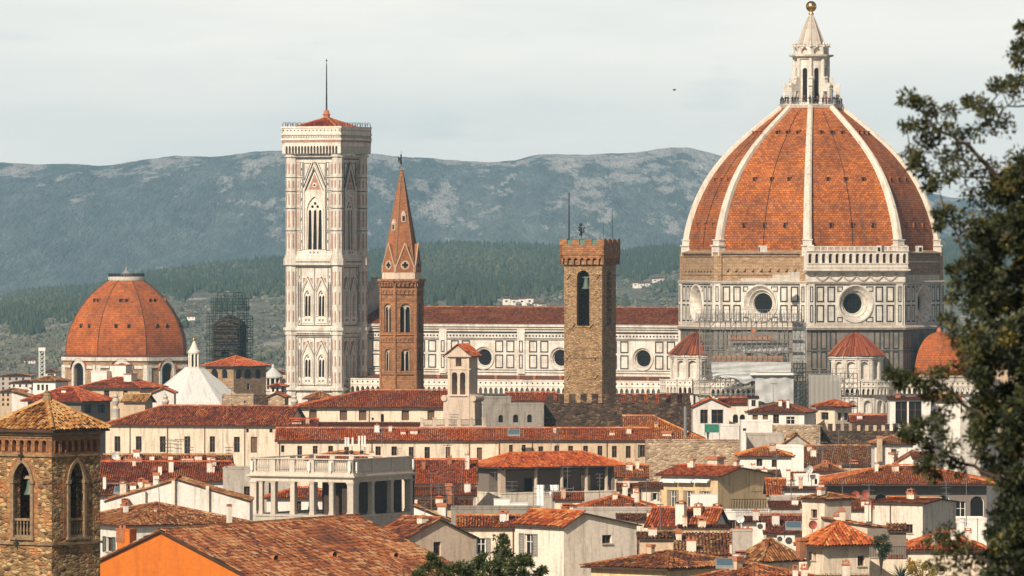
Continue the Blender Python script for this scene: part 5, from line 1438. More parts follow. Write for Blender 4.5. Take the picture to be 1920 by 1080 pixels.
def house(label, L, C, Rr, Y, eave, top, a=0, d=9.0, roof='gx', wm='cream', rm='tile_red', wins=(), chim=(), hip=None, o=.45, name='house', cat='house', group=None,
          side=None, pipes=(), z0=0.0, cornice=False, rf=.5):
    h = frame(L, C, Rr, Y, a, d); w_, d = h.w, h.d
    h.root = thing(name, label, cat, (h.O[0], h.O[1], 0), h.rot, group)
    nx = w_ if a >= 0 else 0.0
    ze = Z(eave, Y)
    if roof in ('gx','hip','hipl','hipr'): zt_ = zrow(h, top, w_/2, d*(rf if roof == 'gx' else .5))
    elif roof == 'gy': zt_ = zrow(h, top, w_/2, 0)
    elif roof == 'hipy': zt_ = zrow(h, top, w_/2, min(w_/2, d/2))
    elif roof == 'shed': zt_ = zrow(h, top, w_/2, d)
    elif roof in ('shedl','shedr'): zt_ = zrow(h, top, w_ if roof == 'shedl' else 0, 0)
    else: zt_ = ze
    if roof != 'flat' and zt_ < ze+.25: zt_ = ze+.25
    run = {'gx': d*rf, 'hip': d/2, 'hipl': d/2, 'hipr': d/2, 'gy': w_/2, 'hipy': w_/2, 'shed': d, 'shedl': w_, 'shedr': w_}.get(roof, 1.0)
    kk = (zt_-ze)/(run+o) if roof != 'flat' else 0; zw = ze+kk*o-.06 if roof != 'flat' else ze
    h.ze, h.zt, h.zw = ze, zt_, zw
    # windows by face
    byf = {id(h.front): [], id(h.side): []}; winq = []
    for q in wins:
        px, r0, r1, wp, st = q[:5]; k = q[5] if len(q) > 5 else 'rect'
        f = h.front if ((px < C) == (a >= 0) or a == 0) else h.side
        u, _, y, cosx = f.hit(px, r0, h.inv)
        if a == 0 and not (0 < u < w_): continue
        ww = wp/(F/y)/max(cosx,.2); v1, v0 = Z(r0, y), Z(r1, y)
        u0, u1 = max(u-ww/2, .12), min(u+ww/2, f.w-.12)
        if u1-u0 < .15: continue
        v1 = min(v1, zw-.08)
        if v1-v0 < .2: continue
        e = dict(u0=u0, u1=u1, v0=v0, v1=v1, k=k, depth=.36, st=st, f=f)
        if k == 'round' and v1-v0 < (u1-u0)/2+.1: e['k'] = 'rect'
        byf[id(f)].append(e); winq.append(e)
    mb = MB()
    for f in (h.front, h.right, h.back, h.left):
        wall(mb, f, z0, zw, byf.get(id(f), []), .36)
    if roof in ('gx','hipl','hipr'):
        zg_ = zt_-.06
        if roof != 'hipl': mb.poly([(0,0,zw),(0,d,zw),(0,d*rf,zg_)])
        if roof != 'hipr': mb.poly([(w_,0,zw),(w_,d,zw),(w_,d*rf,zg_)])
        if roof == 'hipl': pass
    elif roof == 'gy':
        mb.poly([(0,0,zw),(w_,0,zw),(w_/2,0,zt_-.06)]); mb.poly([(0,d,zw),(w_,d,zw),(w_/2,d,zt_-.06)])
    elif roof == 'shed':
        for x in (0, w_): mb.poly([(x,0,zw),(x,d,zw),(x,d,zt_-.06)])
        mb.poly([(0,d,zw),(w_,d,zw),(w_,d,zt_-.06),(0,d,zt_-.06)])
    elif roof in ('shedl','shedr'):
        x = w_ if roof == 'shedl' else 0
        for y in (0, d): mb.poly([(0,y,zw),(w_,y,zw),(x,y,zt_-.06)])
        mb.poly([(x,0,zw),(x,d,zw),(x,d,zt_-.06),(x,0,zt_-.06)])
    elif roof == 'flat':
        mb.poly([(0,0,zw-.4),(w_,0,zw-.4),(w_,d,zw-.4),(0,d,zw-.4)])
        for f in (h.front, h.right, h.back, h.left): band(mb, f, 0, f.w, zw-.16, zw+.02, .06, .22)
    if cornice:
        for f in (h.front, h.side): band(mb, f, -.1, f.w+.1, zw-.35, zw-.05, .18)
    h.wallo = mb.build('wall', m_[wm], h.root)
    for e in winq: window_part(e['f'], e, h.root, e['st'], .33, sill=(Y < 760))
    if roof != 'flat':
        polys, ridges = roofpolys(h, roof, ze, zt_, o, hip, rf)
        mb = MB()
        for p, tl in polys: slope(mb, p, Y, .13, tl)
        for p0, p1 in ridges: ridgeline(mb, (p0[0],p0[1],p0[2]+.05), (p1[0],p1[1],p1[2]+.05), .15 if Y < 900 else .19, .42 if Y < 900 else .6)
        h.roofo = mb.build('roof', [m_[rm], m_['roof_bed'], m_['eave_wood_and_shade']], h.root)
    else: h.roofo = h.root
    for px in pipes:
        f = h.front if ((px < C) == (a >= 0) or a == 0) else h.side
        u, _, y, _ = f.hit(px, eave, h.inv); mb = MB(); mb.tube(f.p(u, 0, -.1), f.p(u, zw, -.1), .07 if Y < 800 else .09, n=6); mb.build('drainpipe', m_['lead' if wm == 'grey_wall' else 'wood_brown'], h.root)
    for q in chim: chimney(h, *q)
    h.label = label; h.rm = rm; h.roof = roof; h.top = top; h.eave = eave; h.L = L; h.R = C if (Rr is None) else Rr; h.Cc = C; HS.append(h)
    return h
def roof_z(h, x, y):
    """height of the roof above a local point (rough)"""
    if h.zt <= h.ze: return h.ze
    if abs(h.d) < 1e-6: return h.ze
    return h.ze+(h.zt-h.ze)*max(0, 1-abs(y-h.d/2)/(h.d/2))
def chimney(h, px, top, bot, wp, dy=None, style='brick', mat='warm_white'):
    """a stack on the roof of house h; dy metres behind its front wall line"""
    dy = h.d*.3 if dy is None else dy
    f = Face((0,dy),(1,0),h.w); u, zt_, y, _ = f.hit(px, top, h.inv); zb = Z(bot, y); w_ = wp/(F/y)
    mb = MB(); T = w_/2; e = .12*w_; tt = zt_-.42*min(1,w_)
    mb.box(u-T, u+T, dy-T, dy+T, min(zb-1.2, tt-.3), tt)
    mb.m = 1
    if style == 'brick':    # two leaning tiles over the flue on little legs
        mb.box(u-T-e*.6, u+T+e*.6, dy-T-e*.6, dy+T+e*.6, tt, tt+.08)
        for sx in (-1, 1):
            mb.box(u+sx*T*.8-.05, u+sx*T*.8+.05, dy-T*.8, dy+T*.8, tt+.08, tt+.24)
        q0 = [(u-T-e,dy-T-e,tt+.24),(u,dy-T-e,zt_),(u+T+e,dy-T-e,tt+.24)]; q1 = [(a,dy+T+e,c) for a,b,c in q0]; mb.hexa(q0, q1)
    elif style == 'pots':
        mb.box(u-T-.06, u+T+.06, dy-T-.06, dy+T+.06, tt, tt+.1); n = max(int(w_/.45), 1)
        for i in range(n): mb.tube((u-T+(i+.5)*w_/n, dy, tt+.1), (u-T+(i+.5)*w_/n, dy, zt_), .15, .12, n=8)
    elif style == 'turret':
        mb.box(u-T-e, u+T+e, dy-T-e, dy+T+e, tt, tt+.1)
        for sx in (-1,1):
            for sy in (-1,1): mb.box(u+sx*T*.75-.06,u+sx*T*.75+.06,dy+sy*T*.75-.06,dy+sy*T*.75+.06,tt+.1,tt+.35)
        mb.lathe([(T*1.35,tt+.33),(T*1.35,tt+.4),(.05,zt_+.15)], 4, (u,dy), R(45)); mb.tube((u,dy,zt_),(u,dy,zt_+.25),.06)
    else: mb.box(u-T-e, u+T+e, dy-T-e, dy+T+e, tt, zt_)
    mb.build('chimney', [m_[mat], m_['terracotta']], h.roofo)
# ------------------------------------------------------------------ small things on and round the roofs
def antenna(label, px, top, bot, Y, n=3, ln=22, tilt=0):
    z1, z0 = Z(top, Y), Z(bot, Y); x0 = X(px, Y); s = 1/S(Y)
    o = thing('antenna', label, 'antenna', (x0, Y, z0), 0, 'television antennas on the roofs')
    mb = MB(); hgt = z1-z0; mb.tube((0,0,-.8),(tilt,0,hgt),.05,.035,n=5); mb.build('mast', m_['steel'], o)
    for k in range(n):
        z = hgt*(.97-.16*k); mb = MB(); half = ln*s/2*(1-.18*k); a = R(rnd.uniform(-40, 40)); ca, sa = math.cos(a), math.sin(a)
        mb.tube((-half*ca,-half*sa,z),(half*ca,half*sa,z),.035,n=4)
        for i in range(6):
            t = -half+2*half*i/5; q = .34*(1-.08*i); mb.tube((t*ca-q*sa*.6,t*sa+q*ca*.6,z-.05-q*.25),(t*ca+q*sa*.6,t*sa-q*ca*.6,z+.05+q*.25),.022,n=4)
        mb.build('boom', m_['steel'], o)
    return o
def dish(label, px, py, rp, Y, mat='dish_white', az=-20):
    r = rp/S(Y); o = thing('satellite_dish', label, 'satellite dish', (X(px,Y), Y, Z(py,Y)), R(az), 'satellite dishes')
    mb = MB(); n = 18
    rings = [(0.02,.16),(.35,.12),(.7,.05),(1.0,-.06)]
    P = []
    for q, dd in rings: P.append([(r*q*math.cos(2*math.pi*i/n), dd*r*1.6, r*q*math.sin(2*math.pi*i/n)) for i in range(n)])
    for a, b in zip(P, P[1:]):
        for i in range(n): j = (i+1) % n; mb.poly([a[i],a[j],b[j],b[i]])
    mb.build('bowl', m_[mat], o)
    mb = MB(); mb.tube((0,-.75*r,-.3*r),(0,.0,-r*.98),.03,n=5); mb.box(-.07,.07,-.85*r,-.68*r,-.32*r,-.2*r); mb.build('feed_arm', m_['steel'], o)
    mb = MB(); mb.tube((0,.2*r,0),(0,.35*r,-.1),.05); mb.tube((0,.35*r,-.1),(0,.35*r,-r-1.0),.045); mb.build('bracket', m_['steel'], o)
    return o
def ac_unit(label, px0, px1, r0, r1, Y, dd=.4, group='air conditioning units'):
    x0, x1, z1, z0 = X(px0,Y), X(px1,Y), Z(r0,Y), Z(r1,Y); w_ = x1-x0; hh = z1-z0
    o = thing('air_conditioner', label, 'air conditioner', ((x0+x1)/2, Y, z0), 0, group)
    mb = MB(); mb.box(-w_/2,w_/2,-dd/2,dd/2,.06,hh); mb.box(-w_/2+.05,-w_/2+.15,-dd/2+.03,dd/2-.03,0,.06); mb.box(w_/2-.15,w_/2-.05,-dd/2+.03,dd/2-.03,0,.06); mb.build('body', m_['white_paint'], o)
    r = min(w_, hh)*.36; mb = MB(); mb.poly([(-w_*.12+r*math.cos(t), -dd/2-.006, hh*.52+r*math.sin(t)) for t in np.linspace(0,2*math.pi,19)[:-1]]); f = mb.build('fan', m_['iron'], o)
    mb = MB()
    for q in (.45,.75,1.0):
        t = np.linspace(0,2*math.pi,17); mb.path([(-w_*.12+r*q*math.cos(a), -dd/2-.03, hh*.52+r*q*math.sin(a)) for a in t],[.014]*17,4)
    for a in np.linspace(0,math.pi,5)[:-1]: mb.tube((-w_*.12-r*math.cos(a),-dd/2-.03,hh*.52-r*math.sin(a)),(-w_*.12+r*math.cos(a),-dd/2-.03,hh*.52+r*math.sin(a)),.012,n=4)
    mb.build('grille', m_['steel'], f)
    return o
def skylight(label, px0, px1, r0, r1, Y, name='skylight', rise=.6):
    x0, x1 = X(px0,Y), X(px1,Y); z0, z1 = Z(r1,Y), Z(r0,Y); D = 1.6
    o = thing(name, label, 'skylight', ((x0+x1)/2, Y, z0), 0, 'roof windows'); w_ = (x1-x0)/2; hh = z1-z0
    mb = MB(); fr = .1
    q = [(-w_,0,0),(w_,0,0),(w_,D,hh),(-w_,D,hh)]; mb.hexa([(a,b,c-.25) for a,b,c in q],[(a,b,c+.02) for a,b,c in q]); mb.build('frame', m_['lead'], o)
    mb = MB(); mb.poly([(-w_+fr,.1,.03+hh*.06),(w_-fr,.1,.03+hh*.06),(w_-fr,D-.1,hh*.94+.03),(-w_+fr,D-.1,hh*.94+.03)]); mb.build('pane', m_['solar'], o)
    return o

# ================================================================== the big tiled dome on the left
YL = 1750.0; sL = S(YL)
def zl_(row): return ZC-(row-HY)/sL
LA = R(-6.5)   # turned so that two dark hips show left and right of the middle
chap = thing('domed_chapel', 'church with broad red tiled eight sided dome and large arched windows', 'church', (X(237, YL), YL, 0), 0)
a0L = R(-90+25-3.4); NV = 8
pr2 = [(117.5,665),(117,640),(113,620),(104,600),(94,583),(81,566),(69,553),(56,541),(44,532),(34,526)]
zz2 = np.array([zl_(r) for _, r in pr2]); rr2 = np.array([a/sL for a, _ in pr2]); pf2 = np.polyfit(zz2, rr2, 4)
zs2 = np.linspace(zl_(666), zl_(525), 34); arc2 = np.concatenate([[0], np.cumsum(np.hypot(np.diff(zs2), np.diff(np.polyval(pf2, zs2))))])
mb = MB(); uvs = []
for k in range(8):
    a, b = a0L+R(45*k), a0L+R(45*(k+1))
    for c in range(5):
        for q in range(33):
            pts = []
            for (cc, qq) in ((c,q),(c+1,q),(c+1,q+1),(c,q+1)):
                r_ = float(np.polyval(pf2, zs2[qq])); t = cc/5
                A = np.array([r_*math.cos(a), r_*math.sin(a)]); B = np.array([r_*math.cos(b), r_*math.sin(b)]); P = A+(B-A)*t
                pts.append((P[0],P[1],zs2[qq])); uvs.append((k*30+(t-.5)*np.linalg.norm(B-A), arc2[qq]))
            mb.poly(pts)
dm = mb.build('dome', m_['dome_tile_old'], chap); set_uv(dm, uvs)
for k in range(8):
    a = a0L+R(45*k); ca, sa = math.cos(a), math.sin(a); mb = MB()
    mb.path([(float(np.polyval(pf2,z))*ca, float(np.polyval(pf2,z))*sa, z) for z in zs2[::3]], [.13]*len(zs2[::3]), 5)
    mb.build('hip_rib', m_['roof_bed'], dm)
vL8, fL8 = regular_faces(8, 118/sL, a0L)
for k in range(8):
    f = fL8[k]; c = f.w/2; an = math.atan2(-f.Nn[1], -f.Nn[0])
    if math.sin(an) > .4: continue
    U_ = (math.cos(an), math.sin(an)); V_ = (-U_[1], U_[0])
    for row, dx in ((563,.13),(610,.2)):
        z = zl_(row); r_ = float(np.polyval(pf2, z))*math.cos(R(22.5)); ww = float(np.polyval(pf2, z))
        for s2 in (-1, 1):
            mb = MB(); o2 = s2*dx*ww*.55; mb.obox((V_[0]*o2, V_[1]*o2), U_, V_, r_-.8, r_+.3, -.5, .5, z-.1, z+.55); mb.m = 1; mb.obox((V_[0]*o2, V_[1]*o2), U_, V_, r_-.8, r_+.33, -.38, .38, z-.6, z+.42)
            mb.build('porthole', [m_['dome_tile_old'], m_['dark_void']], dm)
RD2 = 125/sL; v8, f8 = regular_faces(8, RD2, a0L); mb = MB(); mt_ = MB(); hl8 = []
for k, f in enumerate(f8):
    c = f.w/2; h = dict(u0=c-2.0, u1=c+2.0, v0=zl_(745), v1=zl_(679), k='round', depth=.9); hl8.append((f, h))
    wall(mb, f, 0, zl_(668), [h], .9); archring(mt_, f, h, .75, .35)
    for e in ((0,1.2),(f.w-1.2,f.w)): band(mt_, f, e[0], e[1], 0, zl_(683), .3)
    band(mt_, f, 0, c-3.3, zl_(688), zl_(684), .35); band(mt_, f, c+3.3, f.w, zl_(690), zl_(684), .35)
    band(mt_, f, 0, f.w, zl_(675), zl_(668), .45)
    mb.m = 1; mb.poly([f.p(0,zl_(668),-.5),f.p(f.w,zl_(668),-.5),f.p(f.w,zl_(664),1.0),f.p(0,zl_(664),1.0)]); mb.m = 0
mb.build('drum', [m_['raw_stone'], m_['roof_bed']], chap); mt_.build('stone_trim', m_['marble'], chap)
for f, h in hl8:
    if f.Nn[1] < 0: continue
    mb = MB(); fill(mb, f, h, .88); o_ = mb.build('window', m_['window_glass'], chap)
    mb = MB()
    for t in (.33,.66): mb.tube(f.p(h['u0']+4*t, h['v0'],.85), f.p(h['u0']+4*t, h['v1']-.6,.85), .06, n=4)
    for q in (.3,.5,.7): mb.tube(f.p(h['u0'], h['v0']+9*q,.85), f.p(h['u1'], h['v0']+9*q,.85), .06, n=4)
    mb.build('glazing_bars', m_['iron'], o_)
    mb = MB(); n = 10; c = (h['u0']+h['u1'])/2; sp = h['v1']-2.0
    for i in range(n):
        A = [(c+3.2*math.cos(math.pi*j/n), sp+3.2*math.sin(math.pi*j/n)) for j in (i,i+1)]
        mb.poly([f.p(*A[0],-.55), f.p(*A[1],-.55), f.p(A[1][0],A[1][1]+.5,.6), f.p(A[0][0],A[0][1]+.5,.6)], rnd.random())
    mb.build('arch_tiles', m_['tile_red'], o_)
mb = MB(); mb.lathe([(34/sL,zl_(526)),(34.5/sL,zl_(523)),(35/sL,zl_(519)),(33/sL,zl_(518.8)),(.3,zl_(518.5))], 24); mb.build('platform', m_['marble'], chap)
mb = MB()
for k in range(40):
    a, b = 2*math.pi*k/40, 2*math.pi*(k+1)/40; r_ = 33.4/sL; mb.tube((r_*math.cos(a),r_*math.sin(a),zl_(519)),(r_*math.cos(a),r_*math.sin(a),zl_(513)),.06,n=4)
    for q in (513.2,514.7,516.2,517.6): mb.tube((r_*math.cos(a),r_*math.sin(a),zl_(q)),(r_*math.cos(b),r_*math.sin(b),zl_(q)),.07,n=4)
mb.build('railing', m_['iron'], chap)
mb = MB(); mb.lathe([(1.9,zl_(517)),(1.2,zl_(512)),(.5,zl_(508)),(.35,zl_(505.5)),(.5,zl_(504)),(.3,zl_(502.5)),(.1,zl_(501))], 12); mb.tube((0,0,zl_(503)),(0,0,zl_(478)),.07,.04,n=5); mb.build('finial', m_['lead'], chap)

# ------------------------------------------------------------------ belfry wrapped in scaffolding
YS = 1700.0; ss = S(YS)
def zs_(row): return ZC-(row-HY)/ss
sb_ = thing('scaffolded_belfry', 'dark brick belfry wrapped in green scaffolding', 'bell tower', (X(431, YS), YS, 0), R(-20))
mb = MB(); w2 = 24/ss
for f in rect_faces(2*w2, 2*w2): wall(mb, f, 0, zs_(612), [dict(u0=f.w/2-1.1,u1=f.w/2+1.1,v0=zs_(672),v1=zs_(655),k='round')], .5); band(mb, f, -.3, f.w+.3, zs_(641), zs_(637.5), .4); band(mb, f, -.3, f.w+.3, zs_(616), zs_(612), .5)
mb.lathe([(w2*1.3,zs_(612)),(w2*1.15,zs_(604)),(w2*.7,zs_(597)),(w2*.35,zs_(593)),(.1,zs_(590))], 8, (0,0), R(22.5)); mb.build('shaft', m_['dark_rubble'], sb_)
sf = thing('scaffolding', 'green scaffolding round the dark belfry between the tiled dome and marble tower', 'scaffolding', (X(431, YS), YS, 0), R(-20))
mb = MB(); mn_ = MB()
lv = list(range(555, 740, 11))
def rad(r): return 18/ss if r < 566 else (27/ss if r < 598 else 33/ss)
for i, r_ in enumerate(lv):
    q = rad(r_); z = zs_(r_); N_ = 5
    if r_ < 566: N_ = 2
    z2 = zs_(lv[i+1]) if i+1 < len(lv) else z-3; q2 = rad(r_+1)
    for sx, sy, ux, uy in ((-1,-1,1,0),(1,-1,0,1),(1,1,-1,0),(-1,1,0,-1)):
        p0 = (sx*q, sy*q)
        for dz in (0, .9): mb.tube((p0[0],p0[1],z+dz),(p0[0]+ux*2*q,p0[1]+uy*2*q,z+dz),.07,n=4)
        for j in range(N_+1):
            t = 2*q*j/N_; x_, y_ = p0[0]+ux*t, p0[1]+uy*t
            mb.tube((x_,y_,z2),(x_,y_,z+1.0),.075,n=4)
            if j < N_ and (i+j) % 3 == 0: mb.tube((x_,y_,z2),(x_+ux*2*q/N_,y_+uy*2*q/N_,z),.05,n=4)
        if r_ >= 566: mn_.obox(p0, (ux,uy), (-uy,ux), 0, 2*q, .1, .9, z-.08, z)
mb.build('poles', m_['scaffold_dark'], sf); mn_.build('decks', m_['netting_green'], sf)

# ------------------------------------------------------------------ baptistery with white pyramid roof
YP = 1480.0; sp_ = S(YP)
def zp(row): return ZC-(row-HY)/sp_
bp = thing('baptistery', 'octagonal baptistery with white pyramid roof and small columned lantern', 'church', (X(364, YP), YP, 0), 0)
mb = MB(); a8 = R(-90-14); mb.lathe([(106/sp_,zp(757)),(19.5/sp_,zp(690))], 8, (0,0), a8); mb.build('roof', m_['lead_white'], bp)
mb = MB(); 
for f in regular_faces(8, 105/sp_, a8)[1]: wall(mb, f, 0, zp(757))
mb.build('wall', m_['marble'], bp)
ln = MB(); ln.lathe([(20/sp_,zp(691)),(20/sp_,zp(688)),(3/sp_,zp(687.5))], 8, (0,0), a8); ln.lathe([(10.5/sp_,zp(664)),(11.8/sp_,zp(662)),(12/sp_,zp(659)),(9/sp_,zp(656)),(6/sp_,zp(649)),(2.5/sp_,zp(641)),(.5/sp_,zp(639))], 16)
for k in range(8):
    a = a8+R(22.5+45*k); ln.tube((9.3/sp_*math.cos(a),9.3/sp_*math.sin(a),zp(689)),(9.3/sp_*math.cos(a),9.3/sp_*math.sin(a),zp(663)),.22,n=8)
lo_ = ln.build('lantern', m_['marble_pale'], bp)
mb = MB(); mb.lathe([(5.5/sp_,zp(689)),(5.5/sp_,zp(663))], 8); mb.build('lantern_core', m_['dark_void'], lo_)
mb = MB(); mb.ball((0,0,zp(636)), .42, 12, 8); mb.tube((0,0,zp(636)),(0,0,zp(630)),.06); mb.build('ball', m_['gold'], lo_)

# ------------------------------------------------------------------ houses, back to front
def dormer_box(h, px0, px1, r0, r1, dy, mat='white_wall', name='dormer', tile=False):
    f = Face((0,dy),(1,0),h.w); u0, z1, y, _ = f.hit(px0, r0, h.inv); u1 = f.hit(px1, r0, h.inv)[0]; z0 = Z(r1, y)
    mb = MB(); mb.box(u0, u1, dy, dy+3, z0-1, z1)
    mb.m = 1; mb.box(u0-.15, u1+.15, dy-.15, dy+3.1, z1, z1+.18); mb.build(name, [m_[mat], m_['terracotta'] if tile else m_[mat]], h.roofo)
# far town on the left and behind the tree
far = [(0,58,705,700,2150,'grey_wall','long far apartment block with brown roof left of the tiled dome'),(20,75,718,713,2050,'white_wall','pale far block with dark windows below the brown roofed one'),
       (85,104,698,692,2200,'white_wall','small white far block beside the lattice mast'),(0,44,735,728,1900,'tan','brown far house at the left edge above the bell tower roof'),
       (58,112,728,722,1950,'grey_wall','grey far house with dark terrace under white hip roofed house'),(1795,1850,668,660,2000,'white_wall','pale far house glimpsed through tree branches'),(1850,1930,690,683,1900,'tan','tan far house half hidden by the large tree'),
       (500,536,700,694,1950,'tan','far tan block behind the small white cupola'),(505,540,715,709,1850,'warm_white','far pale block with red roof beside marble bell tower')]
for L, C, ev, tp, Y, wm, lb in far:
    wn_ = [(L+6+k*(C-L-8)/4, ev+3+q*9, ev+8+q*9, 4, 'dark') for k in range(4) for q in range(3)]
    house(lb, L, C, None, Y, ev, tp, roof='hip', wm=wm, rm='tile_brown', wins=wn_, name='apartment_block', cat='building', d=14)
h = house('white house with brown hip roof beside the domed chapel', 62, 104, 128, 1420, 715, 705, 25, roof='hip', wm='white_wall', rm='tile_brown', wins=[(72,721,732,5,'dark'),(80,721,732,5,'dark'),(88,721,732,5,'dark')])
house('low white house at left edge behind bell tower', 22, 62, None, 1340, 746, 733, 0, roof='shedr', wm='white_wall', rm='tile_brown', d=12)
h = house('brown walled house with red hip roof and white box dormers', 150, 262, 306, 1350, 728, 708, 22, roof='hip', wm='tan', rm='tile_red', wins=[(200,732,745,10,'dark'),(235,732,748,8,'dark'),(290,733,750,8,'dark')], o=.8)
dormer_box(h, 171, 200, 697, 712, 5); dormer_box(h, 206, 236, 685, 712, 7, tile=True); dormer_box(h, 232, 246, 702, 716, 3, tile=True)
h = house('dark loggia house with red hip roof right behind bell tower finial', 52, 152, 207, 1280, 753, 726, 30, roof='hip', wm='painted_shade', rm='tile_red', wins=[(165,758,775,12,'dark'),(190,758,775,12,'dark')], o=1.1, chim=[(122,728,740,10)])
house('tiny house with brown gable roof between the two stone vases', 232, 272, 286, 1262, 754, 739, 25, roof='gx', wm='tan', rm='tile_ochre', d=6, o=.6)
house('small red roofed house left of the white pyramid roof', 286, 326, None, 1340, 737, 727, 0, roof='gy', wm='white_wall', rm='tile_red')
house('stone loggia tower with red pyramid roof', 386, 438, 499, 1570, 687, 668, 40, roof='hip', wm='raw_stone', rm='tile_orange', o=.9, name='loggia_tower', cat='tower',
      wins=[(402,692,709,14,'dark','round'),(421,692,709,11,'dark','round'),(448,692,710,10,'dark','round'),(465,692,710,13,'dark','round'),(484,692,710,10,'dark','round'),(466,719,730,5,'dark')], cornice=False)
house('plain stone building without roof below the loggia tower', 416, 475, None, 1310, 740, 740, roof='flat', wm='pale_rubble', wins=[(459,751,756,3,'dark')])
house('dark block put in for the dark gap between two pale stone walls', 474, 504, None, 1325, 742, 742, roof='flat', wm='dark_rubble')  # block added to darken the gap between the stone walls
house('small stone house with plain gable beside marble bell tower', 503, 534, 541, 1290, 745, 736, 15, roof='gy', wm='pale_rubble', rm='tile_red', wins=[(512,741,744,3,'dark')])
house('little white belvedere with glazed sides by marble bell tower', 507, 527, 537, 1330, 725, 719, 20, roof='hip', wm='white_wall', rm='tile_red', o=.5, wins=[(512,726,735,5,'dark'),(520,726,735,5,'dark'),(531,726,735,4,'dark')])
house('small brown roof with upturned eaves at foot of marble bell tower', 577, 598, 622, 1262, 748, 734, 40, roof='hip', wm='tan', rm='tile_brown', o=.8)
house('cream building with long hip roof and deep set brown windows', 556, 838, None, 1200, 764, 732, 0, d=22, roof='hipl', hip=13, wm='cream', rm='tile_red', o=.7, pipes=(692,),
      wins=[(587,768,786,14,'brown'),(644,769,788,14,'brown'),(680,769,788,14,'brown'),(760,769,788,14,'brown'),(808,769,787,13,'brown'),(717,776,791,6,'dark','round'),(699,783,788,4,'dark')])
house('narrow lean-to with tiled roof under the deep set brown windows', 572, 792, None, 1180, 798, 791, 0, d=5, roof='shed', wm='warm_white', rm='tile_orange', o=.3)
house('low red roofed wing between the two long cream buildings', 546, 592, None, 1150, 802, 786, 0, d=8, roof='gx', wm='warm_white', rm='tile_red', chim=[(556,787,799,18)])
house('long pale yellow building with seven tall windows and red roof', 198, 536, 574, 1180, 799, 761, 14, roof='hipl', wm='cream', rm='tile_red', o=.6, hip=9.5, pipes=(244,314,384,459),
      wins=[(220,818,847,11,'dark'),(260,818,847,11,'dark'),(305,818,848,11,'dark'),(351,818,854,11,'dark'),(398,818,848,10,'dark'),(444,819,848,11,'dark'),(476,819,849,12,'brown'),(464,804,811,5,'dark'),(508,804,811,6,'dark'),(238,853,862,8,'dark'),(556,790,800,7,'dark')])
h = house('long low cream building with many small windows under orange roof', 520, 934, None, 1100, 827, 803, 0, d=11, roof='gx', wm='cream', rm='tile_orange', pipes=(524,697,880), chim=[(776,803,812,14)],
      wins=[(530,835,848,6,'dark'),(562,836,859,9,'dark'),(591,836,851,9,'dark'),(620,836,848,9,'dark'),(650,836,848,9,'dark'),(709,837,860,10,'dark'),(739,837,860,10,'dark'),(771,838,861,9,'dark'),(801,838,862,10,'dark'),(840,838,862,9,'brown'),(899,839,863,10,'brown')])
house('long tan building with eight small windows right of the cream one', 934, 1218, None, 1096, 826, 803, 0, d=11, roof='gx', wm='tan', rm='tile_orange', pipes=(936,998,1138), chim=[],
      wins=[(958,834,848,7,'dark'),(982,834,848,7,'dark'),(1014,837,850,9,'dark'),(1044,836,850,9,'dark'),(1070,836,851,9,'dark'),(1098,836,854,9,'dark'),(1125,836,855,9,'dark'),(1152,836,858,9,'dark'),(1178,836,859,9,'dark'),(1205,834,857,9,'green')])
house('low orange roof just below the dark battlements', 1078, 1176, None, 1128, 804, 787, 0, d=10, roof='hip', wm='tan', rm='tile_orange')
house('broad bright orange roof falling right below the dark battlements', 1174, 1322, None, 1110, 828, 780, 0, d=24, roof='hipr', wm='cream', rm='tile_orange', hip=9, chim=[(1250,808,825,16,3,'flat')])
house('grey stained concrete building with dark arches', 924, 1020, None, 1118, 757, 757, 0, d=8, roof='flat', wm='dirty_grey', wins=[(939,778,792,9,'dark','round'),(967,777,792,10,'dark','round'),(993,777,792,9,'dark','round')])
house('grey parapet block with orange roofs showing above', 905, 958, None, 1150, 745, 745, 0, d=10, roof='flat', wm='dirty_grey')
house('red roof seen between dark merlons left', 952, 1040, None, 1190, 752, 736, 0, roof='gx', wm='tan', rm='tile_red')
house('long red roof seen through the dark battlements', 1040, 1290, None, 1190, 757, 740, 0, roof='gx', wm='tan', rm='tile_orange')
# right, below the cathedral
house('white porch with broad pediment and red eaves by dark battlements', 1299, 1367, None, 1180, 764, 747, 0, d=9, roof='gy', wm='white_wall', rm='tile_red', wins=[(1320,768,794,14,'dark'),(1345,768,794,22,'dark')], o=.35)
house('white house with two small arches and red roof', 1352, 1404, None, 1195, 757, 746, 0, d=7, roof='gx', wm='warm_white', rm='tile_red', wins=[(1379,777,793,10,'dark','round'),(1392,777,793,10,'dark','round')])
house('slim white turret house with dark window left of hip roofed house', 1404, 1422, None, 1165, 746, 742, 0, d=5, roof='shed', wm='white_wall', rm='tile_red', wins=[(1413,750,762,8,'dark')], o=.2)
house('white house with dark red hip roof and blue door', 1402, 1508, 1528, 1140, 774, 755, 14, roof='hip', wm='white_wall', rm='tile_dark', wins=[(1416,778,787,10,'brown'),(1435,778,787,10,'brown'),(1455,777,794,11,'dark'),(1482,781,796,16,'white')], chim=[(1465,750,757,8,6),(1474,750,757,8,6)])
house('square cream turret house with pyramid roof and tall dark windows', 1530, 1565, 1597, 1150, 763, 750, 45, roof='hip', wm='cream', rm='tile_red', o=.75, wins=[(1546,773,787,14,'dark'),(1575,774,788,8,'dark'),(1587,774,788,8,'dark')])
house('low pink roof behind the right battlements', 1598, 1660, None, 1120, 792, 778, 0, roof='gx', wm='tan', rm='tile_red', d=8)
house('white flat roofed block below the dark red hip roof', 1390, 1448, None, 1050, 789, 789, 0, d=7, roof='flat', wm='white_wall', wins=[(1396,803,808,6,'dark')])
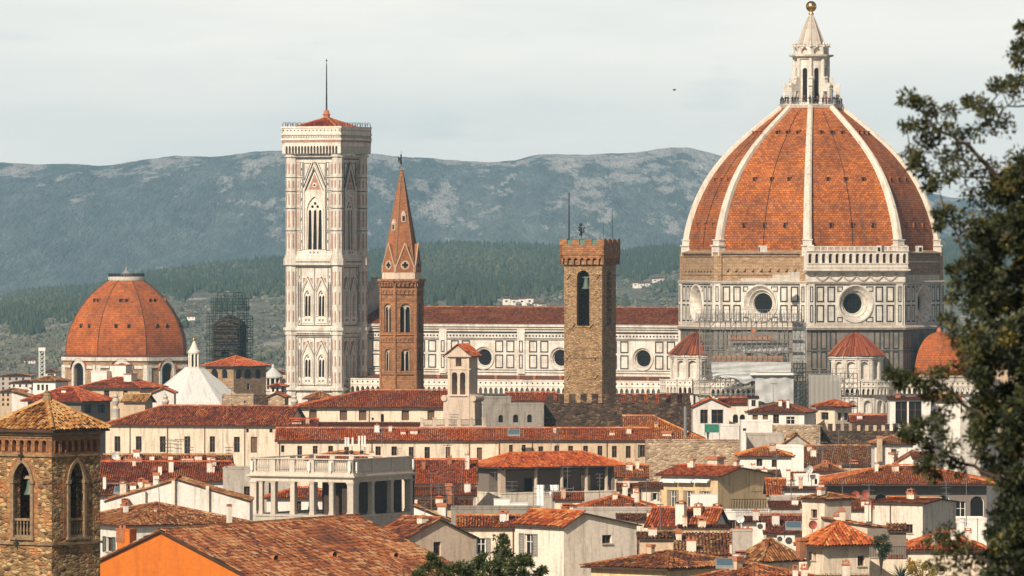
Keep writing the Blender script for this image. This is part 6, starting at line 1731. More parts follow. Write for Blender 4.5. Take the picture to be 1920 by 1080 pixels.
house('blank white parapet wall beside green netting', 1350, 1386, None, 1010, 797, 797, 0, d=5, roof='flat', wm='white_wall')
house('grey plaster parapet house with small terracotta pots', 1402, 1470, None, 1015, 814, 814, 0, d=8, roof='flat', wm='grey_wall')
house('grey plaster house with plain low gable', 1464, 1524, None, 1010, 838, 815, 0, d=9, roof='gy', wm='grey_wall', rm='tile_brown', o=.12)
house('rough stone wall house left of the right battlements', 1450, 1538, None, 1065, 798, 798, 0, d=6, roof='flat', wm='pale_rubble')
house('white house with small orange hip roof beside the rough stone block', 1388, 1484, None, 935, 856, 838, 0, d=10, roof='hip', wm='white_wall', rm='tile_orange', wins=[(1424,860,874,11,'dark'),(1452,862,876,10,'dark')], chim=[(1412,868,880,8,-1.5)])
house('blank white wall behind the small orange hip roof', 1450, 1507, None, 960, 836, 836, 0, d=6, roof='flat', wm='white_wall')
house('wide brown orange roof under a cluster of antennas', 1507, 1640, None, 990, 872, 836, 0, d=22, roof='gx', wm='tan', rm='tile_brown', chim=[(1548,862,872,14,1),(1600,862,872,16,1)])
house('white house with tall round chimney and brown hip roof', 1640, 1712, None, 965, 833, 818, 0, d=9, roof='hip', wm='white_wall', rm='tile_brown', wins=[(1676,842,852,10,'dark')], chim=[(1649,817,850,10,-.6,'flat','tan')])
house('white stepped gable wall near the large tree', 1664, 1716, None, 935, 878, 846, 0, d=6, roof='shedl', wm='white_wall', rm='tile_brown', o=.12, chim=[(1671,848,868,9,.5,'flat')], wins=[(1706,862,884,8,'brown')])
house('little orange roofed house touching the tree branches', 1716, 1752, None, 930, 860, 846, 0, d=7, roof='shed', wm='white_wall', rm='tile_orange', wins=[(1730,866,880,10,'dark')])
house('white loggia house with thin roof and open dark front', 1668, 1745, None, 1095, 749, 743, 0, d=6, roof='shed', wm='white_wall', rm='tile_orange', o=.3, wins=[(1690,753,795,22,'dark'),(1716,753,795,24,'dark')])
house('white house behind the tree beside the open loggia', 1746, 1800, None, 1100, 752, 741, 0, roof='gx', wm='white_wall', rm='tile_orange')
house('long dark red roof over shaded wall with white lattice windows', 1552, 1850, None, 850, 908, 873, 0, d=17, roof='hip', wm='painted_shade', rm='tile_red', o=1.7, wins=[(1652,925,942,24,'white','round'),(1711,926,946,24,'white','round'),(1768,928,958,26,'white','round'),(1801,940,977,18,'white'),(1832,930,975,26,'white','round')])  # wall colour darkened to paint the shade under the eaves
house('small red roof in front of the lattice windowed wall', 1530, 1580, None, 905, 884, 868, 0, roof='hip', wm='white_wall', rm='tile_brown', chim=[(1573,868,885,9)])
house('rough stone tower block without roof behind the awning house', 1212, 1387, None, 965, 827, 827, 0, d=9, roof='flat', wm='pale_rubble', name='stone_block', cat='building')
house('small orange roof left of the rough stone block', 1158, 1212, None, 945, 896, 872, 0, roof='gx', wm='cream', rm='tile_orange', d=12, chim=[(1180,866,880,12),(1202,876,892,8)])
house('narrow cream house wedged under rough stone block', 1162, 1214, None, 905, 920, 905, 0, roof='shed', wm='cream', rm='tile_brown', d=6, wins=[(1178,926,938,8,'dark')], chim=[(1172,908,935,10,-.6,'turret'),(1192,912,935,10,-.8)])
house('small tan house with red lean-to roof left of awning house', 1204, 1238, None, 880, 916, 903, 0, roof='shed', wm='cream', rm='tile_brown', d=5, wins=[(1228,924,938,8,'shut')])
hN = house('yellow house with three white awnings and big tan gable', 1240, 1346, 1444, 900, 893, 874, 38, roof='gx', wm='yellow_wall', rm='tile_red', rf=.4, o=.7, wins=[(1262,919,951,10,'shut'),(1292,920,951,10,'shut'),(1322,921,946,10,'shut')], chim=[(1342,856,880,22,7,'flat','cream'),(1380,862,880,8,5,'flat')])
for px in (1258, 1288, 1319):
    f = hN.front; u, z, y, _ = f.hit(px, 900, hN.inv); mb = MB(); mb.hexa([f.p(u-1.3,z+.25),f.p(u+1.3,z+.25),f.p(u+1.3,z+.1),f.p(u-1.3,z+.1)],[f.p(u-1.3,z-.15,-.95),f.p(u+1.3,z-.15,-.95),f.p(u+1.3,z-.35,-.95),f.p(u-1.3,z-.35,-.95)]); mb.build('awning', m_['cloth_white'], hN.root)
house('orange roof in the gap right of the awning house', 1443, 1480, None, 835, 930, 898, 0, roof='gx', wm='cream', rm='tile_orange', d=10)
house('small white box house carrying a round white dish', 1490, 1536, None, 830, 890, 890, 0, d=4, roof='flat', wm='white_wall', wins=[(1530,898,908,5,'dark')], chim=[(1478,880,910,7,1,'flat')])
house('low white house under brown roof strip with red tank', 1472, 1532, None, 800, 919, 911, 0, d=4, roof='shed', wm='white_wall', rm='tile_brown', o=.3, chim=[(1540,905,925,10,1)])
house('orange sloping roof between belvedere and loggia house', 776, 890, None, 940, 908, 862, 0, d=20, roof='gx', wm='cream', rm='tile_orange', chim=[(876,850,872,8)])
house('cream low house with broken orange roof behind belvedere', 776, 888, None, 865, 930, 912, 0, d=7, roof='shed', wm='cream', rm='tile_orange', wins=[(850,933,946,16,'dark')])
house('small orange roof crouching right of belvedere', 788, 880, None, 835, 950, 936, 0, d=7, roof='shed', wm='tan', rm='tile_orange')
house('white wall with sloping top right of belvedere columns', 776, 862, None, 745, 985, 948, 0, d=5, roof='shedr', wm='white_wall', rm='tile_brown', o=.12)
house('small orange roof peeping over the balustraded belvedere', 576, 706, None, 955, 862, 847, 0, d=9, roof='hip', wm='cream', rm='tile_orange', chim=[(697,846,860,8)])
house('red roof with three chimneys right of the hanging sheets', 1090, 1228, None, 835, 956, 928, 0, d=13, roof='hip', wm='cream', rm='tile_red', chim=[(1178,943,954,14,1),(1194,920,955,9,3,'turret'),(1152,948,956,10,1)])
house('long grey stained parapet house with flat top', 1076, 1264, None, 770, 954, 954, 0, d=6, roof='flat', wm='grey_wall')
house('red roof with lean gable and smokestack left of roof terrace', 1216, 1336, 1362, 745, 989, 953, 20, roof='gx', wm='warm_white', rm='tile_red', chim=[(1277,938,966,17,-.5),(1345,943,958,15,3)])
house('white terrace house with iron railing opening', 1359, 1446, None, 775, 958, 958, 0, d=6, roof='flat', wm='white_wall', wins=[(1374,975,992,10,'green'),(1384,974,992,9,'white')])
house('plain grey white wall beside the railing terrace', 1446, 1506, None, 790, 931, 931, 0, d=5, roof='flat', wm='grey_wall')
house('tall narrow cream house with tan side and small window', 1504, 1546, 1596, 705, 937, 925, 48, roof='hip', wm='cream', rm='tile_brown', o=.35, hip=1.6, wins=[(1526,955,971,11,'dark')])
house('dark roof with blue skylight between terrace and cream tower house', 1438, 1508, None, 715, 1000, 966, 0, roof='gx', wm='warm_white', rm='tile_dark', d=14)
house('small brown roof over white wall by round dish', 1394, 1440, None, 725, 979, 967, 0, roof='shed', wm='white_wall', rm='tile_brown', d=6)
house('low beige house whose wall falls away to the right', 1545, 1662, None, 690, 991, 974, 0, d=6, roof='shedr', wm='beige_stone', rm='tile_brown', o=.15)
house('beige long house with flat pilasters and hooded window', 1640, 1730, 1792, 745, 944, 934, 28, roof='gx', wm='warm_white', rm='tile_red', wins=[(1704,983,1000,14,'dark')], o=.3, pipes=(1670,))
house('low house with red sloping roof and roof vents', 1596, 1644, None, 760, 957, 934, 0, d=9, roof='shed', wm='warm_white', rm='tile_red', chim=[(1627,941,958,12,-.8,'turret'),(1641,950,962,10,-.8,'turret')], o=.2)
house('bluish white low wall house near the large tree', 1752, 1850, None, 775, 972, 972, 0, d=6, roof='flat', wm='white_wall')
house('red roof with white pipes behind the flowering shrub', 1702, 1850, None, 690, 1032, 996, 0, roof='hip', wm='cream', rm='tile_red', d=11, chim=[(1750,1000,1022,6,1,'flat'),(1815,990,1010,12,3)])
house('white house below the red roof with white pipes', 1632, 1712, None, 640, 1068, 1052, 0, roof='shed', wm='cream', rm='tile_orange', d=5, wins=[(1660,1072,1079,20,'dark')])
house('low white wall house with tiled parapet under the smokestacks', 1274, 1368, None, 700, 990, 986, 0, d=4, roof='shed', wm='white_wall', rm='tile_brown', o=.15, chim=[(1317,971,992,13,.5)])
house('grey chimney block with row of terracotta pots', 1374, 1411, None, 655, 993, 993, 0, d=3, roof='flat', wm='grey_wall', name='chimney_block', cat='chimney', chim=[(1383,986,994,16,.8,'pots','grey_wall'),(1402,986,994,16,.8,'pots','grey_wall')])
house('broad dark brown roof sweeping up to a ridge with chimneys', 1120, 1376, None, 665, 1042, 998, 0, roof='hipl', hip=6.5, wm='yellow_wall', rm='tile_brown', d=17, chim=[(1296,1006,1028,18,1.5,'pots'),(1378,1012,1035,20,1,'brick')])
house('nearer brown hip roof with red vent pipe', 1108, 1249, 1400, 600, 1067, 1034, 40, roof='hip', wm='yellow_wall', rm='tile_brown', o=.7, wins=[])
house('brown hip roof with mossy ridge below the air conditioners', 1388, 1428, 1498, 642, 1053, 1010, 48, roof='hip', wm='cream', rm='tile_brown', o=.6, chim=[(1388,1032,1052,16,-.6)])
house('lowest brown roof at bottom edge with skylight', 1290, 1410, 1535, 570, 1094, 1058, 40, roof='hip', wm='cream', rm='tile_brown', o=.6, chim=[(1386,1046,1070,13,4,'turret')])
house('cream turret house with pyramid roof and one dark square window', 1513, 1544, 1630, 610, 1023, 979, 60, roof='hip', wm='cream', rm='tile_orange', o=.9, wins=[(1519,1035,1050,5,'dark'),(1527,1035,1050,5,'dark'),(1615,1042,1061,14,'dark')], chim=[(1502,1008,1022,14,-1.2,'flat','brick_red')])
house('tiny tiled roof at bottom edge carrying two turret chimneys', 1470, 1625, None, 560, 1092, 1078, 0, roof='shed', wm='cream', rm='tile_brown', d=5, chim=[(1491,1064,1085,10,.5,'turret'),(1508,1062,1085,12,.5,'turret'),(1586,1054,1085,14,.5,'turret')])
# left, below the long buildings
house('brown ridge of roofs with rows of chimney pots below seven windows', 188, 428, None, 975, 874, 853, 0, roof='gx', wm='cream', rm='tile_brown', d=10, chim=[(250,856,866,34,2,'pots'),(285,852,868,9,2),(320,852,866,9,2),(352,855,866,22,2,'pots'),(372,850,866,14,2),(396,852,868,14,2)])
house('broad rust red roof with small white chimneys left of grey wall', 190, 424, None, 905, 903, 866, 0, roof='gx', wm='white_wall', rm='tile_red', d=18, o=.5, chim=[(321,862,880,9,4),(393,864,884,10,4),(300,872,888,7,3)])
house('grey stained wall house with dark doorway', 418, 470, None, 835, 877, 877, 0, d=7, roof='flat', wm='grey_wall', wins=[(463,912,942,11,'dark')], chim=[(436,868,880,10,1,'pots','grey_wall')])
house('small brown roof with skylight right of stone bell tower', 186, 292, None, 850, 930, 908, 0, roof='gx', wm='white_wall', rm='tile_brown', d=11, chim=[(229,900,915,8,2),(196,892,908,6,3)])
hW = house('long low white gable wall house with white stacks', 196, 468, None, 785, 940, 899, 0, d=10, roof='gy', wm='white_wall', rm='tile_brown', o=.12, chim=[(293,886,912,11,1,'flat'),(270,920,945,5,-.4,'flat'),(325,898,945,6,-.35,'flat'),(389,908,945,6,-.35,'flat'),(234,934,948,12,-.6,'brick','brick_red')])
house('red brown roof with moss right of stone bell tower', 120, 230, 468, 735, 986, 943, 62, roof='hipy', wm='white_wall', rm='tile_brown', o=.6, cornice=True, wins=[(205,1007,1034,13,'green')], chim=[(291,953,975,4,6,'flat'),(430,946,965,8,10)])
house('orange chimney stack with tiled cap beside orange gable', 219, 243, 256, 640, 992, 992, 30, roof='flat', wm='orange_wall', name='chimney_block', cat='chimney', chim=[(230,985,993,18,.4,'pots','brick_red')])
hO = house('bright orange house with wide gable and big mossy tiled roof', 62, 548, 905, 578, 1126, 994, 27, roof='gy', wm='orange_wall', rm='tile_brown', o=.35)
for px, row in ((515,1052),(625,1047),(738,1045)):
    x0 = hO.w*.5; zz = Z(row, hO.Y+9); # short clay vents on the big roof slope
    best = None
    for y in np.linspace(1, hO.d-1, 60):
        for x in np.linspace(hO.w*.52, hO.w-.3, 50):
            wx = hO.O[0]+hO.U[0]*x+hO.V[0]*y; wy = hO.O[1]+hO.U[1]*x+hO.V[1]*y; z = hO.zt-(hO.zt-hO.ze)*(x-hO.w/2)/(hO.w/2)
            e = abs(wx/wy*F+CX-px)+abs(HY-(z-ZC)/wy*F-row)
            if best is None or e < best[0]: best = (e, x, y, z)
    _, x, y, z = best; mb = MB(); mb.tube((x-.7,y+.2,z+.1),(x+.35,y-.1,z+.2),.32,.36,n=12,cap=False); mb.m = 1; mb.tube((x-.5,y+.15,z+.12),(x+.1,y-.02,z+.18),.31,.33,n=12); mb.build('roof_vent', [m_['terracotta'], m_['dark_void']], hO.roofo)
house('grey stained wall seen through the belvedere columns', 472, 545, None, 905, 884, 884, 0, d=5, roof='flat', wm='grey_wall', wins=[(512,905,945,16,'dark')])
house('white house with small red roof seen through the belvedere columns', 500, 640, None, 868, 934, 914, 0, d=8, roof='hip', wm='white_wall', rm='tile_red', wins=[(560,940,960,10,'dark')])
house('plaster house with weathered gable and steep red roof', 694, 757, 889, 680, 1012, 970, 52, roof='gx', wm='beige_stone', rm='tile_brown', wins=[(820,1016,1042,14,'dark')], o=.4)
house('cream house with grey shutters between two gabled houses', 862, 968, None, 705, 989, 967, 0, d=7, roof='gx', wm='cream', rm='tile_red', wins=[(902,1009,1040,17,'shut')], pipes=(962,))
house('long low grey terrace wall under loggia house', 846, 1012, None, 735, 952, 952, 0, d=6, roof='flat', wm='dirty_grey')
house('white house with wide plain gable and grey shuttered window', 966, 1057, 1194, 650, 988, 958, 52, roof='gx', rf=.25, wm='warm_white', rm='tile_red', o=.4, wins=[(991,1001,1041,17,'shut'),(1138,1003,1019,18,'dark')])

for a in ((1160,1232,752,976,962,'brown lean-to roof tucked under the long grey parapet house','warm_white','tile_brown'),(1446,1500,772,951,938,'narrow red roof against the plain grey white wall','grey_wall','tile_red'),
          (1600,1652,735,1012,998,'low brown roof before the hooded window house','beige_stone','tile_brown'),(1654,1702,722,1026,1010,'red lean-to roof under the hooded window','warm_white','tile_red'),
          (1012,1076,762,978,963,'small red roof left of the grey parapet, above the wide gable house','warm_white','tile_red'),(1366,1402,730,1008,996,'short brown roof behind the chimney block','white_wall','tile_brown'),
          (1486,1550,905,898,884,'small orange roof behind the round dish house','white_wall','tile_orange'),(1200,1262,640,1010,996,'brown patch of roof rising behind the red vent pipe','tan','tile_brown'),
          (1410,1462,912,893,880,'little brown roof right of the white awnings house gable','white_wall','tile_brown'),(1560,1604,800,938,926,'thin red roof edge under the pair of red dishes','tan','tile_red'),
          (300,372,800,931,917,'small red roof behind the long white gable wall','white_wall','tile_red'),(1040,1092,900,938,922,'orange lean-to beside the hanging sheets','cream','tile_orange')):
    house(a[5], a[0], a[1], None, a[2], a[3], a[4], 0, d=5, roof='shed', wm=a[6], rm=a[7], o=.3)

# chimneys and aerials scattered over the roofs (each house gets at most one aerial)
rq = random.Random(21)
for h in list(HS):
    if h.roof in ('flat',) or not (560 < h.Y < 1170) or h.label.startswith(('dark red roof','thin')): continue
    wpx = h.Cc-h.L if h.a >= 0 else h.R-h.Cc
    if wpx < 38 or 'turret' in h.label or 'bright orange house' in h.label: continue
    n = 1 if wpx < 80 else (2 if wpx < 200 else 3)
    for k in range(n):
        dy = h.d*rq.uniform(.18,.42); x = h.w*rq.uniform(.1,.9)
        wx, wy = h.O[0]+h.U[0]*x+h.V[0]*dy, h.O[1]+h.U[1]*x+h.V[1]*dy
        z = h.ze+(h.zt-h.ze)*min(1, dy/(h.d/2)) if h.roof in ('gx','hip','hipl','hipr') else (h.ze+h.zt)/2
        px = wx/wy*F+CX; row = HY-(z-ZC)/wy*F; s_ = S(wy)
        if h.roof in ('hip','hipl','hipr') and not (.25 < x/h.w < .75): continue
        hgt = rq.uniform(.7,1.5)*s_
        chimney(h, px, row-hgt, row+2, rq.uniform(.45,.95)*s_, dy, rq.choice(['brick','brick','turret','pots','flat']), rq.choice(['warm_white','cream','brick_red','tan','white_wall']))
aer = [h for h in HS if h.roof != 'flat' and 600 < h.Y < 1230 and (h.Cc-h.L) > 36]
rq.shuffle(aer)
for h in aer[:30]:
    x = h.w*rq.uniform(.2,.8); dy = h.d*.45; wx, wy = h.O[0]+h.U[0]*x+h.V[0]*dy, h.O[1]+h.U[1]*x+h.V[1]*dy
    z = (h.zt*.85+h.ze*.15); px = wx/wy*F+CX; row = HY-(z-ZC)/wy*F; s_ = S(wy); hg = rq.uniform(2.0,4.2)*s_
    lab = 'aerial on the '+h.label
    lab = ' '.join(lab.split()[:16])
    antenna(lab, px, row-hg, row, wy, rq.choice([1,2,3,4]), rq.uniform(1.0,2.0)*s_, rq.uniform(-.15,.15))

# ================================================================== old stone bell tower close by on the left
YF = 430.0; sF = S(YF)
def zf_(row): return ZC-(row-HY)/sF
FA = 36.0; hF = frame(-18, 97, 188, YF, FA, 5); WF = hF.d
oF = (X(97,YF)-hF.U[0]*WF/2+hF.V[0]*WF/2, YF-hF.U[1]*WF/2+hF.V[1]*WF/2)
ft = thing('bell_tower', 'old rough stone bell tower with green bells and mossy tiled roof at left', 'bell tower', (oF[0], oF[1], 0), hF.rot)
fF = rect_faces(WF, WF); mb = MB(); ring = MB(); brk = MB(); bal = []
for f in fF:
    c = f.w/2; h = dict(u0=c-.72, u1=c+.72, v0=zf_(1010), v1=zf_(868), k='pointed', depth=.6)
    hs = [h] if f in (fF[0], fF[1]) else []; n = 7; p = (f.w-.5)/n  # back faces left closed so the belfry stays dark inside
    wall(mb, f, 0, zf_(856), hs, .6)
    # blind arcade
    ar = [dict(u0=.25+i*p+.09, u1=.25+(i+1)*p-.17, v0=zf_(849), v1=zf_(826), k='round', depth=.34) for i in range(n)]
    wall(brk, f, zf_(856), zf_(812), ar, .34)
    for q in ar: fill(brk, f, q, .34); archring(brk, f, q, .12, .05)
    if not hs: continue
    archring(ring, f, h, .24, .12, .35)
    archring(brk, f, dict(h, u0=h['u0']-.26, u1=h['u1']+.26, v1=h['v1']+.3), .32, .012)
    for s2 in (-1, 1): band(ring, f, c+s2*.87-.2, c+s2*.87+.2, zf_(908), zf_(902), .2, .3)
    band(ring, f, c-1.05, c+1.05, zf_(1014), zf_(1009), .2, .2)
    band(ring, f, -.12, f.w+.12, zf_(1023), zf_(1018.5), .16); band(ring, f, -.1, f.w+.1, zf_(857), zf_(853), .14); band(ring, f, -.12, f.w+.12, zf_(817), zf_(811), .16); band(ring, f, -.06, f.w+.06, zf_(822), zf_(820), .08)
    b = MB(); g = Face(f.p(0,0,.15)[:2], f.U, f.w)
    band(b, g, c-.7, c+.7, zf_(978), zf_(973.5), .12, .12); band(b, g, c-.7, c+.7, zf_(1009), zf_(1005), .12, .12)
    z0_, z1_ = zf_(1005), zf_(978); Hh = z1_-z0_
    for i in range(5):
        u = c-.56+i*.28; b.lathe([(r_*.62, z0_+Hh*t) for r_, t in ((.09,0),(.12,.04),(.07,.1),(.13,.3),(.11,.45),(.06,.7),(.1,.8),(.07,.88),(.11,1))], 8, g.p(u,0,.0)[:2])
    bal.append(b)
mb.build('shaft', m_['tower_rubble'], ft); ring.build('stone_trim', m_['old_trim'], ft); brk.build('brick_arcade', m_['badia_brick'], ft)
for b in bal: b.build('balustrade', m_['old_trim'], ft)
mb = MB(); mb.box(-WF/2+.6, WF/2-.6, -WF/2+.6, WF/2-.6, zf_(1016), zf_(1011)); mb.box(-WF/2+.3, WF/2-.3, -WF/2+.3, WF/2-.3, zf_(860), zf_(857)); mb.build('floor', m_['eave_wood_and_shade'], ft)
q = WF/2+.45; ze, zr_ = zf_(806), zf_(753); mb = MB()
for a, b in (((-q,-q),(q,-q)),((q,-q),(q,q)),((q,q),(-q,q)),((-q,q),(-q,-q))):
    P = [(a[0],a[1],ze),(b[0],b[1],ze),(0,0,zr_)]
    mb.m = 1; mb.poly([(x,y,z-.05) for x,y,z in P],.2); mb.m = 2; mb.hexa([(x,y,z-.18) for x,y,z in P],[(x,y,z-.06) for x,y,z in P]); mb.m = 0; tiles(mb, P, .27, .40, jit=2.0)
for a in ((-q,-q),(q,-q),(q,q),(-q,q)): ridgeline(mb, (a[0],a[1],ze+.08), (0,0,zr_+.08), .16, .4)
rf_ = mb.build('roof', [m_['tile_ochre'], m_['roof_bed'], m_['eave_wood_and_shade']], ft)
mb = MB(); mb.lathe([(.36,zr_-.15),(.33,zr_+.15),(.26,zr_+.3),(.28,zr_+.38),(.16,zr_+.5),(.18,zr_+.58),(.05,zr_+.68)], 10); mb.build('finial', m_['old_trim'], rf_)
for k, (f, rr_) in enumerate(((fF[0], 902), (fF[1], 906))):
    c = f.p(f.w/2-(.12 if k == 0 else 0), 0, 1.0); z = zf_(rr_); mb = MB(); mb.lathe([(.02,z+.08),(.14,z+.04),(.25,z-.06),(.29,z-.3),(.34,z-.6),(.46,z-.9),(.5,z-.98),(.45,z-.98),(.3,z-.7)], 18, c[:2]); mb.build('bell', m_['bronze'], ft, smooth=True)
    mb = MB(); mb.hexa([f.p(f.w/2+a,z+b_,.9) for a,b_ in ((-.75,.06),(.75,.06),(.75,.26),(-.75,.26))],[f.p(f.w/2+a,z+b_,1.1) for a,b_ in ((-.75,.06),(.75,.06),(.75,.26),(-.75,.26))]); mb.hexa([f.p(f.w/2+a,z+b_,.92) for a,b_ in ((-.2,.26),(.2,.26),(.12,.7),(-.12,.7))],[f.p(f.w/2+a,z+b_,1.08) for a,b_ in ((-.2,.26),(.2,.26),(.12,.7),(-.12,.7))]); mb.build('bell_yoke', m_['wood_pale'], ft)
    mb = MB(); mb.hexa([f.p(f.w/2+a,b_,2.2) for a,b_ in ((.1,zf_(1010)),(.5,zf_(1010)),(.5,zf_(925)),(.1,zf_(925)))],[f.p(f.w/2+a,b_,2.4) for a,b_ in ((.1,zf_(1010)),(.5,zf_(1010)),(.5,zf_(925)),(.1,zf_(925)))]); mb.build('bell_frame', m_['wood_brown'], ft)
mb = MB()
for u, row in ((.5,855),(.42,1020)): f = fF[0]; mb.tube(f.p(u*f.w-.22,zf_(row),-.2), f.p(u*f.w+.22,zf_(row),-.2), .06, n=5); mb.tube(f.p(u*f.w,zf_(row)-.3,-.2), f.p(u*f.w,zf_(row)+.3,-.2), .06, n=5)
mb.build('wall_anchor', m_['iron'], ft)

# ================================================================== colonnaded belvedere with balustrade
YV = 800.0; hB = frame(470, 662, 775, YV, 27.5, 8)
bv = thing('belvedere', 'grey stone belvedere with square columns and balustraded roof terrace', 'pavilion', (hB.O[0], hB.O[1], 0), hB.rot)
wB, dB = hB.w, hB.d
def zv(row): return Z(row, YV)
Fs = [Face((0,0),(1,0),wB), Face((wB,0),(0,1),dB), Face((wB,dB),(-1,0),wB), Face((0,dB),(0,-1),dB)]
mb = MB()
for f in Fs: wall(mb, f, 0, zv(969))
mb.poly([(0,0,zv(969)),(wB,0,zv(969)),(wB,dB,zv(969)),(0,dB,zv(969))])
for f in Fs: band(mb, f, -.08, f.w+.08, zv(971), zv(967), .12, .4)
for f, n in ((Fs[0], 5), (Fs[1], 3)):
    for k in range(n+1): u = .35+k*(f.w-.7)/n; band(mb, f, u-.42, u+.42, 0, zv(971.2), .07)
mb.build('base', m_['terrace_stone'], bv)
cols = []
for f, n in ((Fs[0], 5), (Fs[1], 3), (Fs[3], 3)):
    for k in range(n+1):
        if f is not Fs[0] and k == (0 if f is Fs[1] else n): continue
        u = .38+k*(f.w-.76)/n; big = k in (0, n); cols.append((f.p(u,0,.38), .42 if big else .3))
        if k == 0 and f is Fs[0]: cols.append((f.p(u+.95,0,.38), .25))
        if k == n and f is Fs[0]: cols.append((f.p(u-.0,0,1.35), .28))
for c, r_ in cols:
    mb = MB(); x, y = c[0], c[1]; z0_, z1_ = zv(967), zv(905)
    mb.box(x-r_*1.18,x+r_*1.18,y-r_*1.18,y+r_*1.18,z0_,z0_+.28); mb.box(x-r_*1.08,x+r_*1.08,y-r_*1.08,y+r_*1.08,z0_+.28,z0_+.42)
    mb.box(x-r_,x+r_,y-r_,y+r_,z0_+.42,z1_-.3); mb.box(x-r_*1.1,x+r_*1.1,y-r_*1.1,y+r_*1.1,z1_-.3,z1_-.18); mb.box(x-r_*1.25,x+r_*1.25,y-r_*1.25,y+r_*1.25,z1_-.18,z1_)
    mb.build('column', m_['terrace_stone'], bv)
mb = MB()
for (e, r0, r1) in ((.05,905,902.5),(0,902.5,897.5),(.22,897.5,895.5),(.4,895.5,892.5),(.1,892.5,889)): mb.box(-e, wB+e, -e, dB+e, zv(r0), zv(r1))
mb.build('entablature', m_['terrace_stone'], bv)
mb = MB(); pb = []
zb0_, zb1_ = zv(889), zv(863)
for f, n in ((Fs[0], 5), (Fs[1], 3), (Fs[2], 5), (Fs[3], 3)):
    band(mb, f, -.08, f.w+.08, zb1_, zv(861), .12, .5); band(mb, f, 0, f.w, zb0_, zb0_+.16, .03, .42)
    for k in range(n+1):
        u = .36+k*(f.w-.72)/n; band(mb, f, u-.36, u+.36, zb0_+.16, zb1_, .0, .42)
        if f is Fs[1] and k < n:
            u2 = .36+(k+1)*(f.w-.72)/n; band(mb, f, u+.36, u2-.36, zb0_+.16, zb1_, -.09, .35)
        if f is Fs[0] and k < n:
            u2 = .36+(k+1)*(f.w-.72)/n; b = MB(); nb = 8; Hh = zb1_-zb0_-.16
            for i in range(nb):
                uu = u+.36+(i+.5)*(u2-u-.72)/nb; b.lathe([(r_, zb0_+.16+Hh*t) for r_, t in ((.09,0),(.1,.06),(.05,.12),(.11,.32),(.09,.5),(.045,.72),(.08,.84),(.05,.9),(.09,1))], 8, f.p(uu,0,.22)[:2])
            pb.append(b)
mb.build('parapet', m_['terrace_stone'], bv)
for b in pb: b.build('balusters', m_['terrace_stone'], bv)
mb = MB(); mb.box(wB*.60, wB-1.5, 2.6, dB-.4, zv(967), zv(905.2)); mb.box(wB-2.2, wB-1.4, 1.2, dB-.4, zv(967), zv(905.2)); mb.box(wB*.60,wB-2.2,dB-1,dB-.4,zv(967),zv(905.2)); mb.build('inner_room', m_['eave_wood_and_shade'], bv)  # room block coloured near black to paint the shade behind the columns
for (f, u) in ((Fs[0], .3), (Fs[0], wB*.58), (Fs[0], wB*.79), (Fs[0], wB-.35), (Fs[1], .55), (Fs[1], dB-.4)):
    mb = MB(); band(mb, f, u-.17, u+.17, zv(884), zv(867), .34, -.14); band(mb, f, u-.07, u+.07, zv(887), zv(884), .3, -.14); mb.build('wall_lamp', m_['white_paint'], bv)
mb = MB(); mb.tube(Fs[1].p(dB-.1,0,-.12), Fs[1].p(dB-.1,zv(880),-.12), .09); mb.build('drainpipe', m_['iron'], bv)

# ================================================================== loggia house
YK = 960.0; hK = frame(889, 940, 1161, YK, 58, 12)
lk = thing('loggia_house', 'house with deep open loggia under wide orange hip roof and washing outside', 'house', (hK.O[0], hK.O[1], 0), hK.rot)
wK, dK = hK.w, hK.d
def zk(row): return Z(row, YK)
Fs = [Face((0,0),(1,0),wK), Face((wK,0),(0,1),dK), Face((wK,dK),(-1,0),wK), Face((0,dK),(0,-1),dK)]
mb = MB()
for f in Fs: wall(mb, f, 0, zk(925)); band(mb, f, -.06, f.w+.06, zk(926.5), zk(924), .08, .45)
mb.poly([(0,0,zk(927)),(wK,0,zk(927)),(wK,dK,zk(927)),(0,dK,zk(927))]); mb.build('wall', m_['warm_white'], lk)
mb = MB(); mb.box(.1, wK-3.6, .1, dK-.2, zk(926.8), zk(879)); mb.box(wK-3.6, wK-.3, dK-1.0, dK-.25, zk(926.8), zk(879)); rm2 = mb.build('inner_wall', m_['painted_shade'], lk)  # back walls painted dark to hold the loggia's shade
gI = Face((wK-3.6,0.1),(0,1),dK-.3)
for u0_, u1_, r0, r1, mt_n in ((dK*.60,dK*.66,924,903,'dark_void'),(dK*.78,dK*.86,924,896,'warm_white'),(dK*.3,dK*.36,924,900,'dark_void')):  # the pale pane paints the brightness of an open doorway
    mb = MB(); band(mb, gI, u0_-.12, u1_+.12, zk(r0), zk(r1)+.12, .03); o_ = mb.build('door', m_['wood_brown'], lk); mb = MB(); band(mb, gI, u0_, u1_, zk(r0)+.02, zk(r1), .06); mb.build('pane', m_[mt_n], o_)
for f, us in ((Fs[0], (.4, wK-.45)), (Fs[1], (.3*dK, .52*dK, .73*dK, .9*dK, dK-.35))):
    for u in us:
        big = f is Fs[0]; x, y = f.p(u,0,.32)[:2]; mb = MB(); r_ = .42 if big else .27
        if big: mb.box(x-r_,x+r_,y-r_,y+r_,zk(924),zk(879))
        else: mb.lathe([(r_*1.3,zk(924)),(r_*1.3,zk(922.5)),(r_,zk(922)),(r_*.85,zk(882)),(r_*1.25,zk(880.5)),(r_*1.25,zk(879))], 12, (x,y))
        mb.build('column', m_['beige_stone' if big else 'stone_trim'], lk)
mb = MB()
for f in Fs: band(mb, f, 0, f.w, zk(882), zk(877), -.1, .55)
mb.build('beam', m_['eave_wood_and_shade'], lk)
P_, R_ = roofpolys(hK, 'hipy', zk(877), zrow(hK, 850, wK/2, wK/2), 1.0, None); mb = MB()
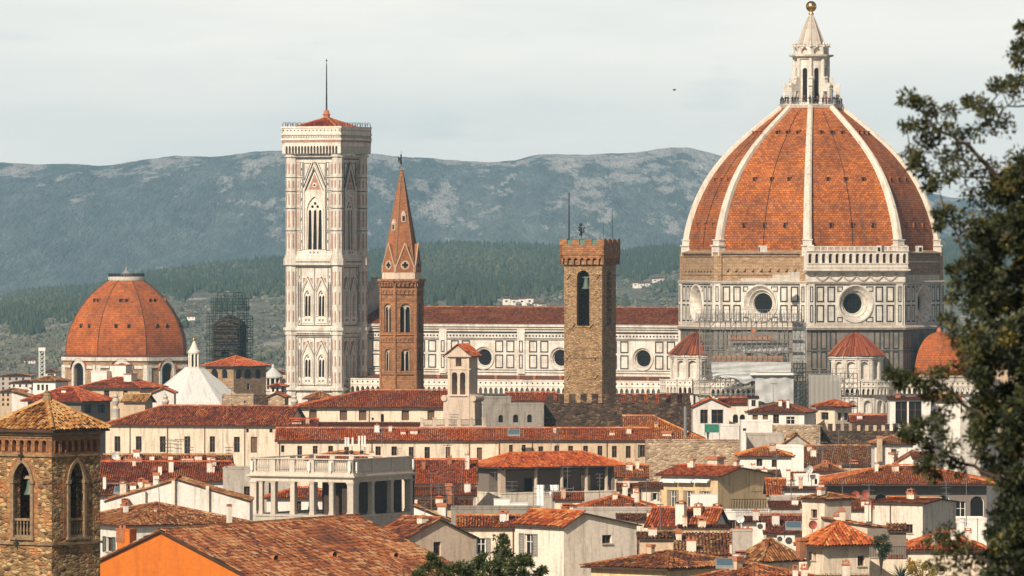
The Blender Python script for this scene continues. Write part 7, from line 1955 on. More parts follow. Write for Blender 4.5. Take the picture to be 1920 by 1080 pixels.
for p, tl in P_: slope(mb, p, YK, .14, tl)
for p0, p1 in R_: ridgeline(mb, (*p0[:2],p0[2]+.06), (*p1[:2],p1[2]+.06), .17, .45)
mb.build('roof', [m_['tile_orange'], m_['roof_bed'], m_['eave_wood_and_shade']], lk)

# ================================================================== battlements
def battlement(label, px0, px1, top, cren, Y, n, mat, th=1.0, ends=False):
    x0, x1 = X(px0,Y), X(px1,Y); o = thing('battlement_wall', label, 'wall', (x0, Y, 0)); o['kind'] = 'thing'
    w_ = x1-x0; f = Face((0,0),(1,0),w_); mb = MB(); zc_ = Z(cren,Y); mb.box(0, w_, 0, th, 0, zc_)
    for k in range(int(w_/1.6)):
        u = (k+.5)*1.6; band(mb, f, u-.18, u+.18, zc_-1.5-.5*(k%2), zc_-1.15-.5*(k%2), .12)
    ob = mb.build('wall', m_[mat], o); p = w_/n
    for k in range(n):
        mb = MB(); j = rnd.uniform(-.1,.1); mb.box(k*p+p*.22, (k+1)*p-p*.22, .05, th-.05, zc_+.005, Z(top,Y)+j*.4); mb.box(k*p+p*.2, (k+1)*p-p*.2, .02, th-.02, Z(top,Y)+j*.4, Z(top,Y)+.1+j*.4); mb.build('merlon', m_[mat], o)
    return o
battlement('long dark stone wall with battlements in front of square stone tower', 1020, 1296, 740, 755.5, 1122, 13, 'dark_rubble')
battlement('lower dark battlement wall on the right near the open loggia', 1534, 1702, 796, 808, 1070, 11, 'dark_rubble')
mb = MB(); mb.box(0,.9,0,1.6,0,Z(739,1118)-0); o_ = mb.build('battlement_pier', m_['dark_rubble']); o_.location = (X(1284,1118),1118.2,0); tag(o_, 'dark stone pier closing the right end of the long battlements', 'pier')
mb = MB(); mb.tube((0,0,0),(0,0,Z(762,1112)),.3,n=10); o_ = mb.build('flue_pipe', m_['steel']); o_.location = (X(1285,1112),1112,0); tag(o_, 'thick grey metal flue standing before the dark battlements', 'pipe')

# ================================================================== bell gable
YQ = 1130.0; hQ = frame(840, 880, 895, YQ, 24, 2); 
bg_ = thing('bell_gable', 'pale plaster bell gable with two arches and little tiled pediment', 'bell gable', (hQ.O[0], hQ.O[1], 0), hQ.rot)
wQ, dQ = hQ.w, hQ.d
def zq(row): return Z(row, YQ)
pairs = []
mb = MB(); tr = MB()
for f in (Face((0,0),(1,0),wQ), Face((wQ,dQ),(-1,0),wQ)):
    u1 = wQ*.16; hs = [dict(u0=wQ*.18,u1=wQ*.44,v0=zq(740),v1=zq(698),k='round'), dict(u0=wQ*.56,u1=wQ*.82,v0=zq(740),v1=zq(698),k='round'), dict(u0=wQ*.36,u1=wQ*.64,v0=zq(687),v1=zq(665),k='round')]
    wall(mb, f, 0, zq(668) if False else zq(662), hs, dQ/2)
    for h in hs: archring(tr, f, h, .12, .06)
    band(tr, f, wQ*.44, wQ*.56, zq(740), zq(712), .04); band(tr, f, wQ*.1, wQ*.9, zq(743), zq(740), .3); band(tr, f, -.3, wQ+.3, zq(693), zq(691), .12)
    for e in ((0,.45),(wQ-.45,wQ)): band(tr, f, *e, zq(743), zq(664), .1)
for x in (0, wQ): mb.poly([(x,0,0),(x,dQ,0),(x,dQ,zq(662)),(x,0,zq(662))])
e = .75; zz0, zz1 = zq(666), zq(645)
mb.hexa([(-.4,-.3,zz0),(wQ+.4,-.3,zz0),(wQ/2,-.3,zz1-.25)],[(-.4,dQ+.3,zz0),(wQ+.4,dQ+.3,zz0),(wQ/2,dQ+.3,zz1-.25)]); mb.box(-.6,wQ+.6,-.5,dQ+.5,zz0-.3,zz0)
# flared shoulders
for s2, x in ((-1, 0), (1, wQ)):
    pr_ = [(0,zq(738)),(.25,zq(741)),(.7,zq(748)),(.95,zq(757)),(1.0,zq(800)),(1.0,0),(0,0)]
    mb.hexa([(x+s2*a,.15,b) for a,b in pr_],[(x+s2*a,dQ-.15,b) for a,b in pr_])
    mb.tube((x+s2*.75,-.1,zq(747)),(x+s2*.75,dQ+.1,zq(747)),.55,n=14)
mb.build('wall', m_['beige_stone'], bg_); tr.build('stone_trim', m_['beige_stone'], bg_)
mb = MB(); k_ = (zz1-zz0)/(wQ/2+.4)
for a, b in (((wQ+e,-.6),(wQ+e,dQ+.6)),((-e,dQ+.6),(-e,-.6))):
    slope(mb, [(a[0],a[1],zz0+.05-.35*k_),(b[0],b[1],zz0+.05-.35*k_),(wQ/2,b[1],zz1),(wQ/2,a[1],zz1)], 1000, .12)
mb.build('roof', [m_['tile_orange'], m_['roof_bed'], m_['eave_wood_and_shade']], bg_)
for u in (.31, .69):
    mb = MB(); z = zq(712); mb.lathe([(.02,z),(.2,z-.05),(.27,z-.4),(.36,z-.75),(.48,z-.95),(.42,z-.95)], 12, (wQ*u,dQ/2)); mb.tube((wQ*u-.55,dQ/2,z+.06),(wQ*u+.55,dQ/2,z+.06),.08); mb.build('bell', m_['bronze'], bg_)

# ================================================================== roof terrace with balustrade under the bell gable
YR = 1113.0
rt = thing('roof_terrace', 'flat terrace with stone posts and iron railing below the bell gable', 'terrace', (X(788,YR), YR, 0))
wR = X(910,YR)-X(788,YR); mb = MB(); mb.box(0,wR,0,5,0,Z(800,YR)); mb.box(-.1,wR+.1,-.15,5.1,Z(801.5,YR),Z(799,YR)); mb.build('block', m_['beige_stone'], rt)
for k in range(6):
    mb = MB(); u = .3+k*(wR-.6)/5; mb.box(u-.28,u+.28,0,.5,Z(799,YR),Z(785,YR)); mb.box(u-.36,u+.36,-.06,.56,Z(785,YR),Z(783,YR)); mb.build('post', m_['beige_stone'], rt)
mb = MB()
for z in (797, 787): mb.tube((.3,.25,Z(z,YR)),(wR-.3,.25,Z(z,YR)),.04,n=4)
for k in range(60): u = .3+k*(wR-.6)/59; mb.tube((u,.25,Z(798,YR)),(u,.25,Z(787,YR)),.025,n=4)
mb.build('railing', m_['iron'], rt)

# ================================================================== works on the cathedral
def scaffold(label, px0, px1, r0, r1, Y0, Y1, nx, nz, rad_=.06, mat='scaffold', decks=(), name='scaffolding'):
    x0, x1, z1, z0 = X(px0,Y0), X(px1,Y0), Z(r0,Y0), Z(r1,Y0); o = thing(name, label, 'scaffolding', ((x0+x1)/2, Y0, 0)); w_ = (x1-x0)/2
    mb = MB(); ny = 2
    for Yq in (0, 1.3):
        for i in range(nx+1):
            x = -w_+2*w_*i/nx; mb.tube((x,Yq,z0),(x,Yq,z1+rnd.uniform(-.2,.9)),rad_,n=4)
        for k in range(nz+1):
            z = z0+(z1-z0)*k/nz; mb.tube((-w_,Yq,z),(w_,Yq,z),rad_,n=4)
            if Yq == 0: mb.tube((-w_,Yq-.02,z+1.0),(w_,Yq-.02,z+1.0),rad_*.7,n=4)
        for i in range(0, nx, 2):
            for k in range(nz):
                if (i//2+k) % 2: mb.tube((-w_+2*w_*i/nx,Yq,z0+(z1-z0)*k/nz),(-w_+2*w_*(i+1)/nx,Yq,z0+(z1-z0)*(k+1)/nz),rad_*.7,n=4)
    for i in range(nx+1):
        x = -w_+2*w_*i/nx
        for k in range(nz+1): z = z0+(z1-z0)*k/nz; mb.tube((x,0,z),(x,1.3,z),rad_*.8,n=4)
    p_ = mb.build('poles', m_[mat], o); p_['kind'] = 'stuff'
    mb = MB()
    for k in range(nz+1):
        if decks == 'all' or k in decks: z = z0+(z1-z0)*k/nz; mb.box(-w_, w_, .05, 1.25, z-.08, z)
    if mb.n: mb.build('deck', m_['wood_pale' if mat == 'scaffold' else 'scaffold_dark'], o)
    return o
YX = 1352.0
sA = scaffold('pale tube scaffolding covering the cathedral apse left of centre', 1312, 1506, 603, 772, YX, YX+14, 20, 15, decks=(2,4,6,8,10,12,14))
sB = scaffold('long openwork truss platform hung below round drum windows', 1305, 1502, 590, 603, YX-1, YX+2, 44, 2, .055, decks=(0,))
sC = scaffold('dark narrow scaffold stair tower at foot of the cathedral', 1489, 1511, 682, 775, YX-4, YX-1, 4, 11, .07, 'scaffold_dark', decks='all')
sD = scaffold('grey netted scaffolding at the right foot of cathedral drum', 1514, 1608, 700, 785, YX-3, YX+6, 12, 9, .055, decks=(3,6,9))
def sheeting(label, px0, px1, r0, r1, Y, mat, wav=.25, sag=(0,0)):
    x0, x1, z1, z0 = X(px0,Y), X(px1,Y), Z(r0,Y), Z(r1,Y); nx, nz = 26, 12; mb = MB(); P = []
    for layer in (0, .06):
        for j in range(nz+1):
            for i in range(nx+1):
                u, v = i/nx, j/nz; P.append((x0+(x1-x0)*u, Y+layer+wav*(math.sin(u*19+v*3)+.6*math.sin(v*11-u*7))*.5, z0+(z1-z0)*v+(sag[0] if j == 0 else 0)*math.sin(u*math.pi*5)+sag[1]*math.sin(u*6)*(1-v)*(1 if j else 1)))
    b = mb.addv([(p[0]-(x0+x1)/2, p[1]-Y, p[2]) for p in P]); n_ = (nx+1)*(nz+1)
    for L_ in (0, n_):
        for j in range(nz):
            for i in range(nx): k = b+L_+j*(nx+1)+i; mb.faces([[k,k+1,k+nx+2,k+nx+1]])
    o = mb.build('tarpaulin', m_[mat], smooth=True); o.location = ((x0+x1)/2, Y, 0); return tag(o, label, 'tarpaulin', 'tarpaulins on the scaffolding')
sheeting('large pale tarpaulin with seams hanging low beside dark scaffold tower', 1416, 1489, 701, 757, YX-1.2, 'sheeting', .3, (.3,.4))
sheeting('long pale strip of tarpaulin below the brown boards', 1334, 1483, 679, 698, YX-.6, 'sheeting', .2)
sheeting('crumpled pale tarpaulin draped over apse gallery', 1336, 1420, 698, 712, YX-1.0, 'sheeting_blue', .3, (.3,.6))
sheeting('pale wrapping round the half dome under the drum', 1374, 1478, 643, 664, YX+2, 'sheeting', .5, (.8,.3))
sheeting('thin pale net hanging on right edge of the apse scaffolding', 1486, 1512, 604, 680, YX+1, 'sheeting', .15)
for r0, r1, a, b, lb in ((630,640,1368,1446,'upper band of brown boards on the apse scaffolding'),(667,677,1336,1470,'lower band of brown boards above the pale tarpaulin strip'),(664.5,666.5,1412,1494,'')) :
    if not lb: continue
    mb = MB(); x0, x1 = X(a,YX), X(b,YX); n = 24
    for i in range(n): mb.box(-(x1-x0)/2+i*(x1-x0)/n, -(x1-x0)/2+(i+.94)*(x1-x0)/n, rnd.uniform(0,.06), .15, Z(r1,YX)+rnd.uniform(-.1,.1), Z(r0,YX)+rnd.uniform(-.1,.1))
    o = mb.build('boarding', m_['board']); o.location = ((x0+x1)/2, YX+.3, 0); tag(o, lb, 'boards')
mb = MB(); mb.box(-5,5,-.6,2.5,Z(703,YX),Z(699,YX)); o = mb.build('canopy', m_['white_paint']); o.location = (X(1450,YX)+.2, YX-1.5, 0); tag(o, 'flat white canopy edge above the large hanging tarpaulin', 'canopy')
mb = MB(); nx = 14
for i in range(nx):
    x0, x1 = X(1515,YX)+i*(X(1576,YX)-X(1515,YX))/nx, X(1515,YX)+(i+1)*(X(1576,YX)-X(1515,YX))/nx
    mb.hexa([(x0-X(1545,YX),.1*(i%2),Z(775,YX)),(x1-X(1545,YX),.1*((i+1)%2),Z(775,YX)),(x1-X(1545,YX),.1*((i+1)%2),Z(702,YX)),(x0-X(1545,YX),.1*(i%2),Z(702,YX))],[(x0-X(1545,YX),.1*(i%2)+.05,Z(775,YX)),(x1-X(1545,YX),.1*((i+1)%2)+.05,Z(775,YX)),(x1-X(1545,YX),.1*((i+1)%2)+.05,Z(702,YX)),(x0-X(1545,YX),.1*(i%2)+.05,Z(702,YX))])
def netmat():
    m, t, b = newmat('net_grey'); b.inputs['Base Color'].default_value = (.42,.39,.35,1); b.inputs['Roughness'].default_value = .95
    b.inputs['Alpha'].default_value = .55
    return m
netmat()
o = mb.build('scaffold_net', m_['net_grey']); o.location = (X(1545,YX), YX-3.4, 0); tag(o, 'see through grey net on the right hand cathedral scaffolding', 'net')

# ================================================================== people, pots, bird, antennas and other small things
def person(label, x, y, z, hgt=1.7, top='cloth_black', legs='cloth_blue', rz=0.0, group=None, arm=0.2):
    mb = MB(); k = hgt/1.7; mb.T = Matrix.Scale(k, 4)
    mb.m = 1
    for s2 in (-1,1): mb.path([(s2*.09,-.02,0),(s2*.09,0,.45),(s2*.08,0,.88)],[.05,.065,.09],7); mb.tube((s2*.09,-.12,.03),(s2*.09,.06,.04),.045,n=6)
    mb.m = 0
    mb.lathe([(.13,.82),(.16,.95),(.14,1.08),(.18,1.25),(.2,1.36),(.14,1.43),(.06,1.47)], 10)
    for s2 in (-1,1): mb.path([(s2*.19,0,1.38),(s2*.25,-.06,1.1),(s2*.2,-.22-arm*.3,1.0+arm*.2)],[.06,.05,.035],6)
    mb.m = 2; mb.path([(0,0,1.44),(0,0,1.52)],[.05,.055],7); mb.ball((0,-.01,1.6),.1,9,7,1.2); mb.tube((0,-.1,1.6),(0,-.125,1.585),.018,n=5)
    for s2 in (-1,1): mb.ball((s2*.2,-.24-arm*.3,.99+arm*.2),.04,6,5)
    mb.m = 3; mb.lathe([(.1,1.58),(.112,1.65),(.09,1.72),(.02,1.745)], 9, (0,.02))
    o = mb.build('person', [m_[top], m_[legs], m_['skin'], m_['cloth_black']]); o.location = (x,y,z); o.rotation_euler = (0,0,rz)
    return tag(o, label, 'person', group)
zpl = zc(197)+.16
tops = ['cloth_black','cloth_blue','cloth_red','cloth_grey','cloth_cream','cloth_black','cloth_black']
for i, px_ in enumerate((1466,1472,1476,1484,1489,1494,1506,1516,1523,1530,1541,1547,1553,1562,1568,1574)):
    dx = (px_-1521)/sc_; dx = max(-6.3, min(6.3, dx)); wy = -math.sqrt(max(6.2**2-dx*dx, .4))
    person('visitor standing behind the railing at the foot of the white lantern', CI[0]+dx, CI[1]+wy, zpl, rnd.uniform(1.6,1.85), rnd.choice(tops), rnd.choice(['cloth_black','cloth_blue','cloth_grey']), rnd.uniform(-1,1), 'visitors on the lantern balcony')
for i, px_ in enumerate((1098,1107,1117,1128,1152,1161)):
    u, z, y, _ = fa.hit(px_, 709, CI); p = loc2w(fa.p(u, zn(709), -.3+1.0))
    person('visitor walking along the gallery below the nave round windows', p[0], p[1], zn(709)-1.1, 1.7, ['cloth_black','cloth_red','cloth_blue','cloth_grey'][i % 4], 'cloth_black', rnd.uniform(-1,1), 'visitors on the nave gallery')
Yp_ = 1095.0
person('person in dark clothes standing on the orange roof by rough stone block', X(1327,Yp_), Yp_-1, Z(826,Yp_), 1.75, 'cloth_black', 'cloth_black', .4)
for px_ in (824, 932, 974, 1004, 1053, 1217):
    u, z, y, _ = fa.hit(px_, 705, CI); p = loc2w(fa.p(u, zn(709), -.35)); mb = MB()
    mb.lathe([(.3,0),(.42,.5),(.48,.75),(.52,.78),(.5,.9),(.4,.9),(.38,.7)], 12); mb.poly([(.42*math.cos(t),.42*math.sin(t),.8) for t in np.linspace(0,2*math.pi,13)[:-1]])
    o = mb.build('flower_pot', m_['terracotta']); o.location = (p[0],p[1],zn(709)); tag(o, 'terracotta pot on the pierced gallery below the nave windows', 'pot', 'pots on the nave gallery')
Yb_ = 700.0
mb = MB(); mb.ball((0,0,0),.09,8,6,.8); mb.tube((0,0,0),(.22,0,.03),.06,.015,n=6); mb.ball((-.12,0,.03),.05,6,5)
for s2 in (-1,1): mb.hexa([(-.06,0,.03),(.08,0,.03),(.12,s2*.3,.1),(.0,s2*.34,.12)],[(-.06,0,.05),(.08,0,.05),(.12,s2*.3,.12),(.0,s2*.34,.14)])
o = mb.build('bird', m_['cloth_black']); o.location = (X(1264,Yb_), Yb_, Z(169,Yb_)); o.rotation_euler = (0,0,R(20)); tag(o, 'small dark bird flying alone in the pale sky', 'bird')
for px_, r0, r1, lb in ((217,735,772,'white stone vase finial left of tiny brown gable house'),(310,737,772,'white stone vase finial before the white pyramid roof'),(552,737,772,'white stone vase finial at the foot of marble bell tower')):
    Yv = 1245.0; mb = MB(); z1, z0 = Z(r0,Yv), Z(r1,Yv); Hh = z1-z0
    mb.lathe([(.75,0),(.75,z0),(.8,z0+Hh*.15),(.5,z0+Hh*.2),(.35,z0+Hh*.3),(.65,z0+Hh*.45),(.75,z0+Hh*.55),(.55,z0+Hh*.66),(.4,z0+Hh*.7),(.55,z0+Hh*.78),(.35,z0+Hh*.86),(.3,z0+Hh*.9),(.2,z0+Hh*.96),(.05,z1)], 12)
    o = mb.build('stone_vase', m_['marble_grey']); o.location = (X(px_,Yv),Yv,0); tag(o, lb, 'finial')
antenna('bare antenna before the cream wall between second and third window', 334, 826, 868, 985, 3, 20)
antenna('antenna with wide rods on left brown ridge', 318, 824, 866, 985, 4, 30, .2)
antenna('tall antenna before fourth tall window', 356, 838, 868, 985, 2, 16)
antenna('thin tall antenna rising before sixth tall window', 418, 792, 862, 985, 1, 10)
antenna('antenna by the right end of the brown ridge', 429, 838, 872, 985, 3, 14)
antenna('antenna standing before the tan building windows', 1033, 812, 862, 1080, 3, 16)
antenna('paired thin antenna beside the tan building antenna', 1045, 806, 862, 1082, 4, 14)
antenna('antenna leaning left above wide brown orange roof', 1533, 818, 873, 985, 1, 8, -.2)
antenna('antenna mast first from left over wide brown orange roof', 1543, 838, 873, 984, 2, 10)
antenna('leaning antenna in middle of wide brown orange roof', 1556, 832, 873, 983, 3, 16, .7)
antenna('tallest antenna over the wide brown orange roof', 1594, 826, 874, 982, 3, 14)
antenna('antenna at right end of wide brown orange roof', 1627, 832, 874, 981, 2, 12)
antenna('antenna in front of loggia left bay', 960, 902, 950, 940, 3, 26)
antenna('antenna with long rods in front of loggia corner pillar', 928, 884, 948, 940, 2, 16)
antenna('antenna standing before lattice windowed wall', 1774, 902, 970, 770, 3, 24)
antenna('tall slim antenna right of lattice window', 1812, 890, 975, 772, 1, 8)
antenna('antenna on the red roof above the grey parapet house', 1212, 900, 955, 830, 2, 10)
antenna('antenna on ridge of red gable by the smokestack', 1238, 945, 985, 742, 2, 12)
antenna('antenna above belvedere on long cream building', 716, 800, 830, 1095, 3, 14)
antenna('antenna high on the bright orange roof below battlements', 1230, 775, 812, 1105, 4, 10)
antenna('antenna between loggia house and belvedere', 838, 918, 965, 800, 2, 14)
antenna('antenna over small orange roof right of belvedere', 850, 912, 960, 802, 1, 10)
dish('red satellite dish left of white dish by stone bell tower', 199, 864, 8, 960, 'dish_red', 20)
dish('white satellite dish beside the red one by stone bell tower', 216, 855, 7, 962, 'dish_white', 10)
dish('big dull red satellite dish below narrow cream house', 1524, 984, 8.5, 690, 'dish_red', 15)
dish('white dish by the green shuttered door', 1388, 973, 8, 720, 'dish_white', -10)
dish('round white dish on small white box house', 1517, 880, 8, 829, 'dish_white', 25)
dish('left red dish of the pair under long dark red roof', 1604, 928, 8, 835, 'dish_red', 0)
dish('right red dish of the pair under long dark red roof', 1623, 926, 8, 838, 'dish_red', 10)
dish('red dish on broad rust red roof', 288, 877, 6, 880, 'dish_red', 20)
ac_unit('white air conditioner on the wall above dark roof with skylight', 1419, 1435, 980, 994, 712)
ac_unit('smaller air conditioner under dark roof, left of the pair', 1457, 1470, 1004, 1017, 696)
ac_unit('larger air conditioner under dark roof, right of the pair', 1472, 1490, 1004, 1024, 695)
def cabinet(label, px0, px1, r0, r1, Y, dd, n):
    w_ = X(px1,Y)-X(px0,Y); hh = Z(r0,Y)-Z(r1,Y); o = thing('plant_cabinet', label, 'cabinet', (X((px0+px1)/2,Y),Y,Z(r1,Y)))
    mb = MB(); mb.box(-w_/2,w_/2,-dd/2,dd/2,0,hh-.06); mb.box(-w_/2-.05,w_/2+.05,-dd/2-.05,dd/2+.05,hh-.06,hh); mb.build('body', m_['white_paint'], o)
    for k in range(n):
        mb = MB(); a = -w_/2+.06+k*(w_-.12)/n; b_ = a+(w_-.12)/n-.05; mb.box(a,b_,-dd/2-.03,-dd/2-.002,.1,hh-.16); mb.box(b_-.1,b_-.06,-dd/2-.06,-dd/2-.03,hh*.45,hh*.55); mb.build('door', m_['white_paint'], o)
cabinet('wide white plant cabinet on grey parapet house below three awnings', 1294, 1345, 926, 951, 775, 1.2, 3)
cabinet('tall pale plant cabinet below loggia house', 926, 956, 935, 960, 742, 1.5, 2)
cabinet('low pale plant cabinet right of the tall one below loggia house', 957, 990, 942, 961, 742, 1.5, 3)
skylight('blue glazed skylight on the dark roof', 1473, 1504, 979, 990, 702)
skylight('grey skylight on lowest brown roof', 1342, 1376, 1049, 1061, 560)
skylight('dark flat skylight on small brown roof by bell tower', 213, 238, 913, 923, 836)
skylight('glass skylight on the tan building roof', 952, 975, 805, 815, 1090)
for i, px_ in enumerate((648, 655, 664, 674, 681, 688)):
    pass
Ya = 950.0; ca_ = thing('phone_mast', 'cluster of white phone mast panels above belvedere balustrade', 'phone mast', (X(668,Ya),Ya,Z(862,Ya)))
for px_, r0, r1 in ((648,820,838),(653,820,838),(661,820,836),(673,817,836),(679,817,836),(684,817,838)):
    mb = MB(); x = X(px_,Ya)-X(668,Ya); zb = Z(862,Ya); mb.box(x-.14,x+.14,-.1,.1,Z(r1,Ya)-zb,Z(r0,Ya)-zb); mb.build('panel', m_['white_paint'], ca_)
mb = MB()
for px_ in (650, 660, 676, 684): x = X(px_,Ya)-X(668,Ya); mb.tube((x,.15,-1),(x,.15,Z(826,Ya)-Z(862,Ya)),.06,n=6)
mb.tube((X(648,Ya)-X(668,Ya),.15,1.2),(X(686,Ya)-X(668,Ya),.15,1.2),.05,n=6); mb.build('frame', m_['steel'], ca_)
for px_ in (650, 659, 678): 
    mb = MB(); x = X(px_,Ya)-X(668,Ya); mb.ball((x,-.1,1.1),.32,9,7,.9); mb.build('drum_unit', m_['iron'], ca_)
# washing on a line
Yw = 930.0; fr_ = thing('clothes_rack', 'pole frame by loggia house from which sheets hang', 'clothes rack', (X(1030,Yw),Yw,Z(952,Yw)))
mb = MB(); x0, x1 = X(1000,Yw)-X(1030,Yw), X(1075,Yw)-X(1030,Yw); zz_ = Z(916,Yw)-Z(952,Yw)
for x in (x0,(x0+x1)/2,x1): mb.tube((x,0,-1.5),(x,0,zz_+.3),.05,n=5)
for z in (zz_,zz_*.55): mb.tube((x0,0,z),(x1,0,z),.04,n=5)
mb.build('poles', m_['steel'], fr_)
for a, b, r0, r1, mt_n, lb in ((1006,1021,909,948,'cloth_white','long white sheet hanging left on the pole frame'),(1030,1048,909,930,'cloth_white','short white sheet hanging right on the pole frame'),(1020,1032,908,920,'cloth_black','dark cloth hanging between the two white sheets')):
    mb = MB(); xa, xb = X(a,Yw), X(b,Yw); nx = 10; P = []
    for L_ in (0,.03):
        for j in range(6):
            for i in range(nx+1): P.append(((xa-xb)/2+(xb-xa)*i/nx, L_-.1+.12*math.sin(i*1.3+j*.3), Z(r1,Yw)+(Z(r0,Yw)-Z(r1,Yw))*j/5))
    bb = mb.addv(P)
    for L_ in (0,66):
        for j in range(5):
            for i in range(nx): k = bb+L_+j*11+i; mb.faces([[k,k+1,k+12,k+11]])
    o = mb.build('hanging_sheet', m_[mt_n], smooth=True); o.location = ((xa+xb)/2,Yw,0); tag(o, lb, 'laundry')
# railing terrace, green netting, lattice mast, pots
YT2 = 774.0; tg = thing('balcony_railing', 'dark iron railing with curls on the white terrace house', 'railing', (X(1372,YT2), YT2-.1, Z(957,YT2)))
wT2 = X(1439,YT2)-X(1372,YT2); mb = MB(); hh = Z(936,YT2)-Z(957,YT2)
for z in (.05, hh): mb.tube((0,0,z),(wT2,0,z),.04,n=4)
for k in range(28): u = k*wT2/27; mb.tube((u,0,0),(u+.15*(k%2),0,hh),.028,n=4)
mb.build('bars', m_['iron'], tg)
YG2 = 1020.0; mb = MB(); mb.box(-1.1,1.1,0,.08,0,1.3); mb.box(-1.15,-1.05,-.05,.1,-.5,1.4); mb.box(1.05,1.15,-.05,.1,-.5,1.4); o = mb.build('netting_fence', m_['netting_green']); o.location = (X(1335,YG2),YG2,Z(811,YG2)); tag(o, 'green netting fence on roof left of blank white parapet', 'fence')
Ym = 1900.0; mb = MB(); w2 = 5/S(Ym); zt3 = Z(658,Ym)
for sx in (-1,1):
    for sy in (-1,1): mb.tube((sx*w2,sy*w2,0),(sx*w2,sy*w2,zt3),.16,n=5)
for k in range(16):
    z = zt3*.35+k*zt3*.65/16; z2 = z+zt3*.65/16
    for a, b in (((-1,-1),(1,-1)),((1,-1),(1,1)),((1,1),(-1,1)),((-1,1),(-1,-1))): mb.tube((a[0]*w2,a[1]*w2,z),(b[0]*w2,b[1]*w2,z2),.1,n=4)
mb.box(-w2*1.3,w2*1.3,-w2*1.3,w2*1.3,zt3,zt3+1.0); o = mb.build('lattice_mast', m_['white_paint']); o.location = (X(79,Ym),Ym,0); tag(o, 'pale lattice mast standing left of the tiled dome', 'mast')
cp = thing('cupola', 'small white round cupola with columns left of marble bell tower', 'cupola', (X(512,1600),1600,0)); mb = MB()
def zu(r): return Z(r,1600)
mb.lathe([(19/7.7,0),(19/7.7,zu(735)),(21/7.7,zu(733)),(21/7.7,zu(730)),(17/7.7,zu(729))], 16)
mb.build('drum', m_['marble'], cp)
for k in range(10):
    mb = MB(); a = 2*math.pi*k/10; mb.tube((15/7.7*math.cos(a),15/7.7*math.sin(a),zu(730)),(15/7.7*math.cos(a),15/7.7*math.sin(a),zu(708)),.22,n=8); mb.build('column', m_['marble_pale'], cp)
mb = MB(); mb.lathe([(18/7.7,zu(709)),(19/7.7,zu(706)),(17/7.7,zu(703)),(12/7.7,zu(698)),(5/7.7,zu(692)),(2.5/7.7,zu(689)),(3/7.7,zu(687)),(.5/7.7,zu(682))], 16, cap=False); mb.build('cap', m_['lead_white'], cp)
mb = MB(); mb.lathe([(11/7.7,zu(731)),(11/7.7,zu(706))], 12); mb.build('core', m_['dark_void'], cp)
# far villas on the hills
def villa(label, px0, px1, top, bot, Y, parts=2):
    best = min(np.linspace(3300, 6700, 120), key=lambda y_: abs(HY-(float(hill_z(np.array([(px0+px1)/2-CX])/F*y_, np.array([y_]))[0])-ZC)*F/y_-bot))
    Y = float(best); z0 = Z(bot,Y); o = thing('villa', label, 'villa', (X((px0+px1)/2,Y), Y, z0), 0, 'villas on the far hills'); w_ = (X(px1,Y)-X(px0,Y)); H_ = (Z(top,Y)-z0); mb = MB(); rb = MB(); wd = MB(); n = parts
    for k in range(n):
        a, b = -w_/2+k*w_/n+.2, -w_/2+(k+1)*w_/n; hh = H_*rnd.uniform(.62,1.0)*.8; yo = rnd.uniform(-2,2); mb.box(a,b,yo,yo+9,-3,hh)
        rb.hexa([(a-.4,yo-.4,hh),(b+.4,yo-.4,hh),(b+.4,yo+9.4,hh),(a-.4,yo+9.4,hh)],[(a+.8,yo+4,hh+1.4),(b-.8,yo+4,hh+1.4),(b-.8,yo+5,hh+1.4),(a+.8,yo+5,hh+1.4)])
        f = Face((a,yo),(1,0),b-a); m2 = max(int((b-a)/2.6),1)
        for i in range(m2): sheet(wd, f, (i+.35)*(b-a)/m2, (i+.65)*(b-a)/m2, hh*.5, hh*.75, .03)
    mb.build('wall', m_['white_wall'], o); rb.build('roof', m_['roof_bed'], o); wd.build('windows', m_['dark_void'], o)
villa('largest pale villa group above the nave roof', 942, 1000, 553, 573, 4300, 4)
villa('small pale villa right of the largest one above nave roof', 998, 1024, 564, 577, 4150, 2)
villa('long pinkish white villa right of square stone tower', 1186, 1219, 526, 540, 4600, 3)
villa('white villa nearest the drum of the red tiled cathedral', 1222, 1246, 516, 530, 4700, 2)
villa('white villa low on slope left of tiled dome', 38, 66, 671, 683, 3500, 3)
villa('tiny white villa in olive groves behind the scaffolded belfry', 350, 366, 591, 600, 4600, 1)
villa('white villa at left edge below the forest', 0, 10, 556, 566, 5200, 1)
villa('small white villa on hill right of brick spire', 700, 716, 475, 482, 6500, 1)

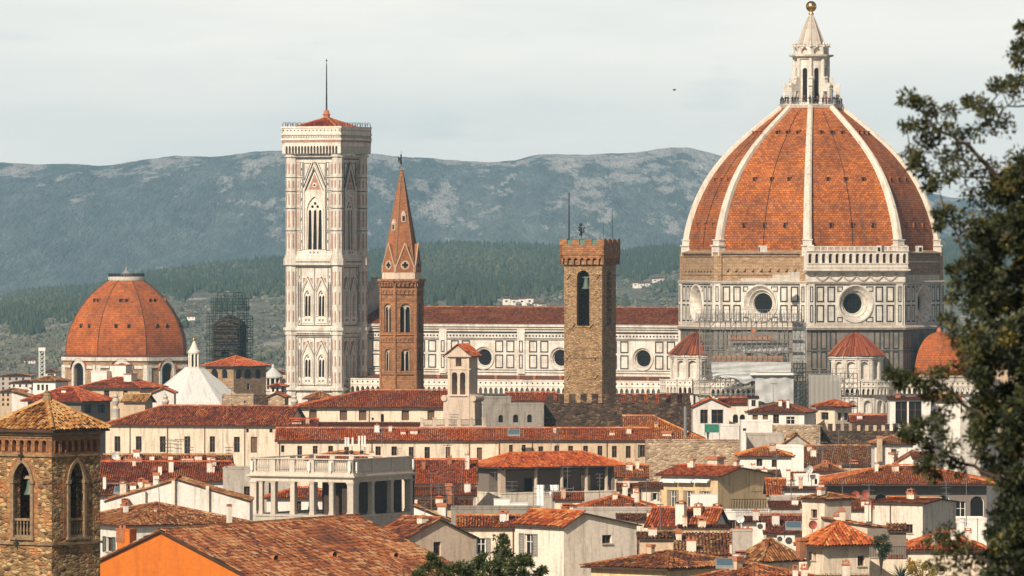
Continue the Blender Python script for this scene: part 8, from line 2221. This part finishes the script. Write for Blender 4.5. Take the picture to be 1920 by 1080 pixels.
# ================================================================== trees and plants
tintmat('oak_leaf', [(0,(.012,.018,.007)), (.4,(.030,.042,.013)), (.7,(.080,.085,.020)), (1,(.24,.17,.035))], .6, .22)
tintmat('fir_leaf', [(0,(.02,.035,.012)), (.5,(.05,.075,.022)), (1,(.13,.14,.04))], .7, .2)
tintmat('blossom', [(0,(.05,.07,.02)), (.5,(.25,.17,.02)), (1,(.55,.33,.02))], .7)
plain('bark', (.07,.05,.035), .95, var=.5, sc=6)
def leaves(mb, C, rads, per, ln, tintmean, aspect=.45, tsd=.2, updir=0.0, flat=.8):
    """scatter small pointed leaves through clumps centred on C"""
    C = np.asarray(C, float); n = len(C)*per
    c = np.repeat(C, per, 0); r = np.repeat(np.asarray(rads, float), per)
    d = nrng.normal(size=(n,3)); d /= np.linalg.norm(d, axis=1, keepdims=True); d *= (nrng.random(n)**.45)[:,None]; d[:,2] *= flat
    P = c+d*r[:,None]
    ax = d*.6+nrng.normal(size=(n,3))*.7; ax[:,2] += updir; ax /= np.linalg.norm(ax, axis=1, keepdims=True)
    sd_ = np.cross(ax, nrng.normal(size=(n,3))); sd_ /= np.linalg.norm(sd_, axis=1, keepdims=True)
    L = ln*nrng.uniform(.65,1.3,n); W = L*aspect*.5
    nn = np.cross(ax, sd_)
    mid = P+ax*(L*.5)[:,None]
    V = np.stack([P, mid+sd_*W[:,None]-nn*(W*.35)[:,None], P+ax*L[:,None], mid-sd_*W[:,None]-nn*(W*.35)[:,None]], 1)
    tm = np.repeat(np.asarray(tintmean, float) if np.ndim(tintmean) else np.full(len(C), tintmean), per)
    b = mb.addv(V.reshape(-1,3), np.repeat(np.clip(nrng.normal(tm, tsd), 0, 1), 4))
    mb.faces(b+np.arange(n)[:,None]*4+np.array([0,1,2,3])[None,:])
YO = 62.0; sO = S(YO)
def po(px, row, dy=0.0): Y = YO+dy; return (X(px,Y), Y, Z(row,Y))
oak = thing('oak_tree', 'large dark evergreen oak reaching in from the right edge', 'tree', (X(2060,YO), YO, float(ground_z(0., YO))))
tip = [(1705,185,20),(1718,190,16),(1730,197,18),(1748,208,14),(1700,235,15),(1722,238,13),(1745,240,18),(1775,240,20),(1780,207,15),(1730,270,18),(1752,262,16),(1705,290,15),(1720,300,12),(1730,320,17),(1712,312,9),(1755,340,15),(1742,352,10),
 (1805,255,20),(1790,285,20),(1768,300,18),(1830,195,20),(1845,205,18),(1862,212,22),(1815,190,9),(1840,245,22),(1880,235,24),(1870,162,14),(1888,158,18),(1903,172,22),(1912,150,18),(1905,98,18),(1915,85,14),(1917,52,11),(1912,118,10),(1805,310,22),(1782,330,18),(1840,320,28),(1880,320,30),(1912,300,28),(1820,365,26),(1860,360,30),(1900,365,32),
 (1770,395,16),(1792,408,20),(1758,402,9),(1760,425,8),(1835,410,26),(1880,420,30),(1810,445,18),(1840,470,28),(1800,500,12),(1795,530,14),(1782,505,8),(1787,557,12),(1776,600,15),(1790,627,17),(1807,653,18),(1800,687,18),
 (1673,700,13),(1690,708,15),(1707,707,16),(1690,722,10),(1733,723,16),(1718,716,14),(1750,703,15),(1770,697,13),(1742,742,14),(1760,727,17),(1782,745,18),(1694,808,15),(1713,808,15),(1706,822,9),(1729,823,15),(1737,843,14),(1745,792,17),(1722,792,10),(1762,808,18),(1729,878,13),(1752,893,13),(1742,866,12),(1776,862,18),(1799,878,18),(1782,836,20),(1768,778,18),
 (1752,1010,22),(1775,1000,24),(1800,1015,22),(1776,1041,24),(1811,1040,24),(1760,1062,20),(1835,1060,26),(1800,1070,20)]
bd = np.array([(270,1915),(300,1885),(340,1850),(380,1832),(420,1822),(460,1812),(520,1806),(560,1800),(620,1803),(680,1818),(720,1816),(760,1812),(800,1810),(850,1816),(890,1838),(920,1864),(965,1858),(1000,1848),(1050,1840),(1110,1830)], float)
cen = []; rad3 = []; tnt = []; 
for px, row, r in tip: cen.append(po(px, row, rnd.uniform(-.35,.35))); rad3.append(r/sO*1.15); tnt.append(.40+.12*rnd.random())
for i in range(760):
    row = 300+rnd.random()*820; l = np.interp(row, bd[:,0], bd[:,1]); px = l+8+(2120-l)*rnd.random()**.95; dy = rnd.uniform(-1.2,1.2)
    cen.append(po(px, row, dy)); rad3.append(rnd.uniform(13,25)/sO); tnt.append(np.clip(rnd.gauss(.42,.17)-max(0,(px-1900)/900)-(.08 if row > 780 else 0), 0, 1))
ix = np.arange(len(cen)); mb = MB()
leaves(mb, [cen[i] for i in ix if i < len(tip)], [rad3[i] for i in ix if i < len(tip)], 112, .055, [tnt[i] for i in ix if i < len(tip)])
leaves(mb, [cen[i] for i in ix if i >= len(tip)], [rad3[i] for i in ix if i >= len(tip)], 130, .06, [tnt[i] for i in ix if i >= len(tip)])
base = Vector(oak.location)
def rel(o, mbx):
    for a in mbx.V: a -= np.array(o.location)[None,:]
rel(oak, mb); mb.build('crown', m_['oak_leaf'], oak)
limbs = [[(2060,1000),(2055,620),(1960,440),(1880,335),(1810,272),(1750,235),(1708,190)],[(2060,800),(1940,620),(1860,530),(1812,480),(1772,400)],[(2060,950),(1920,800),(1810,760),(1730,722),(1678,702)],[(2060,1100),(1910,910),(1800,868),(1730,825),(1698,808)],
         [(2055,620),(2000,380),(1945,200),(1915,60)],[(2060,1150),(1900,1080),(1820,1040),(1756,1010)],[(1880,335),(1790,330),(1735,325),(1708,300)],[(1945,200),(1880,200),(1835,195)],[(1940,620),(1850,620),(1785,605)]]
mb = MB(); lp = []
rb_ = {0:.045,1:.035,2:.03,3:.03,4:.03,5:.03,6:.012,7:.012,8:.015}
for k, l in enumerate(limbs):
    pts = [po(a,b,.25*math.sin(k*2+i)) for i,(a,b) in enumerate(l)]; q = []
    for a, b in zip(pts, pts[1:]):
        for t in np.linspace(0,1,6)[:-1]: q.append(tuple(np.array(a)*(1-t)+np.array(b)*t+nrng.normal(0,.012,3)))
    q.append(pts[-1]); rr_ = [rb_[k]*(1-.86*i/(len(q)-1)) for i in range(len(q))]; mb.path(q, rr_, 6); lp += q[3:]
lpa = np.array(lp)
for c in cen[:len(tip)+140]:
    j = int(np.argmin(((lpa-np.array(c))**2).sum(1))); a, b = lpa[j], np.array(c); m2 = (a+b)/2+nrng.normal(0,.02,3); mb.path([tuple(a),tuple(m2),tuple(b)],[.008,.006,.003],4)
bx, by, bz = oak.location; mb.path([(bx,by,bz-.3),(bx+.1,by,bz+2),(bx-.05,by+.05,bz+5),po(2055,620)],[.34,.27,.22,.11],10)
rel(oak, mb); mb.build('trunk', m_['bark'], oak)
# feathery evergreen at the bottom edge
Yf = 150.0
def pf3(px, row, dy=0.0): return (X(px,Yf+dy), Yf+dy, Z(row,Yf+dy))
fir = thing('evergreen_tree', 'feathery green evergreen tree top at the bottom edge before the white house', 'tree', (X(925,Yf), Yf, float(ground_z(0., Yf))))
cl = [(944,1010,5),(946,1020,8),(942,1030,10),(950,1040,11),(936,1042,11),(944,1055,14),(930,1058,13),(958,1060,14),(968,1068,12),(980,1055,8),(988,1046,6),(992,1058,6),(975,1048,5),(918,1066,14),(900,1062,12),(893,1068,13),(905,1045,6),(898,1052,8),(880,1070,12),(866,1064,13),(850,1070,12),(835,1072,12),(820,1060,8),(808,1046,5),(814,1052,7),(803,1066,9),(790,1074,9),(1012,1076,7),(1018,1070,4),(940,1080,20),(910,1085,22),(870,1086,20),(960,1086,20),(830,1086,18),(985,1080,10),(785,1082,10)]
C_ = [pf3(a,b,rnd.uniform(-.6,.6)) for a,b,_ in cl]; mb = MB(); leaves(mb, C_, [r/S(Yf)*1.1 for _,_,r in cl], 150, .12, .5, .3, .22, .5)
for i in range(90):
    pass
ex = [(X(rnd.uniform(760,1040),Yf)*1.0, Yf+rnd.uniform(-1.2,1.2), Z(1100,Yf)-rnd.uniform(0,6.5)) for _ in range(130)]
leaves(mb, ex, [.55]*len(ex), 70, .16, .35, .3, .2, .4)
rel(fir, mb); mb.build('crown', m_['fir_leaf'], fir)
mb = MB(); bx, by, bz = fir.location; mb.path([(bx,by,bz-.3),(bx,by,bz+4),pf3(930,1085),pf3(944,1012)],[.3,.24,.1,.02],8)
for c in C_[::2]: mb.path([pf3(930,1085),tuple((np.array(pf3(930,1085))+np.array(c))/2+np.array([0,0,-.1])),c],[.05,.03,.01],5)
rel(fir, mb); fir_trunk = mb.build('trunk', m_['bark'], fir)
# flowering shrub and agave on the terrace at lower right
Yg = 545.0
def shrub(name, label, cat, px, row, wpx, hpx, Y, mat, per=60, ln=.16, n=26, tint=.5, z0=None, asp=.4, up=.2):
    s_ = S(Y); zb = Z(row,Y); o = thing(name, label, cat, (X(px,Y),Y,zb)); mb = MB()
    C = [(rnd.uniform(-.5,.5)*wpx/s_, rnd.uniform(-.5,.5)*wpx/s_, rnd.random()**.8*hpx/s_*.85) for _ in range(n)]
    leaves(mb, C, [min(wpx,hpx)/s_*.2]*n, per, ln, tint, asp, .25, up); mb.build('foliage', m_[mat], o)
    mb = MB()
    for c in C[::3]: mb.path([(0,0,-1.5),(c[0]*.4,c[1]*.4,c[2]*.4),c],[.05,.035,.012],5)
    mb.build('stem', m_['bark'], o); return o
shrub('flowering_shrub', 'yellow flowering shrub at bottom edge beneath the oak', 'shrub', 1728, 1085, 52, 38, Yg, 'blossom', 70, .14, 34)
shrub('potted_shrub', 'dark green bush in corner of the small terrace with white chairs', 'shrub', 1652, 1048, 30, 50, 612, 'fir_leaf', 70, .2, 30, .25)
shrub('roof_plant', 'small green plant on low terrace under loggia house', 'plant', 932, 1012, 14, 10, 690, 'fir_leaf', 40, .15, 8, .5)
ag = thing('agave_plant', 'spiky agave with long green blades at the bottom edge', 'plant', (X(1690,548),548,Z(1086,548)))
for k in range(22):
    a = 2*math.pi*k/22+rnd.uniform(-.1,.1); el = rnd.uniform(.35,1.25); L = rnd.uniform(1.0,1.7); mb = MB(); d_ = np.array([math.cos(a)*math.cos(el),math.sin(a)*math.cos(el),math.sin(el)]); sd2 = np.array([-math.sin(a),math.cos(a),0])
    P = [d_*0+sd2*.09, d_*L*.5+sd2*.07+np.array([0,0,.03]), d_*L+np.array([0,0,-.08]), d_*L*.5-sd2*.07+np.array([0,0,.03]), -sd2*.09]
    mb.hexa([tuple(p) for p in P],[tuple(p+np.array([0,0,.03])) for p in P]); mb.build('blade', m_['shutter_green'] if k % 3 else m_['fir_leaf'], ag)
# small terrace with furniture right of the cream turret house
Yt = 618.0; tr_ = thing('terrace_house', 'dark roof terrace house with iron railing right of cream turret house', 'house', (X(1632,Yt),Yt,0)); wt = X(1702,Yt)-X(1632,Yt)
mb = MB(); mb.box(0,wt,0,5,0,Z(1049,Yt)); mb.build('wall', m_['cream'], tr_); mb = MB(); mb.box(0,wt,4.6,5,Z(1049,Yt),Z(995,Yt)); mb.box(wt*.55,wt,2.5,4.6,Z(1049,Yt),Z(1000,Yt)); mb.build('back_wall', m_['painted_shade'], tr_)
mb = MB()
for z in (1047,1025): mb.tube((0,.1,Z(z,Yt)),(wt,.1,Z(z,Yt)),.03,n=4)
for k in range(24): mb.tube((k*wt/23,.1,Z(1048,Yt)),(k*wt/23,.1,Z(1025,Yt)),.02,n=4)
mb.build('railing', m_['iron'], tr_)
mb = MB(); slope(mb, [(wt*.5,2.2,Z(998,Yt)),(wt+.2,2.2,Z(998,Yt)),(wt+.2,5,Z(985,Yt)),(wt*.5,5,Z(985,Yt))], 700, .1); mb.build('roof', [m_['tile_brown'], m_['roof_bed'], m_['eave_wood_and_shade']], tr_)
for px_, lb in ((1651,'left white garden chair on the small dark terrace'),(1660,'right white garden chair on the small dark terrace')):
    ch = thing('garden_chair', lb, 'chair', (X(px_,Yt),Yt+1.0,Z(1049,Yt)), R(30 if px_ < 1655 else -40)); mb = MB(); mb.box(-.24,.24,-.24,.24,.42,.46); mb.build('seat', m_['white_paint'], ch)
    mb = MB(); 
    for q in (-.2,-.07,.07,.2): mb.box(q-.03,q+.03,.22,.25,.46,.95)
    mb.box(-.24,.24,.21,.26,.92,1.0); mb.build('backrest', m_['white_paint'], ch)
    for sx in (-1,1):
        for sy in (-1,1): mb = MB(); mb.tube((sx*.21,sy*.21,0),(sx*.21,sy*.21,.42),.022,n=5); mb.build('leg', m_['white_paint'], ch)
for i, px_ in enumerate((1670,1680,1690)):
    mb = MB(); mb.lathe([(.16,0),(.24,.38),(.26,.4),(.2,.4)], 10); o = mb.build('flower_pot', m_['terracotta']); o.location = (X(px_,Yt),Yt+.5,Z(1049,Yt)); tag(o, 'terracotta pot behind the railing of the small dark terrace', 'pot', 'pots on the small terrace')

# ================================================================== air
mb = MB(); mb.box(-3000, 3000, -360, 12500, -1.0, 310.0)
hm = bpy.data.materials.new('haze_air'); hm.use_nodes = True; t_ = hm.node_tree
for n_ in list(t_.nodes):
    if n_.type == 'BSDF_PRINCIPLED': t_.nodes.remove(n_)
pv = t_.nodes.new('ShaderNodeVolumePrincipled'); pv.inputs['Color'].default_value = (.41, .74, 1.0, 1); pv.inputs['Density'].default_value = 0.000058
pv.inputs['Anisotropy'].default_value = 0.0
t_.links.new(pv.outputs[0], [n for n in t_.nodes if n.type == 'OUTPUT_MATERIAL'][0].inputs['Volume'])
hz = mb.build('haze', hm); tag(hz, 'thin pale blue haze that fades the far hills', 'haze', kind='stuff')
